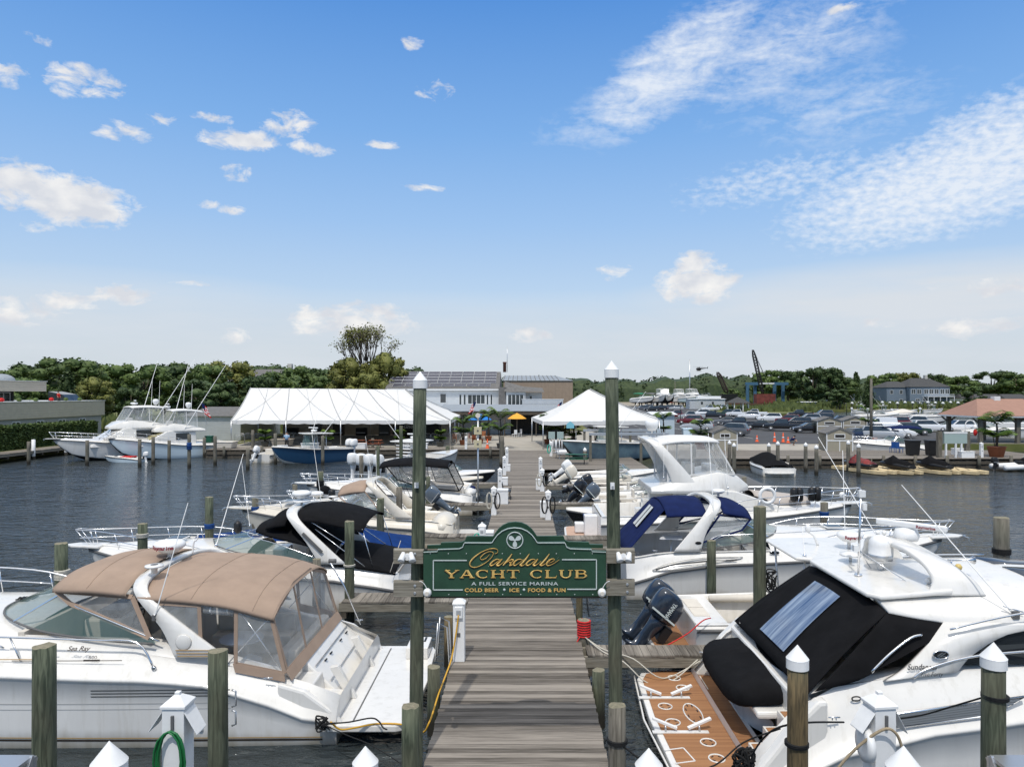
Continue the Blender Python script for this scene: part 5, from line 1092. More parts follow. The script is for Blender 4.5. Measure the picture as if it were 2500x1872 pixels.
 for z,k in((1.13,.96),(1.2,1.02),(1.34,1.0),(1.42,.92),(1.44,.4)):
  rows.append([(.58+.62*k*math.copysign(abs(math.cos(q))**.5,math.cos(q)),.18+1.35*k*math.copysign(abs(math.sin(q))**.55,math.sin(q)),z+.12*math.cos(q)*k) for q in[2*PI*i/28 for i in range(28)]])
 mb.loft(rows,m_bcan,closed=True,caps=True);mb.build('sunpad_cover',t)
 for sd in(1,-1):
  mb=MB();pr=[(-.02,.42),(.05,.56),(.3,.86),(.6,1.25),(1.0,1.64),(1.15,1.66),(1.15,.42)];mb.poly([(x,sd*2.18,z) for x,z in pr],m_gel,(0,-sd*.26,0));mb.build('quarter',t,bev=.06)
 swim(t,-1.22,.5,2.28,.44,top=m_teak,th=.16,rnd=.5)
 mb=MB()
 for s_ in(-1,1):mb.tube([(-1.22+.15*(1-abs(y)/2.3)*-1+.0,y,.38) for y in[-2.1+k*.35 for k in range(13)]],.02,m_gel) if s_>0 else None
 for x in(.0,.06):mb.b2((x,-2.2,.455),(x+.025,2.2,.462),m_gel)
 mb.b2((.12,1.2,.455),(.14,1.9,.461),m_gel);mb.build('platform_trim',t)
 mt=mat('dark_slot',(.02,.015,.012),.6)
 for px,py in((1646,1654),(1667,1678),(1624,1723),(1643,1762),(1729,1811),(1750,1850)):
  g=gr(px,py,.46);mb=MB();cx_,cy=g.x-3.6,g.y-13.35
  rw=[(cx_+.13*math.cos(a),cy+.135*math.sin(a),.458) for a in[2*PI*i/20 for i in range(20)]];mb.tube(rw,.014,m_gel,5,closed=True)
  for q in range(4):a=PI/4+q*PI/2;mb.box((cx_+.085*math.cos(a),cy+.085*math.sin(a),.457),(.05,.022,.006),mt,rz=a+PI/2)
  mb.build('deck_port',t)
 g=gr(1692,1740,.46);mb=MB();cx_,cy=g.x-3.6,g.y-13.35;mb.tube([(cx_+.16*math.cos(a),cy+.42*math.sin(a),.458) for a in[2*PI*i/24 for i in range(24)]],.014,m_gel,5,closed=True)
 for q in range(8):a=q*PI/4+.3;mb.box((cx_+.11*math.cos(a),cy+.36*math.sin(a),.457),(.022,.09,.006),mt)
 mb.build('deck_port',t)
 for py,px0,px1 in((1702,1560,1684),(1786,1593,1730)):
  a=gr(px0,py,.46)-Vector((3.6,13.35,0));c_=gr(px1,py,.46)-Vector((3.6,13.35,0));mb=MB();mb.b2((a.x,a.y-.045,.452),(c_.x,a.y+.045,.47),m_gel)
  mid=(a.x+c_.x)/2+.04
  for s_ in(-1,1):mb.bar((mid+s_*.10,a.y+.02,.52),(mid+s_*.52,a.y+.1,.66),.07,.035,m_white);mb.tube([(mid+s_*.3,a.y,.47),(mid+s_*.3,a.y+.05,.58)],.018,m_alu)
  mb.build('tender_chock',t)
 mb=MB();g0,g1,g2,g3=(gr(*q,.46)-Vector((3.6,13.35,0)) for q in((1623,1830),(1668,1824),(1697,1856),(1650,1862)))
 for a,c_ in((g0,g1),(g1,g2),(g2,g3)):mb.bar((a.x,a.y,.458),(c_.x,c_.y,.458),.022,.008,m_gel)
 mb.build('platform_hatch',t)
 mb=MB();x,y,z=2.98,-2.01,2.33;pts=[(x+.12*math.cos(a),y,z+.065*math.sin(a)) for a in[2*PI*i/22 for i in range(22)]];mb.poly(pts,m_blk,(0,-.02,0));mb.tube([(p[0],p[1]-.02,p[2]) for p in pts],.01,m_steel,5,closed=True)
 for(a,c_) in(((-.06,-.02),(.03,.04)),((-.02,-.025),(.07,.03)),((-.05,-.03),(.07,-.02))):mb.bar((x+a[0],y-.024,z+a[1]),(x+c_[0],y-.024,z+c_[1]),.01,.012,m_steel,up=(0,1,0))
 mb.build('emblem',t)
 ik=mat('dark_ink',(.06,.06,.065),.5)
 word(t,'Sundancer',.085,(2.70,-2.03,2.10),(1,0,.0),ik,.50,shear=.35,bold=.02,ud=(0,.25,1));word(t,'Five Forty',.07,(2.83,-2.05,2.0),(1,0,0),ik,.36,shear=.5,ud=(0,.25,1))
 mb=MB();mb.tube([(1.62+.07*math.cos(a),-2.08,1.66+.035*math.sin(a)) for a in[2*PI*i/16 for i in range(16)]],.012,m_blk,5,closed=True);mb.build('fuel_cap',t)
 for k in kids(t):
  n_=k.name.split('.')[0];dx,dz=dict(hardtop=(.22,-.12),roof_wing=(.24,-.12),radar_arch=(.3,-.14),roof_glass=(.22,-.12),satellite_dome=(.24,-.13),gps_dome=(.24,-.12),tv_antenna=(.24,-.12),flag_mast=(.2,-.13),mast_lamp=(.2,-.25),antenna=(.18,-.1),antenna_mount=(.18,-.1),searchlight=(.3,-.42),horn=(.3,-.42),anchor_light=(.3,-.36),rear_pillar=(.2,-.11),roof_rail=(.15,-.1),radar_scanner=(.15,-.40)).get(n_,(0,0))
  if dz:[q.data.transform(Matrix.Translation((dx,0,dz))) for q in[k]+kids(k)]
 cleat(t,.25,2.05,.86);cleat(t,1.2,-2.25,1.40);bow_rail(t,b,zs,L,10,.6,.42,n=6)
 return t
boat_big()
# -------------- the other boats
def express(name,label,loc,rz,L,B,F0=1.0,F1=1.5,side=None,deckm=None,xc=.42,cin=.26,rails=True,crown=.38,sc=1.,ws=None,archp=None,rl=None,group=None,seats=True,plat=.7,pulp=True,draft=.4,bot=None,seat=None,floor=None):
 """express cruiser or cuddy: hull, foredeck, cockpit, windshield, arch; returns the thing and its profile"""
 t=thing(name,label,'boat',loc,rz,group);deckm=deckm or m_gel;side=side or m_gelg
 sh=[(0,F0*.86),(L*.12,F0),(L*.5,lerp(F0,F1,.45)),(L,F1)];rl=rl or[(0,F0*.45),(L*.07,F0*.55),(L*.2,F0*.72),(L*.5,lerp(F0,F1,.45)*.80),(L,F1*.9)]
 o,b,zr,zs=make_hull(t,L,B,rl,sh,side,capm=deckm,inset=cin,draft=draft,bottom=bot,n=20)
 X=L*xc;deck_fn(t,L,b,zs,X,cin,pl([(X,crown),(L*.7,crown*.75),(L,.03)]),deckm,n=12)
 cockpit(t,b,zs,.05,X+.02,cin-.06,F0*.35 if floor is None else floor,deckm,seats=seats,seat=seat)
 if plat:swim(t,-plat,.05,B*.42,.32,m=deckm)
 if ws:
  xa,xf,w,h=ws;z=zs(X)+.02;zf=zs(xf)+crown*.8
  windshield(t,[(xa,w,zs(xa)+.1),(lerp(xa,xf,.5),w*.93,z+.15),(lerp(xa,xf,.85),w*.6,zf),(xf,0,zf+.06)],[(xa-.1,w*.97,zs(xa)+.16),(lerp(xa,xf,.35),w*.85,z+h*.8),(lerp(xa,xf,.62),w*.5,z+h),(lerp(xa,xf,.7),0,z+h+.03)],mull=(.3,))
 if rails:bow_rail(t,b,zs,L,L*.5,.5,cin,n=5,r=.016)
 if pulp:pulpit(t,L,zs(L)+.03,deckm)
 return t,b,zs,zr
t,b,zs,zr=express('cabin_cruiser','white cruiser with black bimini and white radar arch, left of the green sign',(-3.75,22.95,0),PI,10.2,3.65,1.25,1.6,xc=.46,ws=(2.4,6.2,1.5,.62),side=m_gel,plat=.55)
arch(t,[(1.95,1.62,1.38,.8,.10),(2.5,1.56,2.0,.5,.10),(3.05,1.46,2.55,.36,.12),(3.3,1.2,2.78,.34,.12),(3.4,.5,2.88,.34,.1)],m_gel)
canopy(t,[(3.2,1.36,2.66,2.90),(2.6,1.50,2.68,2.95),(1.9,1.55,2.56,2.84),(1.05,1.55,2.36,2.56)],m_bcan,name='bimini',p=2.5)
canopy(t,[(3.5,1.2,2.5,2.84),(3.9,1.2,2.45,2.76),(4.15,1.05,2.35,2.55)],m_bcan,name='front_bimini',p=2.2)
canopy(t,[(1.9,1.5,1.72,1.85),(2.9,1.45,1.98,2.12),(3.9,1.2,2.15,2.34),(4.5,.9,2.26,2.4)],m_bcan,name='helm_cover',p=3.5)
canopy(t,[(.1,1.5,1.1,1.22),(1.0,1.6,1.28,1.46),(2.0,1.6,1.42,1.66)],m_bcan,name='cockpit_cover',p=2)
mb=MB();[mb.tube(q,.014,m_steel) for s in(1,-1) for q in([(1.1,s*1.5,2.4),(.75,s*1.55,1.2)],[(2.5,s*1.5,2.4),(1.0,s*1.6,1.3)],[(2.6,s*1.5,2.6),(1.5,s*1.5,1.9)])];mb.build('bimini_frame',t)
radome(t,3.3,.25,3.05,r=.30,h=.24,stalk=.1);mb=MB();mb.lathe([(.04,-.2),(.04,0),(.27,.01),(.27,.05),(0,.07)],(3.3,.25,3.03),m_white,20);mb.build('radar_mount',t)
mb=MB();mb.bar((2.25,1.70,1.75),(2.85,1.63,2.3),.03,.10,m_rub);mb.build('arch_vent',t,bev=.01);word(t,'SEA RAY',.07,(1.9,b(1.9)-.10,1.06),(-1,0,0),mat('pale_ink',(.3,.3,.3),.5),.6,off=.06)
mb=MB()
for z in(.32,.42,.62):mb.loft([[(x,b(x)*(.965+.02*z)+.012,z+.006*x),(x,b(x)*(.965+.02*z)+.014,z+.02+.006*x)] for x in[.3+.5*k for k in range(14)]],m_rub if z<.4 else m_alu,smooth=False)
mb.build('hull_stripe',t);mb=MB();mb.poly([(-.1,y,.3) for y in(-1.4,1.3)]+[(.5,1.45,1.15),(.5,-1.45,1.15)],m_gel,(.15,0,0));mb.build('transom',t,bev=.05)
antenna(t,(3.1,-1.3,2.7),(3.6,-1.8,5.2));antenna(t,(5.5,-1.2,2.0),(5.9,-1.5,4.2));fender(t,5.9,-1.2,1.75,m_blk,.13,.42);hatch(t,7.3,.1,1.86,.55,.55)
mb=MB();mb.tube([(.2,1.86,1.2),(-.0,1.2,2.0)],.01,m_rope);mb.build('dock_line',t)
t,b,zs,zr=express('covered_runabout','low motorboat under a royal blue cover behind the black topped cruiser',(-4.0,26.6,0),PI,8.4,2.7,.95,1.15,xc=.5,seats=False,plat=.4,pulp=False,crown=.2,rails=False)
canopy(t,[(-.05,.5,.75,.8),(.3,1.25,.92,1.0),(1.6,1.34,1.0,1.35),(3.6,1.36,1.08,1.75),(5.2,1.25,1.12,1.55),(6.8,.95,1.15,1.3),(8.1,.3,1.15,1.18)],m_royal,name='boat_cover',p=1.7,drop=.14)
t,b,zs,zr=express('cabin_cruiser','cream cruiser with tan front canvas, cream arch and wrapped stern seat behind the blue cover',(-2.95,31.15,0),PI,9.3,3.2,1.15,1.5,xc=.46,ws=(2.6,5.0,1.35,.75),side=m_gelc,deckm=m_gelc,plat=.9,crown=.5)
arch(t,[(2.0,1.42,1.25,.75,.09),(2.7,1.36,1.9,.5,.10),(3.3,1.25,2.5,.4,.12),(3.55,.9,2.7,.38,.10),(3.6,.3,2.74,.36,.10)],m_gelc)
canopy(t,[(3.7,1.2,2.4,2.7),(4.3,1.15,2.35,2.65),(4.9,.95,2.2,2.45)],m_tan,name='front_canopy');panels(t,[[(3.7,s*1.2,2.35),(4.9,s*.95,2.15),(4.5,s*1.2,1.9),(3.0,s*1.35,1.5)] for s in(1,-1)],m_tan,.05)
radome(t,6.0,.2,1.9,r=.27,h=.24,stalk=.1);hatch(t,6.9,.35,1.86,.9,.6,mat('smoked_hatch',(.06,.09,.12),.2));mb=MB();mb.lathe([(.03,0),(.03,.2),(.2,.21),(.2,.24),(0,.26)],(5.2,.6,1.85),m_white,16);mb.build('tv_antenna',t)
mb=MB();mb.ball((.5,.2,.85),(.55,1.3,.5),m_gelc,18,10);mb.build('wrapped_seat',t);antenna(t,(3.3,1.25,2.3),(3.6,1.6,4.7));antenna(t,(3.2,1.3,2.0),(3.2,1.4,4.1))
m_bh=mat('black_hull',(.012,.013,.016),.25,coat=.4)
t,b,zs,zr=express('walkaround_boat','small white walkaround with black hull side and grey tilted outboard, left of the pier',(-4.5,34.6,0),PI,6.6,2.4,.95,1.25,xc=.55,side=m_bh,plat=0,ws=(2.9,4.2,.9,.6),pulp=True,seats=False)
m_yg=mat('grey_outboard_paint',(.10,.125,.155),.25,coat=.5,metal=.2);m_yd=mat('dark_blue_grey_outboard',(.022,.032,.05),.22,coat=.6,metal=.2)
outboard(t,-.1,0,1.05,m_yg,tilt=48,s=1.15);mb=MB();[mb.tube([(1.0,s*1.0,1.0),(2.2,s*1.0,2.3)],.025,m_alu) for s in(1,-1)];[mb.tube([(.6+k*.3,.9-k*.2,1.0),(1.4+k*.15,.9-k*.2,2.9)],.012,m_blk) for k in range(4)];mb.build('rod_rack',t)
fender(t,4.6,.7,1.45,m_blk,.16,.5);mb=MB();mb.ball((5.2,-.2,1.75),(.32,.3,.25),m_bcan);mb.build('bow_cover',t)
t,b,zs,zr=express('cabin_cruiser','white express cruiser with black camper canvas and dark oval hull window, left row',(-2.75,39.4,0),PI,9.2,3.2,1.2,1.55,xc=.50,ws=(3.0,5.4,1.35,.7),side=m_gel,plat=.5)
canopy(t,[(5.0,1.1,2.5,2.7),(4.2,1.35,2.65,2.88),(2.8,1.42,2.68,2.92),(1.3,1.42,2.55,2.75)],m_bcan,name='canopy');panels(t,[q for s in(1,-1) for q in([(1.3,s*1.42,2.55),(2.7,s*1.42,2.65),(2.3,s*1.5,1.45),(.7,s*1.45,1.3)],[(2.8,s*1.42,2.65),(4.6,s*1.28,2.6),(4.0,s*1.38,1.9),(2.7,s*1.45,1.5)])]+[[(1.3,-1.42,2.55),(1.3,1.42,2.55),(.7,1.42,1.3),(.7,-1.42,1.3)]],m_bcan,.06,vm=mat('smoked_vinyl',(.20,.20,.20),.15,alpha=.55))
mb=MB();mb.poly([(2.2,1.535,.55),(3.0,1.55,.85),(4.0,1.55,.95),(4.8,1.5,.85),(4.6,1.48,.6)],m_dglass,(0,.05,0));mb.build('hull_window',t);mb=MB();mb.tube([(1.6,1.3,1.2),(3.0,1.45,2.4)],.04,m_alu);mb.tube([(1.5,1.25,1.2),(2.9,1.4,2.4)],.03,m_alu);mb.build('davit',t);mb=MB();mb.ball((.2,.2,1.1),(.35,.9,.28),m_gel);mb.ball((.1,.2,1.3),(.2,.35,.12),m_navy);mb.build('stern_seat',t)
t,b,zs,zr=express('cabin_cruiser','white cruiser with navy blue canvas top and sloping clear panel, right of the sign',(3.2,24.2,0),0,10.9,3.9,1.45,1.65,xc=.42,ws=(2.3,5.3,1.6,.70),crown=.45,plat=0,rl=[(0,.45),(.5,.62),(1.5,.92),(3,1.1),(6,1.22),(10.9,1.5)])
arch(t,[(1.9,1.72,1.5,.85,.10),(2.3,1.66,2.15,.5,.10),(2.75,1.5,2.72,.4,.12),(2.95,1.1,2.92,.36,.12),(3.0,.4,2.98,.36,.1)],m_gel)
canopy(t,[(2.6,1.45,2.62,2.95),(1.9,1.5,2.62,2.97),(1.3,1.5,2.6,2.9)],m_navy,name='rear_canopy',th=.03);canopy(t,[(3.1,1.45,2.7,2.95),(3.7,1.4,2.6,2.9),(4.1,1.15,2.45,2.7)],m_navy,name='front_canopy')
mb=MB();mb.loft([[Vector((1.35,lerp(-1.1,1.4,v),2.68+.22*math.sin(PI*(v*.8+.1)))).lerp(Vector((.02,lerp(-1.35,1.55,v),1.34)),u/8) for v in[k/8 for k in range(9)]] for u in range(9)],m_navy);o=mb.build('aft_curtain',t,solid=.02)
for a,c in((.30,.42),(.46,.58)):mb=MB();mb.add([Vector((1.30,lerp(-1.1,1.4,v),2.92)).lerp(Vector((-.04,lerp(-1.35,1.55,v),1.40)),u) for v,u in((a,.16),(c,.16),(c,.58),(a,.58))],[(0,1,2,3)],mat('pale_vinyl',(.55,.54,.5),.2));mb.build('curtain_window',o)
panels(t,[[(3.0,s*1.45,2.6),(4.1,s*1.15,2.45),(3.7,s*1.45,2.12),(2.3,s*1.68,1.75)] for s in(1,-1)],m_navy,.06);radome(t,3.35,.0,3.0,r=.22,h=.16,stalk=.08)
antenna(t,(2.8,-1.55,2.5),(2.6,-1.6,5.2),r=.014);mb=MB();pts=[(2.25+.1*math.cos(a),-1.745,1.78+.045*math.sin(a)) for a in[2*PI*i/16 for i in range(16)]];mb.poly(pts,m_blk,(0,-.02,0));mb.build('emblem',t)
word(t,'SUNDANCER',.06,(2.5,-b(2.5)+.16,1.56),(1,0,0),mat('dark_ink',(.06,.06,.065),.5),.45,shear=.3,bold=.02,ud=(0,.4,1),off=.02);word(t,'360',.05,(2.45,-b(2.5)+.19,1.65),(1,0,0),mat('dark_ink',(.06,.06,.065),.5),.14,shear=.3,ud=(0,.4,1),off=.02)
mb=MB();mb.loft([[(x,-b(x)+.02-.028,z),(x,-b(x)+.02-.03,z+.05)] for x,z in((.9,.95),(1.5,1.12),(2.4,1.22),(3.4,1.27))],m_rub,smooth=False);mb.tube(catm([(.8,-b(.8)+.03,.95),(1.3,-b(1.3)-.0,1.18),(2.4,-b(2.4)+.05,1.35),(3.6,-b(3.6)+.06,1.36),(2.6,-b(2.6)-.02,1.22),(1.4,-b(1.4)-.02,1.0),(.8,-b(.8)+.03,.93)],4),.018,m_gel);mb.build('side_scoop',t);mb=MB();mb.poly([(1.2,-.9,1.72),(1.9,-1.1,1.74),(2.0,-.6,1.74),(1.4,-.35,1.72)],m_white,(0,0,.03));mb.tube([(1.6,-.75,.6),(1.6,-.75,1.7)],.04,m_alu);mb.build('cockpit_table',t)
portlight(t,4.6,-b(4.6)+.10,1.5,.3,.1,s=-1);mb=MB();mb.tube([(2.6,-b(2.6)+.3,1.75),(3.0,-b(3)+.25,2.0),(5.2,-b(5)+.26,2.1),(8.5,-b(8)+.3,2.2)],.016,m_steel);mb.build('side_rail',t);cleat(t,.9,-1.75,1.5);hatch(t,7.2,0,1.98,.6,.6)
t=thing('center_console','white open fishing boat with twin dark blue outboards and flat white hard top','boat',(3.95,17.75,0));L=8.8
o,b,zr,zs=make_hull(t,L,2.75,[(0,.98),(4,1.08),(L,1.45)],[(0,1.12),(4,1.22),(L,1.6)],m_gelg,capm=m_gel,inset=.12,n=18);deck_fn(t,L,b,zs,5.6,.12,pl([(5.6,.1),(L,.02)]),m_gel)
cockpit(t,b,zs,.02,5.65,.04,.42,m_gel,seats=False,fm=m_seat);mb=MB();mb.b2((.02,-1.2,1.0),(.80,1.2,1.135),m_gel);mb.build('transom_deck',t,bev=.04);mb=MB();mb.b2((.12,.1,1.137),(.5,.8,1.15),m_seat);mb.b2((.12,-.6,1.137),(.5,.05,1.15),m_seat);mb.build('bait_well_lid',t,bev=.01)
mb=MB();[mb.tube([(.9,s*(b(2)-.30),1.08),(4.5,s*(b(4)-.30),1.12)],.09,m_seat,8) for s in(1,-1)];mb.build('coaming_bolster',t)
mb=MB();mb.b2((3.2,-.55,.42),(4.4,.55,1.45),m_gel);mb.b2((2.3,-.5,.42),(2.8,.5,1.2),m_seat);mb.build('console',t,bev=.05);windshield(t,[(3.5,.8,1.3),(4.5,.6,1.35),(4.8,0,1.4)],[(3.4,.7,2.3),(4.2,.5,2.35),(4.4,0,2.4)],gm=m_vinyl)
mb=MB();mb.poly([(2.35,-1.1,2.58),(2.7,-1.25,2.58),(4.7,-1.22,2.60),(5.1,-.8,2.6),(5.1,.8,2.6),(4.7,1.22,2.60),(2.7,1.2,2.58),(2.35,1.0,2.58)],m_gel,(0,0,.07));mb.build('hard_top',t,bev=.03);mb=MB();[mb.tube([(x,s*1.0,2.58),(x+.1,s*.85,.6)],.025,m_alu) for s in(1,-1) for x in(2.6,4.2)];mb.build('top_frame',t)
radome(t,4.0,-.2,2.66,r=.29,h=.24,stalk=.18,txt='Raymarine',face=-1);mb=MB();mb.tube(catm([(3.4,.2,2.66),(3.3,.2,2.9),(3.15,.2,3.0)],4),.03,m_white);mb.ball((3.15,.2,3.08),(.07,.07,.11),m_white);mb.build('camera_dome',t);antenna(t,(2.6,-1.0,2.66),(2.55,-1.0,3.35),r=.014);antenna(t,(4.6,-.9,2.65),(3.2,-.3,5.4),r=.012);antenna(t,(4.4,.9,2.65),(4.2,.6,5.0),r=.012)
for k,y in enumerate((-.42,.42)):outboard(t,-.42,y,.74,m_yd,tilt=36,s=1.22,word='YAMAHA' if k==0 else None,side=-1,band=m_sgrey)
swim(t,-.85,.1,1.3,.42,top=m_teak,rnd=.1);word(t,'REGULATOR',.13,(1.95,-b(2)-.03,.72),(1,0,0),m_blk,.95,shear=.3,bold=.03,off=.01)
mb=MB();rr=random.Random(5);[mb.tube(catm([(rr.uniform(-.12,.12),rr.uniform(-.1,.1),rr.uniform(-.4,.1)) for _ in range(6)],4),.014,m_ropek) for i in range(7)];tag(mb.build('rope'),'bunch of black rope hung on the piling beside the white hard top','rope',None,tuple(at(1883,1400,15.9)))
line('red mooring line on the open fishing boat',[tuple(at(1735,1508,16.5)),tuple(at(1715,1515,16.3)),tuple(at(1680,1545,16.2)),tuple(at(1630,1574,16.0))],m_red,.014)
def flybridge(name,label,loc,rz,L,B,sc=1.,canvas=m_wcan,side=None,encl=True,arch_=True,house=None,F0=1.3,F1=1.9,rails=True,nose=True,fz=0.,ho=0.):
 t=thing(name,label,'boat',loc,rz);o,b,zr,zs=make_hull(t,L,B,[(0,F0*.75),(L*.4,F0*.88),(L,F1*.93)],[(0,F0),(L*.4,F0*1.05),(L,F1)],side or m_gelg,capm=m_gel,inset=.15,n=20)
 deck_fn(t,L,b,zs,L*.30,.15,pl([(L*.3,.12),(L*.6,.25),(L,.03)]),m_gel,n=12);cockpit(t,b,zs,.05,L*.3+.02,.1,F0*.35,m_gel,seats=False)
 H0=F0*1.05;H1=2.75+fz;w=B*.38;a=L*(.27+ho);f=L*(.66+ho)
 mb=MB();rows=[]
 for x,z1 in((a,H1),(lerp(a,f,.5),H1),(f-.15*L,H1-.05),(f,H0+.35),(f+.6,H0+.12)):k=1 if x<f-.1*L else .8;rows.append([(x,-w*k-.1,H0-.1),(x,-w*k,z1),(x,w*k,z1),(x,w*k+.1,H0-.1)])
 mb.loft(rows,m_gel,smooth=False,caps=True);h=mb.build('deckhouse',t,bev=.05)
 for s in(1,-1):mb=MB();mb.poly([(a+.5,s*(w+.075),H0+.45),(f-.22*L,s*(w+.075),H0+.45),(f-.22*L,s*(w+.03),H1-.25),(a+.7,s*(w+.03),H1-.25)],m_dglass,(0,s*.02,0));mb.build('side_window',h)
 mb=MB();q=[(f-.14*L,H1-.15),(f-.02*L,H0+.45)]
 for y0,y1 in((-w*.75,-.08),(.08,w*.75)):mb.add([(q[0][0]+.04,y0,q[0][1]+.06),(q[0][0]+.04,y1,q[0][1]+.06),(q[1][0]+.04,y1,q[1][1]+.06),(q[1][0]+.04,y0,q[1][1]+.06)],[(0,1,2,3)],house or m_dglass)
 mb.build('front_window',h)
 mb=MB();rows=[];x0=a-.9;x1=f-.08*L
 for x,z,ww in((x0,H1+.12,w+.15),(lerp(x0,x1,.3),H1+.45,w+.12),(lerp(x0,x1,.65),H1+.72,w),(lerp(x0,x1,.85),H1+.55,w*.8),(x1,H1+.1,w*.35)):rows.append([(x,-ww*1.02,H1-.12),(x,-ww*1.05,H1),(x,-ww*.92,z),(x,ww*.92,z),(x,ww*1.05,H1),(x,ww*1.02,H1-.12)])
 mb.loft(rows,m_gel,caps=True);mb.build('flybridge',t,bev=.04)
 if encl:
  tz=H1+2.05;xa,xb=lerp(x0,x1,.12),lerp(x0,x1,.62)
  canopy(t,[(xa-.5,w*.85,tz-.25,tz-.1),(lerp(xa,xb,.3),w*.88,tz-.06,tz+.08),(xb-.1,w*.84,tz-.05,tz+.05),(xb+.25,w*.7,tz-.12,tz-.05)],canvas,name='bridge_top',p=3,th=.05)
  zz=H1+.62;panels(t,[q for s in(1,-1) for q in([(xa+.2,s*w*.87,tz-.1),(lerp(xa,xb,.55),s*w*.87,tz-.08),(lerp(xa,xb,.55),s*w*.95,zz),(xa+.2,s*w*.98,H1+.25)],[(lerp(xa,xb,.55),s*w*.87,tz-.08),(xb+.1,s*w*.8,tz-.1),(xb+.85,s*w*.8,zz),(lerp(xa,xb,.55),s*w*.95,zz)])]+[[(xb+.12,y0,tz-.1),(xb+.12,y1,tz-.1),(xb+.9,y1*.95,zz),(xb+.9,y0*.95,zz)] for y0,y1 in((-w*.8,-w*.27),(-w*.27,w*.27),(w*.27,w*.8))],canvas,.06)
  mb=MB();mb.b2((xb-.1,-.5,H1+.1),(xb+.3,.5,H1+.95),m_gel);mb.b2((xb-1.0,-.45,H1+.1),(xb-.6,.45,H1+1.0),m_blk if canvas!=m_wcan else m_seat);mb.build('helm',t,bev=.04)
 if arch_:arch(t,[(x0+1.5,w*1.0,H1+.05,1.1,.1),(x0+1.0,w*1.0,H1+.9,.7,.1),(x0+.35,w*.95,H1+1.75,.45,.12),(x0+.1,w*.7,H1+2.0,.45,.1),(x0+.05,.2,H1+2.05,.45,.1)],m_gel)
 if rails:bow_rail(t,b,zs,L,L*.42,.62,.15,n=7,r=.018)
 pulpit(t,L,zs(L)+.04,m_gel);return t,b,zs,H1,w,a,f
t,b,zs,H1,w,a,f=flybridge('flybridge_cruiser','tall white flybridge cruiser with white canvas enclosure behind the navy topped cruiser',(3.1,30.9,0),0,11.0,4.1,F0=1.45,F1=1.75,fz=-.25)
radome(t,2.4,0,4.75,r=.3,h=.5,stalk=.1,name='satellite_dome');antenna(t,(2.6,-1.6,3.0),(2.6,-1.65,4.9));antenna(t,(5.2,-1.7,2.6),(5.0,-1.9,4.8));swim(t,-1.3,.1,1.9,.4,top=mat('pink_beige_mat',(.50,.34,.26),.8),rnd=.3)
mb=MB();mb.b2((-.9,.1,.45),(-.5,.6,.85),m_white);mb.b2((-.55,-.6,.45),(0,-.1,1.3),m_white);mb.b2((-.5,.3,1.0),(-.1,.9,1.15),mat('blue_box',(.02,.06,.2),.5));mb.build('platform_locker',t,bev=.03);mb=MB();[mb.b2((1.0+k*.28,-1.0,.5),(3.4,-.5,.9+k*.38),m_gel) for k in range(5)];mb.build('bridge_steps',t,bev=.02)
for x,y in((8.9,-1.35),(9.15,-1.3),(8.1,-1.55),(8.35,-1.5)):fender(t,x,y*.72,1.95,m_blk,.15,.62)
mb=MB();mb.tube([(6.8+.3*math.cos(a_),-1.7,2.3+.3*math.sin(a_)) for a_ in[2*PI*i/20 for i in range(20)]],.07,m_white,8,closed=True);mb.build('life_ring',t);canopy(t,[(6.6,1.0,1.95,2.3),(7.8,.9,1.9,2.2),(9.0,.6,1.85,2.05)],mat('beige_canvas',(.42,.38,.35),.85),name='foredeck_cover');mb=MB();mb.ball((10.6,0,2.1),.12,m_white);mb.build('spot_lamp',t)
for k,(lab,loc,L,B,sd,hs) in enumerate((('large white sportfishing yacht with enclosed bridge, leftmost by the hedge',(-33.8,78.2),15.0,5.0,m_gelg,m_gel),('pale blue hulled sportfishing boat with tan front windows, right of the first',(-31.9,77.2),11.6,4.4,mat('pale_blue_hull',(.52,.62,.68),.25,coat=.3),mat('tan_blind',(.36,.32,.17),.7)))):
 ang=math.atan2(-9.6,-9.6) if k==0 else math.atan2(-8.3,-7.9);t,b,zs,H1,w,a,f=flybridge('sportfishing_boat',lab,(*loc,0),ang,L,B,side=sd,arch_=False,house=hs,F0=1.35,F1=2.2,fz=(.35 if k==0 else .0),ho=(.12 if k==0 else .08));tz=H1+2.1
 for s in(1,-1):antenna(t,(a+1.2,s*w,H1),(a-.9-(1.5 if s>0 else .4),s*(w+1.9),tz+4.8),r=.035,name='outrigger');antenna(t,(a+.2,s*w*.6,tz),(a+.1,s*w*.6,tz+2.6),r=.018)
 radome(t,a+2.0,-.6,tz,r=.35,h=.25);radome(t,a+.4,.8,tz,r=.28,h=.6,name='satellite_dome');mb=MB();mb.bar((a+1.8,-1.2,tz+.55),(a+2.1,.2,tz+.55),.12,.12,m_white);mb.build('radar_bar',t)
t,b,zs,zr=express('dinghy','tiny pale blue dinghy with white outboard below the second sportfisher',(-36.1,67.8,0),PI,3.6,1.5,.42,.6,side=mat('pale_blue_hull',(.5,.6,.66),.3),seats=False,pulp=False,rails=False,plat=0,xc=.7,crown=.05,draft=.1);outboard(t,-.05,0,.5,m_white,s=.75);mb=MB();mb.b2((.8,-.5,.45),(1.9,.5,.55),m_red);mb.build('seat_cushion',t)
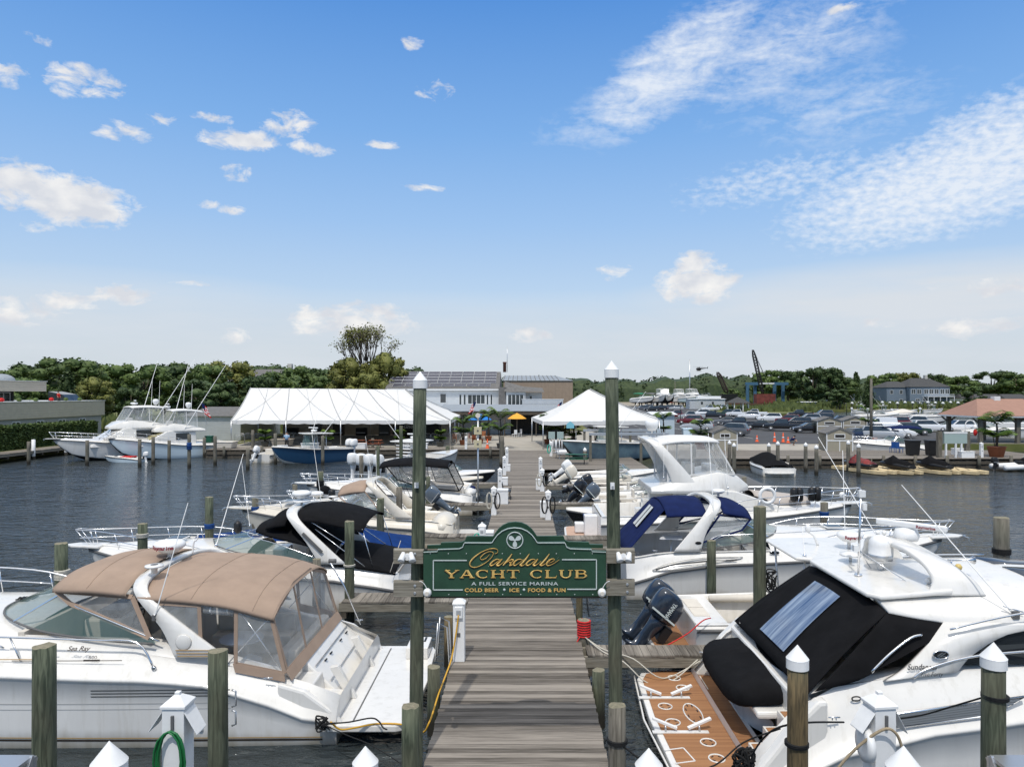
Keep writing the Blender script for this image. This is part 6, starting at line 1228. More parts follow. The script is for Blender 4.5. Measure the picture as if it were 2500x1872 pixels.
def console(name,label,loc,rz,L,B,F0,F1,side,motors=2,mm=None,tt=True,tower=False,tilt=0,top=None,group=None,ms=1.25,gl=None,bot=None):
 t=thing(name,label,'boat',loc,rz,group);o,b,zr,zs=make_hull(t,L,B,[(0,F0*.86),(L*.5,F0*1.0),(L,F1*.93)],[(0,F0),(L*.5,F0*1.08),(L,F1)],side,capm=m_gel,inset=.1,n=16,bottom=bot)
 deck_fn(t,L,b,zs,L*.72,.1,pl([(0,.12),(L,.02)]),m_gel,n=8);cockpit(t,b,zs,.02,L*.72+.02,.03,F0*.4,m_gel,seats=False);fz=F0*.4;x=L*.42
 mb=MB();mb.b2((x,-.5,fz),(x+1.0,.5,fz+1.15),m_gel);mb.b2((x-1.1,-.5,fz),(x-.6,.5,fz+.9),m_seat);mb.build('console',t,bev=.04)
 if tt:
  z=fz+2.15;mb=MB();mb.poly([(x-1.2,-B*.38,z),(x+1.2,-B*.36,z+.05),(x+1.5,0,z+.05),(x+1.2,B*.36,z+.05),(x-1.2,B*.38,z)],top or m_gel,(0,0,.09));mb.build('hard_top',t,bev=.03);mb=MB();[mb.tube([(x+dx,s*.75,z),(x+dx*1.3,s*.6,fz)],.035,m_alu if not tower else m_white) for s in(1,-1) for dx in(-.6,.6)];mb.build('top_frame',t)
  windshield(t,[(x+.3,.62,fz+1.1),(x+1.2,.5,fz+1.1),(x+1.4,0,fz+1.1)],[(x+.3,.62,z-.05),(x+.95,.45,z),(x+1.1,0,z)],gm=gl or m_glass,fm=m_white);radome(t,x+.2,0,z+.1,r=.28,h=.22);mb=MB();mb.bar((x+.2,-.8,z+.6),(x+.3,.7,z+.6),.1,.1,m_white);mb.build('radar_bar',t)
  for s in(1,-1):antenna(t,(x-.2,s*.9,z),(x-2.2,s*2.2,z+3.2),r=.025,name='outrigger')
  if tower:mb=MB();[mb.b2((x-.7,-.75+k*.5,z-.5),(x+.6,-.35+k*.5,z-.1),m_white) for k in range(3)];[mb.tube([(x-1.1,-.7,fz+.9+k*.25),(x-1.1,.7,fz+.9+k*.25)],.05,m_white) for k in range(5)];mb.build('rocket_launcher',t)
 for k in range(motors):outboard(t,-.35,(k-(motors-1)/2)*.72*ms/1.25,F0*.95,mm or m_white,tilt=tilt,s=ms)
 return t
console('center_console','navy hulled white open boat with hard top before the long tent',(-17.6,70.4,0),math.atan2(-6.2,-5.0),8.0,2.9,1.25,1.75,mat('deep_navy_hull',(.012,.05,.11),.2,coat=.5),motors=2,bot=m_gel)
console('center_console','white fishing boat with four white outboards and a rod tower top, left of the pier',(-11.2,53.2,0),R(60),10.8,3.4,1.2,1.6,m_gel,motors=4,tower=True,ms=1.45,gl=m_vinyl)
console('open_boat','small white open boat showing its stern beside the navy hulled boat',(-24.6,66.8,0),R(70),5.6,2.2,.8,1.0,m_gel,motors=1,tt=False,tilt=30,ms=1.1)
def bowrider(label,loc,rz,L,B,side,motor=None,tilt=0,deckm=None,cover=None,ws=True,name='bowrider',F0=.8,F1=1.0,ms=1.15,word_=None):
 t,b,zs,zr=express(name,label,loc,rz,L,B,F0,F1,side=side,xc=.62,seats=True,pulp=False,rails=False,plat=.0 if motor else .4,crown=.10,ws=(L*.45,L*.66,B*.36,.42) if ws else None,deckm=deckm,rl=[(0,F0*.72),(L*.5,F0*.78),(L,F1*.85)],cin=.14)
 if motor:outboard(t,-.05,0,F0,motor,tilt=tilt,s=ms,band=m_sgrey)
 if cover:canopy(t,[(0,B*.4,F0+.0,F0+.1),(L*.3,B*.46,F0+.08,F0+.55),(L*.55,B*.45,F0+.12,F0+.9),(L*.8,B*.34,F1,F1+.25),(L*.96,B*.12,F1,F1+.05)],cover,name='boat_cover',p=1.8)
 return t
bowrider('cream bowrider with dark hull side behind the black camper canvas',(-8.3,47.2,0),0,5.6,2.2,mat('taupe_hull',(.14,.13,.12),.4),deckm=m_gelc);bowrider('white bowrider with black pointed bow by the pier, left side',(-8.9,51.2,0),0,6.8,2.3,m_bh)
bowrider('white skiff with white tilted outboard right of the pier',(3.0,46.6,0),0,6.2,2.3,m_gelc,motor=m_gelc,tilt=55,deckm=m_gelc,ms=1.25);bowrider('white open boat with black tilted outboard right of the pier',(3.6,42.4,0),0,6.0,2.2,m_gel,motor=m_bh,tilt=62);bowrider('white boat with wooden rail and black and blue outboard right of the pier',(3.2,39.4,0),0,6.4,2.4,mat('pale_blue_hull',(.5,.6,.66),.3),motor=m_bh,tilt=40,ms=1.2)
bowrider('cream boat with grey blue outboard tilted beside the right sign post',(3.7,37.9,0),0,6.0,2.0,m_gelc,motor=m_yg,tilt=45,ms=1.15,deckm=m_gelc);bowrider('white bowrider with black hull, bow pointing at the pier, right side',(7.6,34.3,0),PI,5.6,2.2,m_bh,ws=False)
bowrider('white cuddy with folded navy canvas behind the black camper canvas, left row',(-3.2,43.6,0),PI,7.4,2.5,m_gel,F0=1.0,F1=1.3);bowrider('white outboard boat on the right beyond the white tilted motor',(3.0,50.0,0),0,6.6,2.3,m_gel,motor=m_white,tilt=50,F0=.9,F1=1.2);bowrider('grey covered runabout on the right beside the picnic platform',(9.4,41.0,0),R(12),5.6,2.2,m_gel,cover=m_rub,F0=.9)
console('fishing_boat','fishing boat with turquoise hull and white top raised on a lift',(10.9,65.9,.75),math.atan2(-4.6,-7.4),9.0,2.9,1.35,1.75,mat('turquoise_fade_hull',(.02,.04,.08),.25,col2=(.16,.25,.28),vs=.35,coat=.3),motors=2)
mb=MB();[mb.b2((x,y-.1,.2),(x+.2,y+.1,3.0),m_pileg) for x in(5.4,9.6) for y in(59.6,65.6)];mb.b2((5.4,59.4,3.0),(12,59.8,3.2),m_alu);mb.b2((5.4,65.4,3.0),(12,65.8,3.2),m_alu);tag(mb.build('boat_lift'),'grey boat lift frame around the turquoise hulled boat','boat lift')
bowrider('black covered motorboat with white stern moored to the right quay',(19.9,55.9,0),R(88),6.2,2.7,m_gel,cover=m_bcan,F0=.75)
for lab,x,y,rz,cv,L in(('white cruiser with navy bimini behind the picnic table, right quay',41.4,73.6,PI,m_navy,8.2),('white cruiser with navy top partly outside the right edge',43.4,61.0,R(8),m_navy,7)):
 t,b,zs,zr=express('cabin_cruiser',lab,(x,y,0),rz,L,2.8,1.3,1.6,ws=(2.4,4.6,1.1,.7));canopy(t,[(1.2,1.2,2.9,3.1),(2.6,1.25,3.0,3.2),(4.2,1.0,2.9,3.05)],cv,name='bimini');mb=MB();[mb.tube([(2.0,s*1.2,1.5),(3.2,s*1.1,3.0)],.03,m_alu) for s in(1,-1)];mb.build('bimini_frame',t)
t,b,zs,zr=express('houseboat','long pale grey hulled boat moored under the red roofed pavilion',(62.5,104,0),0,14,3.6,1.5,1.8,side=m_gelg,xc=.3,ws=(3,6,1.4,.6));mb=MB();mb.b2((5,-1.5,1.6),(11,1.5,2.3),m_gelg);mb.build('cabin',t,bev=.1)
m_float=mat('tan_float',(.60,.47,.27),.7,var=.25,vs=2.5,bump=.3,bs=8)
def float_dock(lab,x,y,rz,n=1):
 mb=MB()
 for s in(-.52,.52):mb.poly([(s-.46,0,.05),(s-.42,-2.6,.05),(s-.2,-3.0,.05),(s+.2,-3.0,.05),(s+.42,-2.6,.05),(s+.46,0,.05)],m_float,(0,0,.26));[mb.b2((s-.3+.5*(i%2),-.4-.3*i,.315),(s-.2+.5*(i%2),-.3-.3*i,.335),m_beamd) for i in range(8)]
 tag(mb.build('floating_dock',bev=.06),lab,'floating dock','tan jet ski floats',(x,y,0),rz).scale=(1,1.75,1)
def jetski(lab,x,y,rz,cover=True):
 t=thing('jet_ski',lab,'jet ski',(x,y,.32),rz,'jet skis parked on tan floats');mb=MB();rows=[]
 for xx,w,z0,z1 in((0,.45,.12,.42),(.6,.55,.05,.5),(1.6,.56,.02,.6),(2.4,.42,.1,.62),(2.95,.12,.4,.55)):rows.append([(xx,-w,z1*.8),(xx,-w*.8,z0+.05),(xx,0,z0),(xx,w*.8,z0+.05),(xx,w,z1*.8),(xx,w*.5,z1),(xx,-w*.5,z1)])
 mb.loft(rows,m_blk if cover else m_bh,closed=True,caps=True);mb.build('hull',t);mb=MB();rows=[]
 for xx,w,z in((.1,.3,.55),(.6,.3,.78),(1.1,.32,.82),(1.5,.4,.95),(1.75,.45,1.12),(2.1,.35,.92),(2.7,.15,.6)):rows.append([(xx,-w*1.5,.42),(xx,-w,z*.8),(xx,0,z),(xx,w,z*.8),(xx,w*1.5,.42)])
 mb.loft(rows,m_bcan if cover else mat('red_black_plastic',(.25,.01,.01),.35,col2=(.02,.02,.02),vs=2.2),caps=True);mb.build('cover' if cover else 'seat',t)
 if not cover:mb=MB();mb.tube([(1.7,-.35,1.12),(1.85,0,1.05),(1.7,.35,1.12)],.03,m_blk);mb.build('handlebar',t)
for k,(lab,px,py) in enumerate((('tan float under the red jet ski',2120,1155),('tan float under the left covered jet ski',2200,1166),('tan float under the right covered jet ski',2270,1156),('empty tan float right of the covered jet skis',2330,1156))):
 g=gr(px,py,0);float_dock(lab,(27.2,29.3,32.3,34.5)[k],61.7,R(20))
for lab,x,cv in(('red and black jet ski without cover',28.3,False),('left one of two jet skis under black covers',30.9,True),('right one of two jet skis under black covers',33.9,True)):jetski(lab,x,57.9 if x<29 else 57.0,R(115),cv)
t=thing('inflatable_boat','grey inflatable dinghy with black outboard at the right quay','boat',(39.5,59.8,0),R(10));mb=MB();mb.tube(catm([(0,.7,.35),(2.2,.7,.4),(3.2,.35,.5),(3.4,0,.52),(3.2,-.35,.5),(2.2,-.7,.4),(0,-.7,.35)],4),.22,m_white,12);mb.b2((0,-.6,.2),(2.6,.6,.3),m_rub);mb.build('tube',t);outboard(t,.0,0,.6,m_blk,s=.9);jetski('covered jet ski at the right edge beyond the inflatable',43.3,58.2,R(140),True)
for k,(lab,px,py,L,rz) in enumerate((('white open boat in the far basin, left one',2110,1006,7,20),('white centre console in the far basin, middle',2160,1008,9,0),('white speedboat in the far basin, right of the middle one',2215,1010,8,10),('white motorboat in the far basin beside the pavilion',2275,1006,6,-15))):
 g=gr(px,py+3,0);console('center_console',lab,(g.x-L/2,g.y,0),R(rz),L,L*.32,1.2,1.7,m_gel,motors=1,tt=(k!=2),group='boats in the far basin')
for k,(lab,px,py,L,rz) in enumerate((('white yacht with green cover on land, left of the row',1545,968,11,-55),('white cruiser with grey cover on land',1575,966,11,-60),('large white yacht standing on land, third from left',1600,965,15,-75),('white trawler yacht standing on land',1622,966,15,-100),('tall white yacht standing on land behind the trawler',1645,962,14,-80),('pale blue hulled sportfisher on land, right end of the row',1665,968,14,-60))):
 v=at(px,975,330 if k!=4 else 350)
 if k<2:t=express('cabin_cruiser',lab,(v.x,v.y,DK+1.8),R(rz),L,3.6,1.5,2.0,ws=(4,6.5,1.4,.7),group='yachts standing on land')[0];canopy(t,[(1.5,1.4,3.0,3.3),(4,1.5,3.0,3.4),(6,1.2,2.8,3.1)],mat('green_cover',(.02,.16,.08),.8) if k==0 else m_rub,name='cover')
 else:t=flybridge('motor_yacht',lab,(v.x,v.y,DK+1.8),R(rz),L,4.6,arch_=False,F0=1.8,F1=2.6,side=m_gel if k<5 else mat('pale_blue_hull',(.5,.6,.66),.3))[0];t['group']='yachts standing on land'
 t.scale=(1.25,1.25,1.25)
 mb=MB();[mb.b2((x,y-.15,-2.4),(x+.3,y+.15,0),m_blk) for x in(L*.2,L*.5,L*.75) for y in(-1,1)];mb.build('boat_stand',t)
console('center_console','white fishing boat on high ground behind the long white tent',(-52,168,7.2),R(185),10,3,1.4,1.9,m_gel,motors=1)
# -------------- vegetation
def leafm(name,a,b,rnd=.35):
 m=mat(name,a,.6,col2=b,vs=.45,rnd=rnd,det=3,spec=.3);return m
m_lf=leafm('leaf_green',(.045,.08,.022),(.12,.165,.045));m_lf2=leafm('leaf_olive',(.075,.09,.02),(.19,.19,.05));m_lfd=leafm('leaf_dark',(.03,.055,.02),(.075,.11,.035));m_lfp=leafm('leaf_palm',(.05,.10,.012),(.15,.22,.04));m_bark=mat('bark',(.10,.08,.06),.9,var=.3,vs=6)
def leafmesh(name,pts,size,m,parent=None,rr=None,tall=1.,extra=None):
 rr=rr or random.Random(1);v=list(map(Vector,extra.v)) if extra else[];f=[tuple(q) for q in extra.f] if extra else[]
 for p in pts:
  s=size*rr.uniform(.6,1.3);a,b_=rr.uniform(0,6.28),rr.uniform(-.9,.9);u=Vector((math.cos(a),math.sin(a),b_*.6)).normalized();w=u.cross(Vector((rr.uniform(-1,1),rr.uniform(-1,1),rr.uniform(-.3,1)))).normalized() if tall==1 else Vector((rr.uniform(-.15,.15),0,1))
  o=len(v);p=Vector(p);v+=[p-u*s*.5,p-w*s*.4*tall,p+u*s*.5,p+w*s*.55*tall];f.append((o,o+1,o+2,o+3))
 me=bpy.data.meshes.new(name);me.from_pydata([tuple(q) for q in v],[],f);me.materials.append(m);me.update();o=bpy.data.objects.new(name,me);C.objects.link(o)
 if parent:o.parent=parent
 return o
def tree_proto(kind,seed):
 rr=random.Random(seed);t=thing('pine_tree' if kind=='pine' else 'tree','','tree');tr=MB();pts=[]
 hgt=10.;m={'round':m_lf,'olive':m_lf2,'dark':m_lfd,'pine':m_lfd}[kind]
 tr.tube([(0,0,-.3),(.1,0,2),(.05,.1,5),(0,0,8)],[.32,.26,.18,.06],m_bark,7)
 if kind=='pine':
  for i in range(26):
   z=1.2+i*.34;R_=2.9*(1-(z-1)/9.4)+.2
   tr.ball((0,0,z),(R_*.62,R_*.62,.3),m,8,4) if i<24 else None
   for k in range(7):
    a=rr.uniform(0,6.28);c=Vector((math.cos(a)*R_*.6,math.sin(a)*R_*.6,z))
    for _ in range(20):pts.append(c+Vector((rr.gauss(0,R_*.28),rr.gauss(0,R_*.28),rr.gauss(0,.16)-.1)))
 else:
  cl=[]
  for i in range(44):
   a=rr.uniform(0,6.28);q=rr.uniform(.25,1)**.6;h=rr.uniform(-.95,1);rad=math.sqrt(max(0,1-h*h*.9));cl.append((Vector((math.cos(a)*3.7*q*rad*rr.uniform(.8,1.15),math.sin(a)*3.7*q*rad,6+h*3.5+rr.uniform(-.4,.5))),rr.uniform(.65,1.35)))
  for c,r in cl:
   if rr.random()<.3:tr.tube([(0,0,rr.uniform(2,5)),c*.6+Vector((0,0,1)),c],[.1,.06,.02],m_bark,5)
   tr.ball(c,r*.78,m,7,5)
   for _ in range(95):
    d=Vector((rr.gauss(0,1),rr.gauss(0,1),rr.gauss(0,.75))).normalized()*r*rr.uniform(.55,1.05);pts.append(c+d)
 tr.build('trunk',t);leafmesh('crown',pts,.40,m,t,rr);return t,[(k,[]) for k in kids(t)]
PR={k:tree_proto(k[:-1],i) for i,k in enumerate(['round1','round2','olive1','dark1','dark2','pine1'])};used=set()
def tree(kind,label,px,top,Y,w=1.,z=DK,group='trees behind the marina'):
 p,tr=PR[kind];h=H-(top-VY)*Y/F-z;x=(px-VX)*Y/F;s=h/10.;rz=(px*7%628)/100;sc=(s*w,s*w,s)
 if kind not in used:used.add(kind);p.location=(x,Y,z);p.rotation_euler=(0,0,rz);p.scale=sc;p['label']=label;p['group']=group;return p
 return dup(p,label,(x,Y,z),rz,sc,group,tr)
for kd,px,top,Y,w,lab in[('round1',20,897,135,1.3,'bright green tree at the left edge above the flat roofed building'),('dark1',90,888,150,1.5,'dark spreading tree left of the tallest one behind the flat roofed building'),('round2',165,878,140,1.5,'tallest round tree behind the flat roofed building'),('round1',232,882,145,1.25,'flat topped tree right of the tallest one at far left'),('pine1',165,905,118,1.1,'conifer just behind the flat roofed building terrace'),('olive1',225,925,112,1.1,'olive green bush like tree at the corner of the building'),('dark2',290,930,150,1.5,'dark low tree above the first sportfisher'),('round2',350,893,150,1.3,'green tree between the sportfisher outriggers'),('dark1',400,892,160,1.5,'dark tree above the second sportfisher'),('round1',440,888,165,1.2,'rounded tree left of the utility pole top'),('round2',505,892,150,1.25,'tree left of the reddish crown'),('olive1',560,887,155,1.2,'reddish olive tree left of the grey roofed house'),('pine1',600,882,175,.9,'pointed conifer above the grey roofed house'),('dark1',655,893,205,1.6,'dark tree behind the chimney of the grey roofed house'),('dark2',620,917,125,1.3,'dark shrub tree in front of the grey roofed house'),('round1',685,908,130,1.1,'small tree right of the grey roofed house'),('round2',730,898,140,1.2,'tree above the middle of the long tent'),('dark1',770,900,150,1.5,'feathery tree above the middle of the long tent'),('round1',810,912,140,1.3,'low tree left of the boat on high ground'),('dark2',480,925,125,1.4,'dark bush tree behind the low white building'),('dark1',540,935,120,1.4,'dark bush tree at the left end of the tent'),('round2',60,925,115,1.2,'low tree behind the roof at far left'),('dark2',320,945,130,1.2,'dark undergrowth tree behind the flybridges'),('olive1',850,880,118,1.1,'olive tree at the left foot of the tall bare tree'),('olive1',938,868,116,.9,'olive tree at the right foot of the tall bare tree'),('olive1',900,915,113,1.1,'olive foliage in front of the tall bare tree'),('dark1',990,900,135,1.2,'dark small tree left of the solar roof'),('round1',1875,905,330,1.3,'tree behind the crane'),('dark1',1925,906,330,1.4,'round tree right of the blue travel lift'),('dark2',1985,897,290,1.1,'tall dark tree, left one of the pair right of the crane'),('dark1',2025,898,290,1.2,'tall dark tree, right one of the pair right of the crane'),('pine1',2090,908,380,.9,'pointed conifer left of the big grey blue house'),('round2',2060,922,330,1.5,'wide tree left of the utility pole'),('pine1',2120,940,240,1.4,'dark conifer behind the utility pole'),('round1',2155,912,390,1.4,'tree behind the left wing of the grey blue house'),('olive1',2215,912,400,1.4,'yellowish tree behind the grey blue house'),('dark1',2290,914,400,1.2,'tree behind the chimney of the grey blue house'),('round2',2340,920,350,1.7,'broad tree right of the grey blue house'),('dark2',2420,905,380,1.6,'dark tall tree above the small white houses'),('round1',2480,908,370,1.6,'tall tree at the right edge of the photo'),('dark2',2375,955,260,1.6,'dark bush in front of the small white houses'),('dark1',2050,950,260,1.5,'dark bush in the reeds left of the utility pole'),('round2',1790,950,420,1.8,'pale scrub left of the travel lift')]:tree(kd,lab,px,top,Y,w)
def bare():
 rr=random.Random(8);Y=120;v=at(892,795,Y);tips0=[];t=thing('bare_tree','tall half bare tree with thin leaf tufts rising behind the long tent','tree',(v.x,Y,DK));hh=v.z-DK;tr=MB();tips=[]
 def br(p,d,L_,r,n):
  q=p+d*L_;tr.tube([p,p.lerp(q,.5)+Vector((rr.uniform(-.1,.1),0,.1)),q],[r,r*.8,r*.6],m_bark,5)
  tips.append(q) if n<2 else None
  if n==0:return
  for k in range(3 if n>2 else 2+(rr.random()<.5)):e=(d+Vector((rr.uniform(-.5,.5),rr.uniform(-.4,.4),rr.uniform(.0,.5)))).normalized();br(q,e,L_*rr.uniform(.68,.88),r*.62,n-1)
 for k in range(5):br(Vector((0,0,hh*.28)),Vector(((k-2)*.13,rr.uniform(-.2,.2),1)).normalized(),hh*.19,.20,4)
 zm=max(q.z for q in tips);kz=hh*.99/zm;tr.v=[(x,y,z*kz) for x,y,z in tr.v];tips=[Vector((q.x,q.y,q.z*kz)) for q in tips];tr.tube([(0,0,-.2),(0,0,hh*.3*kz)],[.5,.35],m_bark,8);tr.build('trunk',t);leafmesh('crown',[q+Vector((rr.gauss(0,.5),rr.gauss(0,.5),rr.gauss(0,.3))) for q in tips if rr.random()<.8 for _ in range(7)],.27,m_lf2,t,rr)
bare()
rr=random.Random(21);P=[];hz=MB();hh_=lambda x:14.5+2.2*math.sin(x*.013)+1.6*math.sin(x*.05+1)+1.2*math.sin(x*.21)
hz.loft([[(x,(500 if x>0 else 440)+dy,DK-1+(hh_(x)+sj)*f) for x,sj in[(-900+i*5,(i*37%11)*.22) for i in range(390)]] for dy,f in((-14,0),(-11,.6),(-4,.9),(8,1.0))],leafm('far_wood_core',(.016,.034,.012),(.04,.062,.022),0));
for i in range(420):
 x=-900+i*4.6+rr.uniform(-4,4);y=rr.uniform(484,520) if x>0 else rr.uniform(424,450);hh=hh_(x)+rr.uniform(-1,1.6)
 for k in range(int(90)):a=rr.uniform(0,6.28);z=rr.uniform(.02,1);q=7*math.sqrt(max(0,1-z*z*.8))*rr.uniform(.7,1);P.append((x+q*math.cos(a),y+q*math.sin(a),DK+z*hh))
struct(leafmesh('woodland',P,1.8,leafm('far_wood_leaves',(.02,.038,.014),(.055,.08,.027),0),None,rr,extra=hz),'stuff')['label']='continuous far wood along the horizon'
P=[];
for(x0,x1,y0,y1,n,h) in((96,270,264,312,8000,2.0),(-90,-30,104,116,2500,1.6),(66,96,224,262,1500,.5),(118,160,400,470,1500,3)):
 for _ in range(n):P.append((rr.uniform(x0,x1),rr.uniform(y0,y1),DK+h*rr.uniform(.3,.7)))
struct(leafmesh('reeds',P,1.5,leafm('reed',(.075,.10,.03),(.17,.20,.07),0),None,rr,tall=1.6),'stuff')['label']='tall pale green reeds between basin and houses'
t=thing('hedge','long clipped dark green hedge behind the left boardwalk','hedge',(-52.2,50,DK));mb=MB();mb.b2((-1.0,0,0),(.9,36,2.25),m_lfd);mb.build('stems',t);P=[]
for _ in range(26000):k=rr.random();P.append((rr.uniform(-1,.95),rr.uniform(0,36),2.3+rr.gauss(0,.05)) if k<.35 else(.95+rr.gauss(0,.06),rr.uniform(0,36),rr.uniform(0,2.3)))
leafmesh('foliage',P,.22,m_lf,t,rr)
def palm(lab,x,y,h,z=DK,pot=None,n=14,fl=1.5,s=1.,cat='palm'):
 t=thing('potted_palm' if pot else 'palm',lab,cat,(x,y,z));rr=random.Random(int(x*10));mb=MB();P0=.0
 if pot:mb.lathe([(.30*s,0),(.42*s,.5*s),(.45*s,.52*s),(.40*s,.53*s)],(0,0,0),pot,16);mb.build('pot',t);P0=.5*s
 mb=MB();mb.tube([(0,0,P0-.05),(.05,0,lerp(P0,h,.5)),(0,0,h*.72)],[.10,.08,.06],m_bark,8);[mb.tube([(dx,dy,P0),(dx*2,dy*2,h*.45)],.04,m_bark,5) for dx,dy in((.12,.05),(-.1,.1))];mb.build('trunk',t)
 v=[];f=[]
 for k in range(n*2):
  a=k*2.4+rr.uniform(-.3,.3);u=Vector((math.cos(a),math.sin(a),0));L_=fl*rr.uniform(.7,1.1);b0=Vector((0,0,h*(.72 if k<n else .45)));up=rr.uniform(.7,1.7) if k<n else rr.uniform(.2,1.1)
  sd=Vector((-u.y,u.x,0))
  for j in range(12):
   q=j/11;p=b0+u*L_*q*.8+Vector((0,0,up*L_*(1.25*q-q*q*1.05)));l_=.52*s*math.sin(PI*min(1,q*.9+.12))
   for s_ in(1,-1):o=len(v);v+=[p,p+u*.2,p+sd*s_*l_+u*.22*l_-Vector((0,0,.35*l_))];f.append((o,o+1,o+2))
 me=bpy.data.meshes.new('fronds');me.from_pydata([tuple(q) for q in v],[],f);me.materials.append(m_lfp);o=bpy.data.objects.new('fronds',me);C.objects.link(o);o.parent=t
m_terra=mat('terracotta',(.28,.10,.05),.8,var=.15);m_gpot=mat('grey_planter',(.12,.12,.11),.8)
palm('bright potted palm in the middle before the blue parasol',-2.45,73.6,4.2,pot=m_gpot,fl=1.9);palm('dark palm left of the walkway below the tent corner',-5.0,80.5,3.6,pot=m_terra);palm('palm in a terracotta pot right of the walkway',4.1,76.5,3.6,pot=m_terra,fl=1.4);palm('tall palm behind the right hand lamp',5.6,82,4.5,pot=m_terra);palm('low yellow green plant in a round grey planter',4.3,73.2,1.1,pot=m_gpot,fl=.5,n=8)
palm('palm between the tent corner and the blue parasol',-6.7,78.5,3.2,pot=m_terra);palm('tall palm at the porch left of the blue parasol',-4.3,86,4.0,pot=m_terra);palm('palm right of the yellow parasol',2.6,80,3.6,pot=m_terra);palm('small palm behind the round grey planter',5.2,76.5,2.6,pot=m_gpot);palm('palm behind the boat on the lift',7.8,78,3.3,pot=m_terra);palm('palm at the right corner of the white tent',15.5,80,3.8,pot=m_terra);palm('big palm in a terracotta pot beside the first shed',17.9,72.8,3.3,pot=m_terra,s=1.5,fl=1.5);palm('big palm with white flowers in a terracotta pot at the right quay',41.9,63.6,4.2,pot=m_terra,s=1.8,fl=1.9,n=16);palm('palm clump behind the red roofed pavilion',46,96,4.2,fl=1.8)
for k,x in enumerate((-27.5,-20.8,-13.2,-8.9)):palm('potted fern on the boardwalk by the tent, %s'%['nearest the low white building','behind the navy hulled boat','behind the tower boat','left of the tent corner palm'][k],x,76.0,1.9,pot=m_gpot,fl=.8)
# -------------- buildings
def siding(name,col,p=.14,ax=2):
 m=mat(name,col,.7,var=.06,vs=1.5);N=m.node_tree.nodes;L=m.node_tree.links;tc=N.new('ShaderNodeTexCoord');s=N.new('ShaderNodeSeparateXYZ');L.new(tc.outputs['Object'],s.inputs[0]);a=N.new('ShaderNodeMath');a.operation='FRACT';d=N.new('ShaderNodeMath');d.operation='DIVIDE';d.inputs[1].default_value=p;L.new(s.outputs[ax],d.inputs[0]);L.new(d.outputs[0],a.inputs[0]);b=N.new('ShaderNodeBump');b.inputs['Strength'].default_value=1.;b.inputs['Distance'].default_value=.05;L.new(a.outputs[0],b.inputs['Height']);L.new(b.outputs[0],N['Principled BSDF'].inputs['Normal']);return m
m_sw=siding('white_siding',(.62,.64,.65),.2);m_sg=siding('grey_beige_siding',(.52,.47,.39),.32);m_sb=siding('blue_grey_siding',(.20,.25,.30),.3);m_tanw=siding('tan_vertical_panels',(.31,.235,.175),.6,0);m_shin=mat('grey_shingles',(.14,.135,.13),.9,var=.25,vs=3);m_dsh=mat('dark_shingles',(.06,.06,.06),.9,var=.2,vs=2);m_wf=mat('white_trim',(.70,.71,.71),.5);m_win=mat('house_glass',(.035,.045,.05),.06,spec=.9,var=.4,vs=.9);m_cor=siding('corrugated_metal',(.27,.30,.33),.25,0);m_shed=siding('beige_shed_boards',(.33,.30,.23),.3,0)
def window(t,x,y,z,w,h,nx=1,axis='Y',s=-1,m=None,ny=1):
 """window whose face looks along -Y (or +X when axis is 'X'); x, z = centre"""
 o=MB()
 def B2(x0,x1,z0,z1,d0,d1,mm,k=o):k.b2((x0,y+s*d0,z0),(x1,y+s*d1,z1),mm) if axis=='Y' else k.b2((y+d0,x0,z0),(y+d1,x1,z1),mm)
 f=.07*max(1,h/1.4);B2(x-w/2,x+w/2,z-h/2,z-h/2+f,.0,.06,m_wf);B2(x-w/2,x+w/2,z+h/2-f,z+h/2,.0,.06,m_wf)
 for k in range(nx+1):xx=lerp(x-w/2,x+w/2-f,k/nx);B2(xx,xx+f,z-h/2,z+h/2,.0,.055,m_wf)
 ob=o.build('window',t);p=MB();B2(x-w/2+.02,x+w/2-.02,z-h/2+.02,z+h/2-.02,.005,.02,m or m_win,p);p.build('pane',ob)
def gable(mb,x0,x1,y0,y1,z,h,m,along='X',o=.3,hip=0.):
 if along=='X':ym=(y0+y1)/2;A=[(x0-o,y0-o,z),(x1+o,y0-o,z),(x1+o-hip,ym,z+h),(x0-o+hip,ym,z+h),(x0-o,y1+o,z),(x1+o,y1+o,z)]
 else:xm=(x0+x1)/2;A=[(x0-o,y1+o,z),(x0-o,y0-o,z),(xm,y0-o+hip,z+h),(xm,y1+o-hip,z+h),(x1+o,y1+o,z),(x1+o,y0-o,z)]
 mb.add(A,[(0,1,2,3),(3,2,5,4),(0,3,4),(1,5,2),(0,4,5,1)],m)
def house(lab,px,Y,w,d,h,rh,wm,rm,along='X',hip=0.,z=DK,rz=0.,wins=(),name='house',chim=None):
 t=thing(name,lab,'house' if name=='house' else 'building',((px-VX)*Y/F,Y,z),rz);mb=MB();mb.b2((-w/2,0,0),(w/2,d,h),wm);
 if not hip:mb.add([(-w/2,0,h),(w/2,0,h),(0,0,h+rh*.95)] if along=='Y' else[(w/2,0,h),(w/2,d,h),(w/2,d/2,h+rh*.95)],[(0,1,2)],wm)
 mb.build('wall',t);r=MB();gable(r,-w/2,w/2,0,d,h+.02,rh,rm,along,.4,hip);ro=r.build('roof',t)
 for x,zz,ww,hh,nx in wins:window(t,x,0,zz,ww,hh,nx)
 if chim:c=MB();c.b2((chim-.5,d*.45,h),(chim+.5,d*.55,h+rh+1.3),mat('pale_chimney',(.5,.48,.44),.8));c.build('chimney',ro)
 return t
t=thing('clubhouse','white two storey clubhouse with a roof full of solar panels in the centre background','building',(-12,110,DK));X0,X1=-8.6,8.1
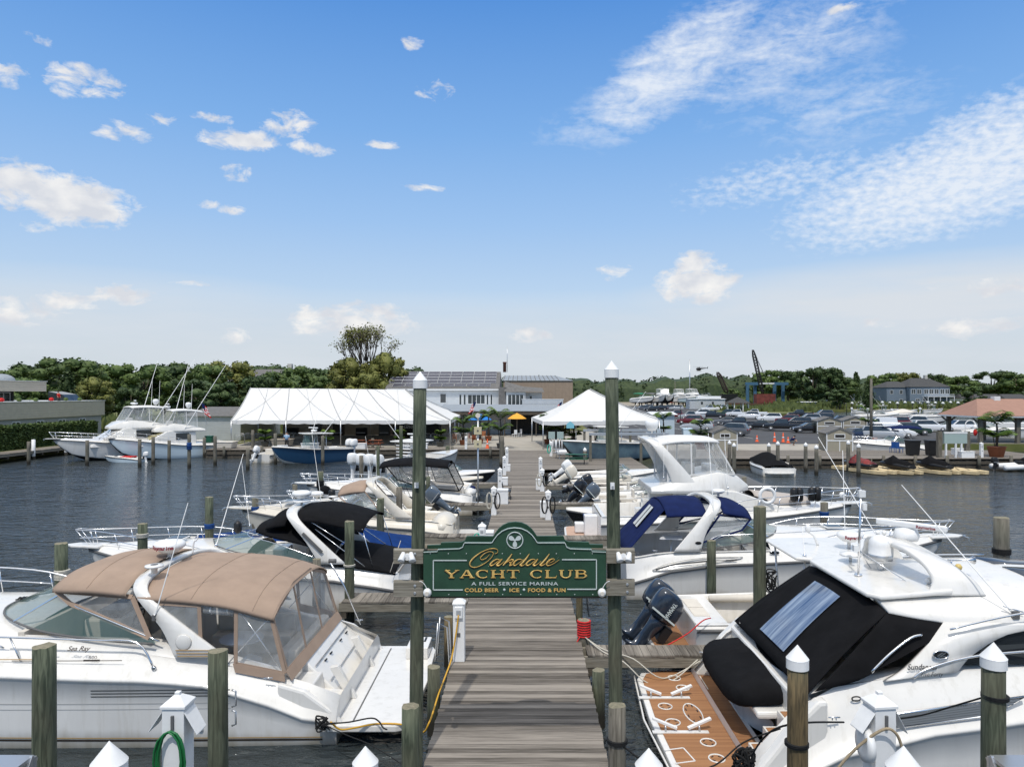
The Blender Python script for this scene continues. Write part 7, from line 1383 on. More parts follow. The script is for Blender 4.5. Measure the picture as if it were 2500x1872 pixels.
mb=MB();mb.b2((X0,0,0),(X1,13,6.35),m_sw);mb.b2((X1,-1.2,0),(X1+1.15,4,6.6),m_shin);mb.b2((X1+1.16,-1.5,0),(X1+4.1,4,5.9),m_sw);mb.b2((X1+4.1,-.6,0),(X1+6.6,4,5.8),m_sw);mb.b2((X0-3.5,-10,0),(X1+2,0,3.4),m_sw);mb.build('wall',t)
r=MB();r.add([(X0-.7,-.5,6.3),(X1+.1,-.5,6.3),(X1+.1,6.5,9.15),(X0-.7,6.5,9.15),(X0-.7,13.5,6.3),(X1+.1,13.5,6.3)],[(0,1,2,3),(3,2,5,4),(0,3,4),(1,5,2),(0,4,5,1)],m_shin);r.add([(X1+.9,-1.9,5.95),(X1+6.9,-1.9,5.85),(X1+6.7,1,6.5),(X1+3.8,1,6.7),(X1+.9,1,7.5)],[(0,1,2,3,4)],m_shin);r.b2((X0-.4,-.62,6.12),(X1+.15,-.5,6.32),m_wf);ro=r.build('roof',t)
sl_=(9.15-6.3)/7.0;m_sol=mat('solar_cell',(.06,.058,.075),.25,var=.12,vs=3,spec=.4)
for c in range(9):
 for rw in range(4):
  x0=X0-.35+c*1.84;y0=1.7+rw*1.18;s=MB();s.add([(x0+.02,y0,6.3+(y0+.5)*sl_+.09),(x0+1.80,y0,6.3+(y0+.5)*sl_+.09),(x0+1.80,y0+1.12,6.3+(y0+1.62)*sl_+.09),(x0+.02,y0+1.12,6.3+(y0+1.62)*sl_+.09)],[(0,1,2,3)],m_sol);P=s.v[:];s.tube(P,.03,m_wf,4,closed=True);s.build('solar_panel',ro)
for c in range(8):x0=X0+.3+c*1.9;y0=.35;s=MB();s.add([(x0,y0,6.3+(y0+.5)*sl_+.09),(x0+1.8,y0,6.3+(y0+.5)*sl_+.09),(x0+1.8,y0+1.1,6.3+(y0+1.6)*sl_+.09),(x0,y0+1.1,6.3+(y0+1.6)*sl_+.09)],[(0,1,2,3)],m_sol);P=s.v[:];s.tube(P,.03,m_wf,4,closed=True);s.build('solar_panel',ro)
for x,z,w,h,nx in((-.45,4.9,1.0,1.5,1),(2.2,4.6,.5,1.9,1),(2.85,4.6,.5,1.9,1),(4.65,4.75,2.7,1.5,4),(6.35,4.6,.45,1.9,1),(6.95,4.6,.45,1.9,1)):window(t,x,0,z,w,h,nx)
window(t,X1+2.6,-1.5,4.6,2.5,1.9,4);window(t,X1+4.9,-.6,4.6,.5,1.5,1);
for x in(-10,-7.4,-2,3.4,5.0):window(t,x,-10,2.3,1.3,1.1,2)
s=MB();s.lathe([(.25,9.0),(.25,10.4),(.3,10.4),(.3,10.6)],(X1+.8,3,0),mat('rusty_flue',(.12,.05,.035),.8),12);s.tube([(X1+1.2,3,9),(X1+1.2,3,13)],.05,m_alu);s.build('chimney_pipe',ro)
s=MB();s.b2((11.7,-8.2,3.65),(17.5,-8.0,4.75),m_sw);s.b2((11.6,-8.25,4.76),(17.6,-7.95,4.84),m_wf);s.build('parapet',t)
s=MB();s.poly([(.5,-15,3.25),(17.8,-15,3.25),(17.8,-8.3,4.0),(.5,-8.3,4.0)],m_cor,(0,0,.08));s.build('metal_awning',t);s=MB();[s.b2((x,-14.8,0),(x+.15,-14.65,3.3),m_beamd) for x in(.8,5,9.3,13.5,17.4)];s.b2((.6,-9.5,0),(17.6,-9.3,3.3),m_dk);s.b2((.6,-14.9,2.8),(17.8,-14.8,3.2),m_beamd);s.build('porch_post',t)
t=thing('metal_warehouse','tan metal warehouse with ribbed roof right behind the clubhouse','building',(-3.6,124,DK));s=MB();s.b2((0,0,0),(12.0,22,7.85),m_tanw);s.build('wall',t);s=MB();s.add([(-.2,-.2,7.86),(12.2,-.2,7.86),(9.4,11,9.0),(-.2,11,9.0)],[(0,1,2,3)],m_cor);s.add([(12.2,-.2,7.86),(12.2,22.2,7.86),(9.4,11,9.0)],[(0,1,2)],m_cor)
[s.b2((.3+k*.8,5.2,8.45),(.36+k*.8,5.3,8.5),m_dsh) for k in range(3)];[s.bar((k*.8,0,7.9),(k*.78,10.9,9.03),.08,.06,m_shin) for k in range(13)];s.build('roof',t)
t=thing('waterside_building','long grey sided flat roofed building with roof terrace at the far left','building',(-59.6,60,DK));s=MB();s.b2((-14,0,0),(0,41,2.6),mat('grey_block_wall',(.30,.30,.29),.8));s.b2((-14.1,-.2,2.62),(.25,41.4,4.6),m_sg);s.build('wall',t);s=MB();s.b2((-14.2,-.3,4.61),(.35,41.5,4.67),m_wf);s.build('terrace_coping',t)  # lower block wall in one even grey
s=MB();s.b2((-13,0,3.8),(-5.2,31,5.9),m_dk);s.build('upper_wall',t);s=MB();s.b2((-15,-1,5.9),(-2.4,33,7.15),m_sg);s.b2((-15.1,-1.1,7.15),(-2.3,33.1,7.22),m_wf);s.ball((-6,30,7.2),(1.4,1.6,.9),m_cor);s.build('flat_roof',t)
for k in range(8):window(t,2+k*3.8,-5.2,5.0,3.4,1.6,3,axis='X')
for k in range(9):window(t,3+k*4.2,0,1.9,1.4,.8,2,axis='X')
s=MB();s.poly([(-3.5,35,4.6),(-.9,35,4.6),(-1.6,35,5.5),(-3.5,35,5.9)],m_win,(0,3,0));s.build('greenhouse',t);
for k in range(12):s=MB();s.ball((0,0,.2),(.25,.35,.25),m_lf if k%3 else m_red,8,6);s.lathe([(.14,0),(.2,.2)],(0,0,-.05),m_terra,8);tag(s.build('potted_plant'),('green leafy' if k%3 else 'red flowering')+' pot plant on the grey terrace wall, '+'nearest second third fourth fifth sixth seventh eighth ninth tenth eleventh farthest'.split()[k]+' of the row','plant','pot plants on the terrace wall',(-60.1,65+k*2.9,DK+4.68))
house('grey roofed house with a round gable window half hidden by trees',640,165,15,12,8.2,3.2,m_sg,m_shin,wins=((4.5,6.6,1.6,1.6,2),(-4,6.4,1.2,1.4,1)),chim=4.5)
t=house('low white building with grey roof left of the long tent',520,86,6.6,14,2.9,1.0,m_sw,m_shin,name='boathouse',wins=())
t=house('large grey blue house with white balconies and many windows on the right shore',2200,300,12,14,8.2,2.6,m_sb,m_dsh,hip=4,wins=[(x,6.3,1.3,1.7,1) for x in(-4,0,3.4)]+[(x,2.6,1.3,1.7,1) for x in(0,3.4)])
t=house('right wing of the grey blue house with chimney, porch and balcony',2270,297,16.5,16,8.4,3.8,m_sb,m_dsh,hip=5,wins=[(x,6.5,1.8,2.0,2) for x in(-6.8,-4.4,-1.5,.6,2.8,5.2,7.2)]+[(x,2.6,1.8,2.0,2) for x in(-5,-2,1,4)],chim=2.6);s=MB();s.b2((-2.5,-3,4.3),(8.6,0,4.55),m_wf);s.b2((-2.5,-3,5.3),(8.6,-2.92,5.4),m_wf);[s.b2((x,-3,.0),(x+.2,-2.8,4.3),m_wf) for x in(-2.4,0,2.6,5.2,8.3)];[s.b2((-2.4+k*.4,-2.98,4.55),(-2.33+k*.4,-2.93,5.3),m_wf) for k in range(28)];s.build('balcony',t)
for lab,px,Y,w in(('small cream bungalow with low gable near the right edge',2420,330,13),('grey white bungalow at the right edge of the photo',2485,320,11),('brown roofed low house behind the lamp posts on the right',2375,340,10)):house(lab,px,Y,w,10,3.4,2.0,mat('cream_wall',(.55,.54,.46),.8) if Y!=320 else m_sb,m_dsh,wins=[(-2,1.9,2.4,1.5,3),(2.5,1.9,2.0,1.5,2)],hip=1)
house('dark roofed house half hidden in trees left of the utility pole',2060,330,10,8,6,3,m_sb,m_dsh)
def shed(lab,px,py,w,d,rz=0.,h=1.75):
 g=gr(px,py);t=thing('shed',lab,'shed',tuple(g),rz,'little beige sheds');s=MB();s.b2((-w/2,0,0),(w/2,d,h),m_shed);s.poly([(-w/2,0,h),(w/2,0,h),(0,0,h+.5)],m_shed,(0,d,0));s.build('wall',t);s=MB();[s.b2((x-.05,-.03,0),(x+.05,.02,h),m_wf) for x in(-w/2,w/2)];s.b2((-.04,-.028,0),(.04,.02,h*.55),m_wf);s.b2((-w/2+.05,-.028,h*.55),(w/2-.05,.02,h*.62),m_wf);[s.bar((sg*(w/2+.1),-.04,h-.03),(0,-.04,h+.54),.05,.12,m_wf,up=(0,0,1)) for sg in(1,-1)];s.build('trim',t)
 s=MB();[s.poly([(0,-.15,h+.55),(sg*(w/2+.18),-.15,h-.06),(sg*(w/2+.18),d+.15,h-.06),(0,d+.15,h+.55)],m_shin,(0,0,.06)) for sg in(1,-1)];s.build('roof',t);window(t,0,-.01,h*.83,w*.42,.45,1,m=m_dk)
shed('little beige shed with a dark hatch beside the big potted palm',1770,1099,2.4,2.2);shed('little beige shed with dark hatch and green bin on its side, middle of the quay',2050,1101,2.4,3.0,R(-8));shed('beige shed behind the middle shed, left one of the pair',2025,1058,3.2,3.4,R(-10));shed('beige shed behind the middle shed, right one of the pair',2088,1056,3.2,3.4,R(-10))
m_ter=siding('terracotta_metal_roof',(.33,.185,.135),.45,0);t=thing('pavilion','open timber pavilion with terracotta metal hip roof at the right edge','pavilion',(55.1,80.5,0));s=MB();gable(s,-4,5,0,6.6,3.95,1.9,m_ter,'X',.6,2.4);s.b2((-.4,2.9,5.6),(.3,3.6,6.15),m_wf);s.b2((-4.5,-.55,3.78),(5.5,-.45,3.94),m_wf);s.b2((-4.6,-.5,3.78),(-4.5,7.1,3.94),m_wf);s.build('roof',t)
for x in(-3.7,.5,4.7):
 for y in(.3,6.3):s=MB();s.b2((x-.2,y-.2,.3),(x+.2,y+.2,3.8),m_pileg);[s.bar((x,y,3.0),(x+q*.9,y,3.75),.15,.15,m_pileg) for q in(1,-1)];s.build('post',t)
s=MB();s.b2((-4.4,-.2,.5),(5.4,7,.87),m_beam);s.build('deck',t)
# -------------- tents
def tent(lab,c,ridge,name='tent',scal=16,poles=(),z0=DK,seams=True):
 """c = four eave corners (front-left, front-right, back-right, back-left), ridge = two points"""
 t=thing(name,lab,'tent',tuple(Vector((c[0][0],c[0][1],z0))));m=m_wcan;c=[Vector(q) for q in c];r0,r1=Vector(ridge[0]),Vector(ridge[1]);s=MB()
 def face(a,b_,p,q,n=16,k=8):
  rows=[]
  for i in range(n+1):u=i/n;lo=a.lerp(b_,u);hi=p.lerp(q,u);rows.append([lo.lerp(hi,j/k)-Vector((0,0,.28*math.sin(PI*j/k)+.10*abs(math.sin(PI*u*4))**.5*math.sin(PI*j/k))) for j in range(k+1)])
  s.loft(rows,m)
 face(c[0],c[1],r0,r1);face(c[3],c[2],r0,r1);face(c[1],c[2],r1,r1);face(c[0],c[3],r0,r0) if(r0-c[0]).x>.5 or name=='canopy_tent' else None;o=s.build('roof_canvas',t)
 s=MB()
 for a,b_ in zip(c,c[1:]+c[:1]):rows=[[a.lerp(b_,i/(scal*4)),a.lerp(b_,i/(scal*4))-Vector((0,0,.34+.08*abs(math.sin(PI*i/8))))] for i in range(scal*4+1)];s.loft(rows,m)
 s.build('valance',t)
 if seams:
  s=MB();ns=4 if(r1-r0).length>8 else 0;mg=mat('strap_grey',(.42,.42,.42),.8)
  for i in range(ns+1 if ns else 0):u=i/ns;lo=c[0].lerp(c[1],u);hi=r0 .lerp(r1,u);s.tube([lo.lerp(hi,j/8)-Vector((0,0,.28*math.sin(PI*j/8)-.04)) for j in range(9)],.05,mg,4)
  for i in range(ns):[s.tube([c[0].lerp(c[1],(i+ua)/ns).lerp(r0 .lerp(r1,(i+ub)/ns),j/8)-Vector((0,0,.28*math.sin(PI*j/8)-.02)) for j in range(9)],.018,mg,4) for ua,ub in((.08,.8),(.5,.45),(.9,.2))]
  for a,b_ in((c[1],r1),(c[2],r1)):s.tube([a.lerp(b_,j/8)-Vector((0,0,.2*math.sin(PI*j/8)-.08)) for j in range(9)],.05,mg,4)
  s.build('strap',o)
 for p in poles:a,b_=c[p[0]],c[(p[0]+1)%4];q=a.lerp(b_,p[1]);s=MB();s.tube([(q.x,q.y,z0),(q.x,q.y,q.z)],.06,m_alu);s.build('tent_pole',t)
 return rebase(t)
tent('very long white frame tent along the left boardwalk',[(-31.2,76.3,3.62),(-7.9,76.3,3.62),(-8.6,98,3.62),(-33.5,98,3.62)],[(-33.6,88,7.15),(-14.6,88,6.95)],scal=30,poles=[(0,0),(0,.25),(0,.5),(0,.75),(0,1),(1,.35),(1,.7),(1,1),(3,.5),(2,.25),(2,.5),(2,.75)])
tent('white pyramid tent right of the walkway',[(1.9,72.5,3.65),(13.5,71.6,3.75),(15.5,84,3.7),(.9,84,3.7)],[(6.9,77.5,6.9),(7.1,77.6,6.9)],name='canopy_tent',scal=10,poles=[(0,0),(1,0),(2,0),(3,0)])
t=thing('equipment_trailer','dark trailer with white lettering parked under the long tent','trailer',(-13.9,92,DK));s=MB();s.b2((-3,0,.4),(3,2.4,2.6),m_blk);s.build('body',t);[(lambda k:(k.lathe([(.35,-.1),(.35,.1)],(x,-.05,.35),m_rub,14,axis='Y'),k.build('wheel',t)))(MB()) for x in(-.6,.3)];word(t,'Gnosy',.5,(-.6,-.01,1.2),(1,0,0),m_wf,2.0,shear=.4,bold=.03)
s=MB();s.b2((-33.2,98.5,0),(-8.8,98.6,3.3),m_sg);tag(s.build('rear_wall'),'shadowed grey wall at the back of the long tent','wall')
for k in range(7):s=MB();s.b2((0,0,0),(1.4,.9,1.0+.5*(k%3)),(m_dk,m_rub,m_beamd)[k%3]);s.b2((.1,-.03,.3),(1.3,0,.4),m_alu);tag(s.build('equipment_case',bev=.03),('low black','grey','tall brown')[k%3]+' case in the shade at the back of the long tent, '+'leftmost second third middle fifth sixth rightmost'.split()[k]+' of seven','case','cases under the long tent',(-32+k*3.1,96.5,DK))
# -------------- cars
CM={k:mat('car_paint_'+k,c,.25,coat=.6,metal=.1) for k,c in dict(black=(.012,.012,.014),white=(.72,.73,.74),silver=(.38,.40,.42),grey=(.10,.105,.115),red=(.12,.008,.012),blue=(.015,.03,.07),green=(.02,.045,.03)).items()}
m_tail=mat('tail_light',(.35,.01,.01),.3);m_head=mat('head_light',(.7,.72,.74),.15)
def car_proto(kind):
 t=thing({'pickup':'pickup_truck','van':'van'}.get(kind,'parked_car'),'',{'pickup':'pickup truck','van':'van'}.get(kind,'car'));W_=.93
 S=dict(sedan=(4.7,[(0,.55,.62),(.06,.3,.92),(.9,.28,1.0),(3.2,.28,.98),(4.5,.3,.78),(4.7,.4,.6)],[(.75,.98),(1.45,1.42),(2.6,1.44),(3.45,.98)]),suv=(4.8,[(0,.5,.8),(.05,.32,1.05),(.9,.3,1.1),(3.3,.3,1.1),(4.6,.32,.95),(4.8,.42,.7)],[(.1,1.08),(.45,1.70),(2.7,1.76),(3.6,1.1)]),pickup=(5.7,[(0,.5,.9),(.04,.4,1.12),(2.1,.38,1.12),(4.2,.38,1.16),(5.5,.38,1.05),(5.7,.5,.8)],[(2.0,1.12),(2.25,1.80),(3.6,1.84),(4.35,1.15)]),van=(4.9,[(0,.45,.9),(.04,.3,1.2),(1.2,.3,1.2),(3.7,.3,1.15),(4.7,.32,.9),(4.9,.45,.65)],[(.05,1.2),(.12,1.92),(3.0,1.95),(4.1,1.1)]))[kind]
 L,lo,up=S;b=MB();rows=[]
 for x,z0,z1 in lo:k=.93 if x in(0,L) else 1;rows.append([(x,-W_*k,z0),(x,-W_*k,lerp(z0,z1,.6)),(x,-W_*k*.95,z1),(x,W_*k*.95,z1),(x,W_*k,lerp(z0,z1,.6)),(x,W_*k,z0)])
 b.loft(rows,m_blk,caps=True,closed=True)
 q=[[(x,-W_*(.9 if z<1.25 else .74),z) for x,z in up],[(x,W_*(.9 if z<1.25 else .74),z) for x,z in up]];b.loft(q,m_blk,smooth=False)
 for s in q:b.add(s,[(0,1,2,3)],m_blk)
 if kind=='pickup':b.b2((.12,-.75,1.121),(1.9,.75,1.13),m_dk)
 b.build('body',t,bev=.05);g=MB()
 for s in(0,1):
  a=[Vector(p) for p in q[s]];c=sum(a,Vector())/4;off=Vector((0,.012*(1 if s else-1),0));w4=[c+(p-c)*.86+off+Vector((0,0,.02)) for p in a];g.add(w4,[(0,1,2,3)],m_win if kind!='van' else m_win) if kind!='van' else g.add([Vector((2.75,w4[0].y,1.25)),Vector((2.8,w4[1].y,1.8)),Vector((3.15,w4[2].y,1.8)),Vector((3.85,w4[3].y,1.2))],[(0,1,2,3)],m_win)
 for i,j,e in((0,1,-1),(2,3,1)):
  if kind=='van' and i==0:continue
  P4=[Vector(q[0][i]),Vector(q[1][i]),Vector(q[1][j]),Vector(q[0][j])];c=sum(P4,Vector())/4;g.add([c+(p-c)*.88+Vector((e*.015,0,.015)) for p in P4],[(0,1,2,3)],m_win)
 g.build('windows',t)
 for x in(L*.19,L*.81):
  for s in(1,-1):w=MB();r=.36 if kind!='sedan' else .33;w.lathe([(r*.6,.11*s),(r*.95,.11*s),(r,0),(r*.95,-.11*s)],(x,s*(W_-.08),r),m_rub,16,axis='Y');w.lathe([(.02,.12*s),(r*.6,.115*s)],(x,s*(W_-.08),r),m_alu,12,axis='Y');w.build('wheel',t)
 for x,m,n in((-.01,m_tail,'tail_light'),(L+.0,m_head,'headlight')):
  for s in(1,-1):w=MB();zc=lo[1][2]-.12 if x<1 else lo[-1][2]+.02;w.b2((x-.04,s*.60,zc-.12),(x+.06,s*.86,zc+.06),m);w.build(n,t)
 return t,[(k,[]) for k in kids(t)]
CP={k:car_proto(k) for k in('sedan','suv','pickup','van')};cu=set()
def car(kind,col,px,py,rz,lab):
 p,tr=CP[kind];g=gr(px,py);g.x-=2.3*math.cos(R(rz));g.y-=2.3*math.sin(R(rz))
 if kind not in cu:cu.add(kind);r=p;r.location=g;r.rotation_euler=(0,0,R(rz));r['label']=lab;r['group']='vehicles in the parking lot'
 else:r=dup(p,lab,g,R(rz),group='vehicles in the parking lot',tree=tr)
 for k in kids(r):
  if k.name.startswith('body'):k.material_slots[0].link='OBJECT';k.material_slots[0].material=CM[col]
for a in[('suv','grey',1785,1064,150,'dark grey estate car right behind the first little shed'),('sedan','grey',1775,1037,165,'dark grey sedan above the first little shed'),('pickup','black',1818,1045,160,'black pickup with red tail light left of the black sedan'),('sedan','black',1857,1048,158,'black sedan in the middle of the front parking row'),('pickup','black',1922,1052,160,'large black pickup in the front parking row'),('sedan','black',1975,1056,175,'black sedan left of the rear sheds'),('suv','black',1948,1043,165,'black car beside the maroon car'),('suv','red',1925,1034,160,'maroon car behind the large black pickup'),('suv','white',1880,1029,168,'long white wagon behind the black sedan'),('suv','silver',1703,1052,165,'silver car half behind the big potted palm'),('suv','red',1686,1036,165,'maroon off-roader behind the silver car'),('pickup','silver',1695,1024,170,'silver pickup behind the maroon off-roader'),('pickup','red',1662,1021,175,'dark red pickup left of the silver pickup'),('suv','white',1712,1016,172,'white wagon behind the silver pickup'),('pickup','black',1746,1022,160,'black pickup right of the white wagon'),('pickup','white',1808,1017,160,'white pickup behind the black pickup'),('pickup','white',1850,1016,160,'second white pickup near the gazebo'),('suv','green',1776,1016,150,'greenish covered vehicle left of the white pickups'),('suv','white',1830,1023,165,'white car in front of the two white pickups'),('pickup','white',1738,1003,180,'white pickup with cap in front of the office trailer'),('pickup','white',1772,1001,170,'white pickup right of the office trailer steps'),('suv','grey',1568,1002,180,'grey car at the left end of the far row'),('suv','silver',1580,999,180,'silver car second from left in the far row'),('suv','black',1592,1004,175,'black car third from left in the far row'),('suv','black',1612,1002,175,'black car right of centre in the far row'),('suv','silver',1652,1001,170,'silver car at the right of the far row'),('pickup','white',1606,989,180,'white pickup in front of the orange barrier'),('suv','grey',1632,1000,175,'grey car in the far row near the tent edge'),('suv','silver',1975,1032,170,'silver sporty car behind the black sedan at the sheds'),('suv','black',2005,1030,170,'dark car half behind the rear sheds'),('pickup','black',1960,1018,165,'dark pickup far behind left of the rear sheds'),('suv','blue',2125,1030,180,'dark blue off-roader right of the rear sheds'),('sedan','blue',2092,1073,20,'dark blue sedan right of the middle shed'),('pickup','black',2122,1068,-20,'dark pickup by the utility pole'),('suv','silver',2150,1074,-25,'silver off-roader right of the utility pole'),('van','white',2180,1069,-22,'white delivery van right of the utility pole'),('suv','green',2222,1062,-15,'dark green boxy off-roader right of the white van'),('suv','white',2268,1054,-15,'white off-roader with dark windows near the pavilion'),('van','white',2150,1048,175,'white van behind the silver off-roader'),('suv','red',2185,1042,180,'maroon car behind the white delivery van'),('suv','silver',2230,1040,175,'silver car behind the dark green off-roader'),('pickup','grey',2065,1040,170,'grey pickup between the rear sheds and utility pole'),('suv','black',2180,1026,180,'black car in the last row before the basin'),('suv','grey',2010,1018,175,'grey car in the last row above the rear sheds'),('suv','white',2340,1054,180,'white crossover at the left side of the pavilion')]:car(*a)
# -------------- quay furniture
def table(lab,px,py,m,m2=None,rz=0.,s=1.):
 g=gr(px,py);t=thing('picnic_table',lab,'picnic table',tuple(g),rz);k=MB();[k.b2((-.9*s,-.38+i*.16,.74),(.9*s,-.24+i*.16,.78),m) for i in range(5)];k.build('table_top',t)
 for y in(-.75,.75):k=MB();k.b2((-.9*s,y-.13,.42),(.9*s,y+.13,.46),m);k.build('seat',t)
 for x in(-.6,.6):
  for q in(-1,1):k=MB();k.bar((x*s,q*.25,.74),(x*s,q*.6,0),.05,.05,m2 or m);k.build('leg',t)
  k=MB();k.bar((x*s,-.75,.4),(x*s,.75,.4),.05,.05,m2 or m);k.build('leg',t)
m_gt=mat('green_metal',(.01,.09,.05),.5);m_redw=mat('red_brown_wood',(.25,.07,.03),.8);table('silver grey picnic table on the right platform',1378,1118,m_alu,rz=.2);table('green picnic table on the right platform',1408,1132,m_gt,m_blk,rz=-.1);table('red brown picnic table on the tent boardwalk, left one',880,1092,m_redw);table('red brown picnic table on the tent boardwalk, right one',912,1092,m_redw);table('weathered picnic table beside the blue chairs on the right quay',2172,1092,m_beam,rz=.5)
k=MB();k.ball((0,0,.3),(1.3,.7,.35),m_white,16,8);tag(k.build('overturned_boat'),'white overturned skiff behind the silver picnic table','boat',None,tuple(gr(1390,1112)))
def parasol(lab,px,py,h,r,m):
 g=gr(px,py);t=thing('parasol',lab,'parasol',tuple(g));k=MB();k.tube([(0,0,0),(0,0,h)],.04,m_beam);k.build('pole',t);k=MB();k.lathe([(r,h-.75),(r*.5,h-.3),(.02,h)],(0,0,0),m,8,smooth=False);k.build('canopy',t)
parasol('bright blue parasol on the patio left of the walkway',1172,1070,3.1,1.5,mat('blue_cloth',(.01,.18,.55),.8));parasol('yellow parasol on the patio right of the palm',1262,1066,3.1,1.25,mat('yellow_cloth',(.75,.36,.04),.8))
def chair(lab,px,py,m,rz=0.):
 g=gr(px,py);t=thing('chair',lab,'chair',tuple(g),rz,'chairs on the patios');k=MB();k.b2((-.24,-.24,.42),(.24,.24,.47),m);k.build('seat',t);k=MB();k.b2((-.24,.2,.47),(.24,.25,1.0),m);k.build('backrest',t)
 for x in(-.2,.2):
  for y in(-.2,.2):k=MB();k.b2((x-.02,y-.02,0),(x+.02,y+.02,.42),m);k.build('leg',t)
m_or=mat('orange_wood',(.35,.14,.06),.7)
for i,(px,py,m,lab) in enumerate([(1181,1072,m_or,'orange brown chair under the blue parasol'),(1150,1078,m_redw,'red brown chair left of the blue parasol'),(1160,1083,m_redw,'red brown chair behind the barricade'),(1256,1068,m_white,'white tall chair under the yellow parasol'),(1268,1066,m_white,'white chair right under the yellow parasol'),(1110,1080,m_or,'orange chair by the tent corner'),(1135,1085,m_or,'orange chair in front of the fern'),(2135,1090,m_redw,'brown chair beside the blue chairs on the quay'),(2112,1088,mat('blue_plastic',(.01,.07,.25),.5),'blue folding chair right of the middle shed'),(2180,1104,mat('blue_plastic',(.01,.07,.25),.5),'tipped blue lounge chair on the right quay, left one'),(2196,1105,mat('blue_plastic',(.01,.07,.25),.5),'tipped blue lounge chair on the right quay, right one')]):chair(lab,px,py,m,i*1.3)
for lab,px,py,h in(('orange red cone beside the white post on the tent boardwalk',1190,1094,.95),('orange traffic cone standing alone on the asphalt',1848,1078,.75),('orange barrel marker with white band on the asphalt',1891,1078,1.1),('tall orange channel marker on the asphalt',1912,1079,1.1),('orange traffic cone beside the crouching person',1924,1081,.7)):
 k=MB();m_co=mat('cone_orange',(.75,.10,.02),.6);k.lathe([(.2,.03),(.17,.04),(.1,h*.5),(.04,h)],(0,0,0),m_co,12);k.b2((-.22,-.22,0),(.22,.22,.035),m_co);k.lathe([(.125,h*.42),(.105,h*.56)],(0,0,0),m_wf,12);tag(k.build('traffic_cone'),lab,'cone','orange cones',tuple(gr(px,py)))
for i in range(14):
 px=585+i*24 if i<9 else 1040+(i-9)*24;g=gr(px,1082);k=MB();w=g.y*23/F/2;k.tube([(-w,0,0),(-w,0,1.0),(-w+.1,0,1.1),(w-.1,0,1.1),(w,0,1.0),(w,0,0)],.03,m_alu);[k.tube([(x,0,.15),(x,0,1.1)],.012,m_alu,4) for x in[-w+j*w*.25 for j in range(1,8)]];k.tube([(-w,0,.15),(w,0,.15)],.02,m_alu);tag(k.build('barricade'),'grey crowd barricade, number %d of the left line before the tent'%(i+1) if False else('grey metal barricade under the long tent front, %s stretch'%['leftmost','second','third','fourth','fifth','sixth','seventh','eighth','ninth'][i] if i<9 else 'grey metal barricade near the tent corner, %s from the walkway'%['fifth','fourth','third','second','first'][i-9]),'barricade','crowd barricades before the long tent',tuple(g))
def pole(lab,px,top,base,r,m=None,name='utility_pole',cat='pole',z=DK,extra=None):
 g=gr(px,base,z);h=H-(top-VY)*g.y/F-z;k=MB();k.tube([(0,0,0),(0,0,h)],[r,r*.75],m or m_pileg,8);o=k.build(name);tag(o,lab,cat,None,tuple(g));return o,h,g
o,h,g=pole('tall weathered utility pole standing between the silver and dark cars',2127,924,1081,.19);pole('tall bare mast beside the office trailer',1684,877,990,.28,m_alu,'mast');pole('short utility pole among the yachts on land',1648,930,982,.3)
o,h,g=pole('utility pole with crossarm before the small right hand houses',2373,930,985,.3);k=MB();k.b2((-2.4,-.1,h-.6),(2.4,.1,h-.3),m_beam);[k.lathe([(.2,h-.3),(.2,h)],(x,0,0),m_wf,8) for x in(-2,-1,1,2)];k.build('crossarm',o)
o,h,g=pole('pole with a flat osprey nest platform in the reeds',2067,948,985,.2);k=MB();k.b2((-1.4,-1.4,h),(1.4,1.4,h+.3),m_beam);k.build('platform',o);pole('thin black lamp pole by the white tent edge',1584,985,1040,.06,m_blk,'lamp_pole');pole('thin black lamp pole at the left of the car rows',1661,982,1036,.07,m_blk,'lamp_pole');pole('thin dark lamp pole left of the rear sheds',2067,985,1014,.08,m_blk,'lamp_pole')
for k_,(lab,x,y,rz) in enumerate((('white gooseneck lamp right of the walkway beside the pyramid tent',5.3,73.5,1),('white gooseneck lamp with red buoy on the right quay',40.6,66,-1))):
 t=thing('lamp_post',lab,'lamp post',(x,y,DK));k=MB();k.tube([(0,0,0),(0,0,2.7)]+[(-rz*(.45-.45*math.cos(a)),0,2.7+.45*math.sin(a)) for a in[PI*i/8 for i in range(1,9)]],.045,m_white,8);k.build('post',t);k=MB();k.lathe([(.06,.28),(.12,.12),(.32,-.1)],(-rz*.9,0,2.5),m_white,16);k.build('lamp_shade',t)
k=MB();k.ball((0,0,0),(.17,.17,.33),m_red);tag(k.build('buoy'),'red buoy hanging from the gooseneck lamp on the right quay','buoy',None,(41.4,65.8,2.9))
for k_,(lab,px,py,L_) in enumerate((('long white boat on a trailer behind the parked off-roaders',2130,1034,8),('beige covered boat on a trailer left of the pavilion',2195,1030,7),('white cabin boat on a trailer by the pavilion',2265,1036,8))):
 g=gr(px,py);bowrider(lab,(g.x-3,g.y,DK+.5),R(4*k_),L_,2.5,m_gel,cover=(None,m_seat,None)[k_],F0=1.2,F1=1.5)
for i in range(18):
 px=2043+i*18.5;Y=261+(i%2)*5;v=at(px,983+(i%3),Y);k=MB();k.tube([(0,0,0),(0,0,v.z-DK)],.22,m_pileg,6);k.lathe([(.75,v.z-DK-.1),(.3,v.z-DK+.55),(0,v.z-DK+.6)],(0,0,0),m_wf,8);tag(k.build('dock_lamp'),'white capped lamp post on the far basin dock, %s'%('leftmost second third fourth fifth sixth seventh eighth ninth tenth eleventh twelfth thirteenth fourteenth fifteenth sixteenth seventeenth rightmost'.split()[i]+' of the row'),'lamp post','white capped lamps along the far basin',(v.x,Y,DK))
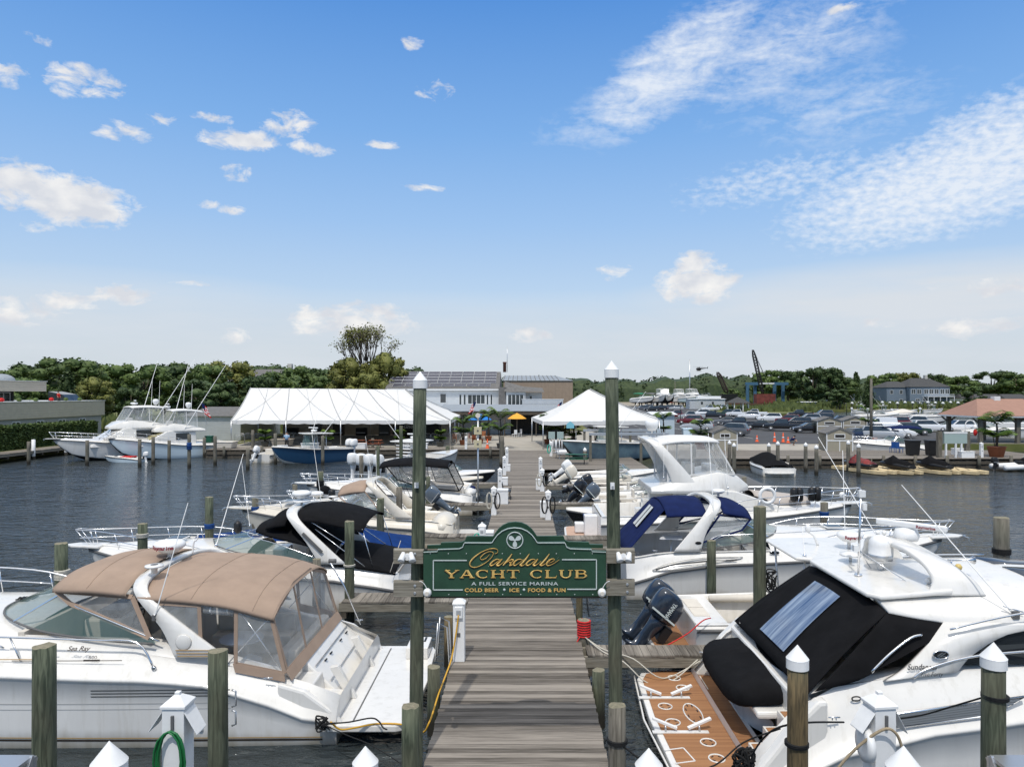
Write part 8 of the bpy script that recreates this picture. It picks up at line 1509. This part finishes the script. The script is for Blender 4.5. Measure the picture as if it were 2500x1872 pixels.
t=thing('service_panel','grey green electrical panel on white posts at the right quay','electrical panel',(37.8,62.6,DK));k=MB();k.b2((-1.05,.1,1.25),(.95,.35,2.25),mat('grey_green_box',(.33,.42,.40),.6));k.b2((-1.07,.08,2.1),(.97,.1,2.27),m_wf);k.build('box',t,bev=.02);[(lambda q:(q.b2((x,.1,0),(x+.14,.24,1.25),m_wf),q.build('post',t)))(MB()) for x in(-.95,-.1,.4)];[(lambda q:(q.b2((x,.25,0),(x+.35,.6,2.3),m_pileg),q.build('timber_post',t)))(MB()) for x in(-1.5,.96)]
for j,(px,lab) in enumerate(((1350,'pair of grey meter boxes on white conduits beside the pyramid tent, left'),(1366,'pair of grey meter boxes on white conduits beside the pyramid tent, right'))):
 g=gr(px,1098);t=thing('meter_box',lab,'electrical box',tuple(g));k=MB();k.b2((-.45,0,1.1),(.4,.2,1.8),mat('grey_green_box',(.33,.42,.40),.6));k.build('box',t);[(lambda q:(q.tube([(x,.1,0),(x,.1,1.1)],.06,m_wf),q.build('conduit',t)))(MB()) for x in(-.3,0,.25)]
k=MB();k.poly([(-.38,0,0),(.38,0,0),(.38,0,.4),(0,0,.7),(-.38,0,.4)],mat('light_blue_sign',(.2,.5,.6),.6),(0,.2,0));tag(k.build('house_box'),'light blue house shaped box hanging under the pyramid tent edge','box',None,(4.6,71.6,3.0))
for lab,px,py,m,w,h in(('black wheeled bin on the right quay, left one',2228,1112,m_blk,1.0,1.35),('black wheeled bin on the right quay, right one',2276,1112,m_blk,1.0,1.35),('teal bin at the small ramp left of the tent',511,1093,m_gt,.7,1.2),('white kiosk fridge with blue base beside the covered entrance',1677,1083,mat('blue_white_cabinet',(.55,.68,.78),.5),1.0,1.7),('beige stacked crate at the left tent corner',553,1094,m_seat,1.8,.65),('round stone coloured planter box at the navy hulled boat',690,1090,mat('stone_box',(.35,.31,.25),.9),1.9,.75)):
 t=thing('bin' if 'bin' in lab else 'cabinet' if 'kiosk' in lab else 'crate',lab,'bin' if 'bin' in lab else 'cabinet' if 'kiosk' in lab else 'crate',tuple(gr(px,py)));k=MB();k.add([(x*w*(.42 if z==0 else .5),y*w*(.38 if z==0 else .45),z*h*.9+.05) for z in(0,1) for x,y in((-1,-1),(1,-1),(1,1),(-1,1))],[(0,1,5,4),(1,2,6,5),(2,3,7,6),(3,0,4,7),(3,2,1,0),(4,5,6,7)],m);k.build('body',t,bev=.03);k=MB();k.b2((-w*.53,-w*.48,h*.9+.06),(w*.53,w*.48,h+.06),m);k.build('lid',t,bev=.03)
t=house('white blue corrugated container behind the pyramid tent',1622,92,2.6,6,2.9,.3,mat('pale_blue_metal',(.48,.56,.6),.6),m_wf,name='container',wins=());t=house('long white office trailer with roof units beyond the car park',1727,262,13,6,3.6,.2,m_sw,m_wf,name='office_trailer',wins=((-2,2.2,1,1.2,1),(2,2.2,1,1.2,1)));t['category']='trailer';k=MB();k.b2((-3,2,3.9),(5.5,4.5,4.7),m_wf);k.build('roof_unit',t)
t=house('small blue and white hut at the edge of the reeds',1975,272,5.5,4,2.4,.2,m_cor,m_wf,name='hut',wins=((1.5,1.4,.8,.8,1),));house('pale blue container on the far dock',2255,272,5.2,3,2.6,.15,m_cor,m_cor,name='container')
t=thing('gazebo','small white gazebo with dark hip roof in front of the rusty crane','gazebo',tuple(gr(1801,1004)));k=MB();k.lathe([(4.2,2.7),(.1,4.6)],(0,0,0),m_dsh,8,smooth=False);k.build('roof',t);[(lambda q:(q.b2((3.4*math.cos(a)-.15,3.4*math.sin(a)-.15,0),(3.4*math.cos(a)+.15,3.4*math.sin(a)+.15,2.7),m_wf),q.build('post',t)))(MB()) for a in[PI/4*i+.2 for i in range(8)]]
m_lb=mat('travel_lift_blue',(.05,.13,.21),.6);Y=300;t=thing('travel_lift','blue boat travel lift frame behind the rusty crane','boat lift',((1873-VX)*Y/F,Y,DK));u=Y/F
for px in(-48,-26,26,47):k=MB();k.bar((px*u,(px%3)*2,0),(px*u,(px%3)*2,9.6),1.1,1.1,m_lb);k.lathe([(.9,-.3),(.9,.3)],(px*u,(px%3)*2,.9),m_rub,12,axis='Y');k.build('leg',t)
k=MB();k.b2((-52*u,0,9.2),(-20*u,1.2,10.4),m_lb);k.b2((18*u,0,9.2),(52*u,1.2,10.4),m_lb);k.b2((-20*u,.2,9.6),(18*u,1.0,10.2),m_wf);k.build('top_beam',t)
def lattice(lab,a,b_,w,m,body=None):
 a=Vector(a);b_=Vector(b_);t=thing('crane',lab,'crane',(a.x,a.y,DK));k=MB();d=b_-a;n=16;s=Vector((1,0,0));f=d.cross(s).normalized();C4=[s*i*w+f*j*w for i,j in((-1,-1),(1,-1),(1,1),(-1,1))];P=lambda i,c:a+d*(i/n)+C4[c%4]*(.35+.65*min(1,4*(i/n)*(1-i/n)*2))-Vector((a.x,a.y,DK))
 for c in range(4):
  k.tube([P(i,c) for i in range(n+1)],.16,m,4)
  for i in range(n):k.tube([P(i,c),P(i+1,c+1)],.11,m,4);k.tube([P(i,c),P(i,c+1)],.1,m,4)
 k.build('boom',t);mr=mat('rusty_red',(.16,.04,.03),.8,var=.3,vs=.6);k=MB();k.b2((-3,-2,1.8),(4.5,2,5.5),mr if body else m_blk);k.b2((-6,-2.5,.3),(8,2.5,1.7),mat('rust_brown',(.10,.05,.03),.9,var=.4,vs=.5));k.build('cab',t);k=MB();k.tube([tuple(P(n,0)),(4.2,0,5.5)],.08,m_blk);k.tube([tuple(P(n,1)),(6.5,2,1.5)],.06,m_blk);k.build('cable',t)
Y=290;lattice('rusty red crane with a tall black lattice boom',at(1862,962,Y),at(1838,854,Y),.6,m_blk,1);Y=340;lattice('second crane with a lower dark lattice boom to the left',at(1775,960,Y),at(1752,908,Y),.9,mat('dark_rust',(.05,.03,.03),.9))
Y=430;v=at(1714,901,Y);t=thing('helicopter','small dark helicopter flying above the trees','helicopter',tuple(v),R(12));k=MB();k.ball((-2.2,0,0),(1.7,.8,1.0),m_blk);k.tube([(-1,0,.3),(3.4,0,.7)],[.45,.12],m_blk,8);k.poly([(3.1,-.05,.5),(3.6,-.05,1.5),(3.9,-.05,1.5),(3.6,-.05,.2)],m_blk,(0,.1,0));k.build('fuselage',t);k=MB();k.bar((-5.6,0,1.35),(2.4,0,1.35),.2,.05,m_blk);k.bar((-1.6,-4,1.35),(-1.6,4,1.35),.2,.05,m_blk);k.tube([(-1.6,0,.8),(-1.6,0,1.4)],.12,m_blk);k.build('rotor',t);k=MB();[k.tube([(-3.6,s*.8,-1.3),(-.6,s*.8,-1.3)],.06,m_blk) for s in(1,-1)];[k.tube([(x,s*.8,-1.3),(x,s*.3,-.6)],.05,m_blk) for s in(1,-1) for x in(-3,-1.2)];k.build('skid',t)
k=MB();[k.b2((i*2.2,0,0),(i*2.2+2.1,.5,.9),mat('barrier_orange',(.7,.08,.02),.6)) for i in range(17)];tag(k.build('barrier'),'long orange water barrier in front of the yachts on land','barrier',None,tuple(gr(1552,983)))
for lab,x,y,z,s in(('American flag on the awning of the clubhouse, left one',-7.0,94.9,3.9,1),('American flag on the awning of the clubhouse, right one',4.4,94.9,3.9,1),('American flag at the stern of the second sportfisher',-33.4,75.5,4.0,-1)):
 t=thing('flag',lab,'flag',(x,y,z));k=MB();k.tube([(0,0,-.8),(s*.6,0,1.6)],.025,m_wf);k.build('pole',t);k=MB()
 for i in range(7):a=i/7;k.loft([[(s*(.6-.25*q-.45*a*(1 if q else .8))-.35*q*s,.06*math.sin(5*q+a*4),1.5-.5*q-1.15*e) for e in(a,a+1/7)] for q in(0,.35,.7,1)],(m_red if i%2==0 else m_wf));
 k.add([(s*.62,-.03,1.55),(s*.25,-.04,1.3),(s*.2,-.04,.75),(s*.5,-.03,.95)],[(0,1,2,3)],m_navy);k.build('cloth',t)
 # -------------- people (tiny in the photo)
def person(lab,loc,rz,pose,shirt,trou,sc=1.):
 t=thing('person',lab,'person',loc,rz);sk=mat('skin',(.42,.24,.16),.6)
 J=dict(stand=[(0,0,.95),(0,0,1.2),(0,0,1.42),(0,0,1.52),(0,.02,1.66),(-.19,0,1.40),(-.27,-.03,1.13),(-.25,-.12,.9),(.19,0,1.40),(.27,-.03,1.13),(.25,-.12,.9),(-.1,0,.88),(-.11,-.02,.48),(-.11,0,.07),(-.11,-.14,.04),(.1,0,.88),(.12,-.02,.48),(.12,.03,.07),(.12,-.12,.04)],crouch=[(0,.1,.42),(0,0,.62),(0,-.15,.82),(0,-.2,.9),(0,-.27,1.0),(-.19,-.14,.8),(-.24,-.34,.6),(-.16,-.5,.42),(.19,-.14,.8),(.24,-.34,.6),(.16,-.5,.42),(-.1,.12,.4),(-.16,-.3,.48),(-.14,-.1,.07),(-.14,-.24,.04),(.1,.12,.4),(.16,-.3,.48),(.14,-.1,.07),(.14,-.24,.04)])[pose]
 E=[(0,1),(1,2),(2,3),(3,4),(2,5),(5,6),(6,7),(2,8),(8,9),(9,10),(0,11),(11,12),(12,13),(13,14),(0,15),(15,16),(16,17),(17,18)];RR=[.15,.14,.13,.06,.11,.07,.045,.035,.07,.045,.035,.10,.07,.045,.04,.10,.07,.045,.04]
 me=bpy.data.meshes.new('body');me.from_pydata(J,E,[]);o=bpy.data.objects.new('body',me);C.objects.link(o);o.parent=t;md=o.modifiers.new('k','SKIN');md.use_smooth_shade=True;me.materials.append(sk)
 for i,r in enumerate(RR):me.skin_vertices[0].data[i].radius=(r,r*.75 if i<3 else r)
 me.skin_vertices[0].data[0].use_root=True;o.modifiers.new('s','SUBSURF').render_levels=1
 k=MB();k.tube([Vector(J[i]) for i in(0,1,2)]+[Vector(J[3])-Vector((0,0,.03))],[.175,.168,.16,.075],shirt,12);[k.tube([Vector(J[i]),Vector(J[i]).lerp(Vector(J[i+1]),.8)],[.085,.07],shirt,8) for i in(5,8)];k.build('shirt',t);k=MB();[k.tube([Vector(J[0]),Vector(J[a]),Vector(J[a+1]),Vector(J[a+1]).lerp(Vector(J[a+2]),.7)],[.12,.115,.085,.07],trou,8) for a in(11,15)];k.build('trousers',t);k=MB();k.ball(Vector(J[4])+Vector((0,.02,.035)),(.10,.115,.10),m_dk,10,8);k.build('hair',t)
person('person in a red shirt standing on the terrace of the grey flat roofed building',(-60.1,92.5,DK+4.67-.5),R(90),'stand',m_red,m_dk);person('person in dark clothes crouching on the quay beside the orange cones',tuple(gr(1934,1087)),R(60),'crouch',m_navy,m_rub);person('person in a blue shirt standing on the tent boardwalk',tuple(gr(700,1096)),0,'stand',mat('light_blue_shirt',(.3,.45,.6),.8),m_dk)
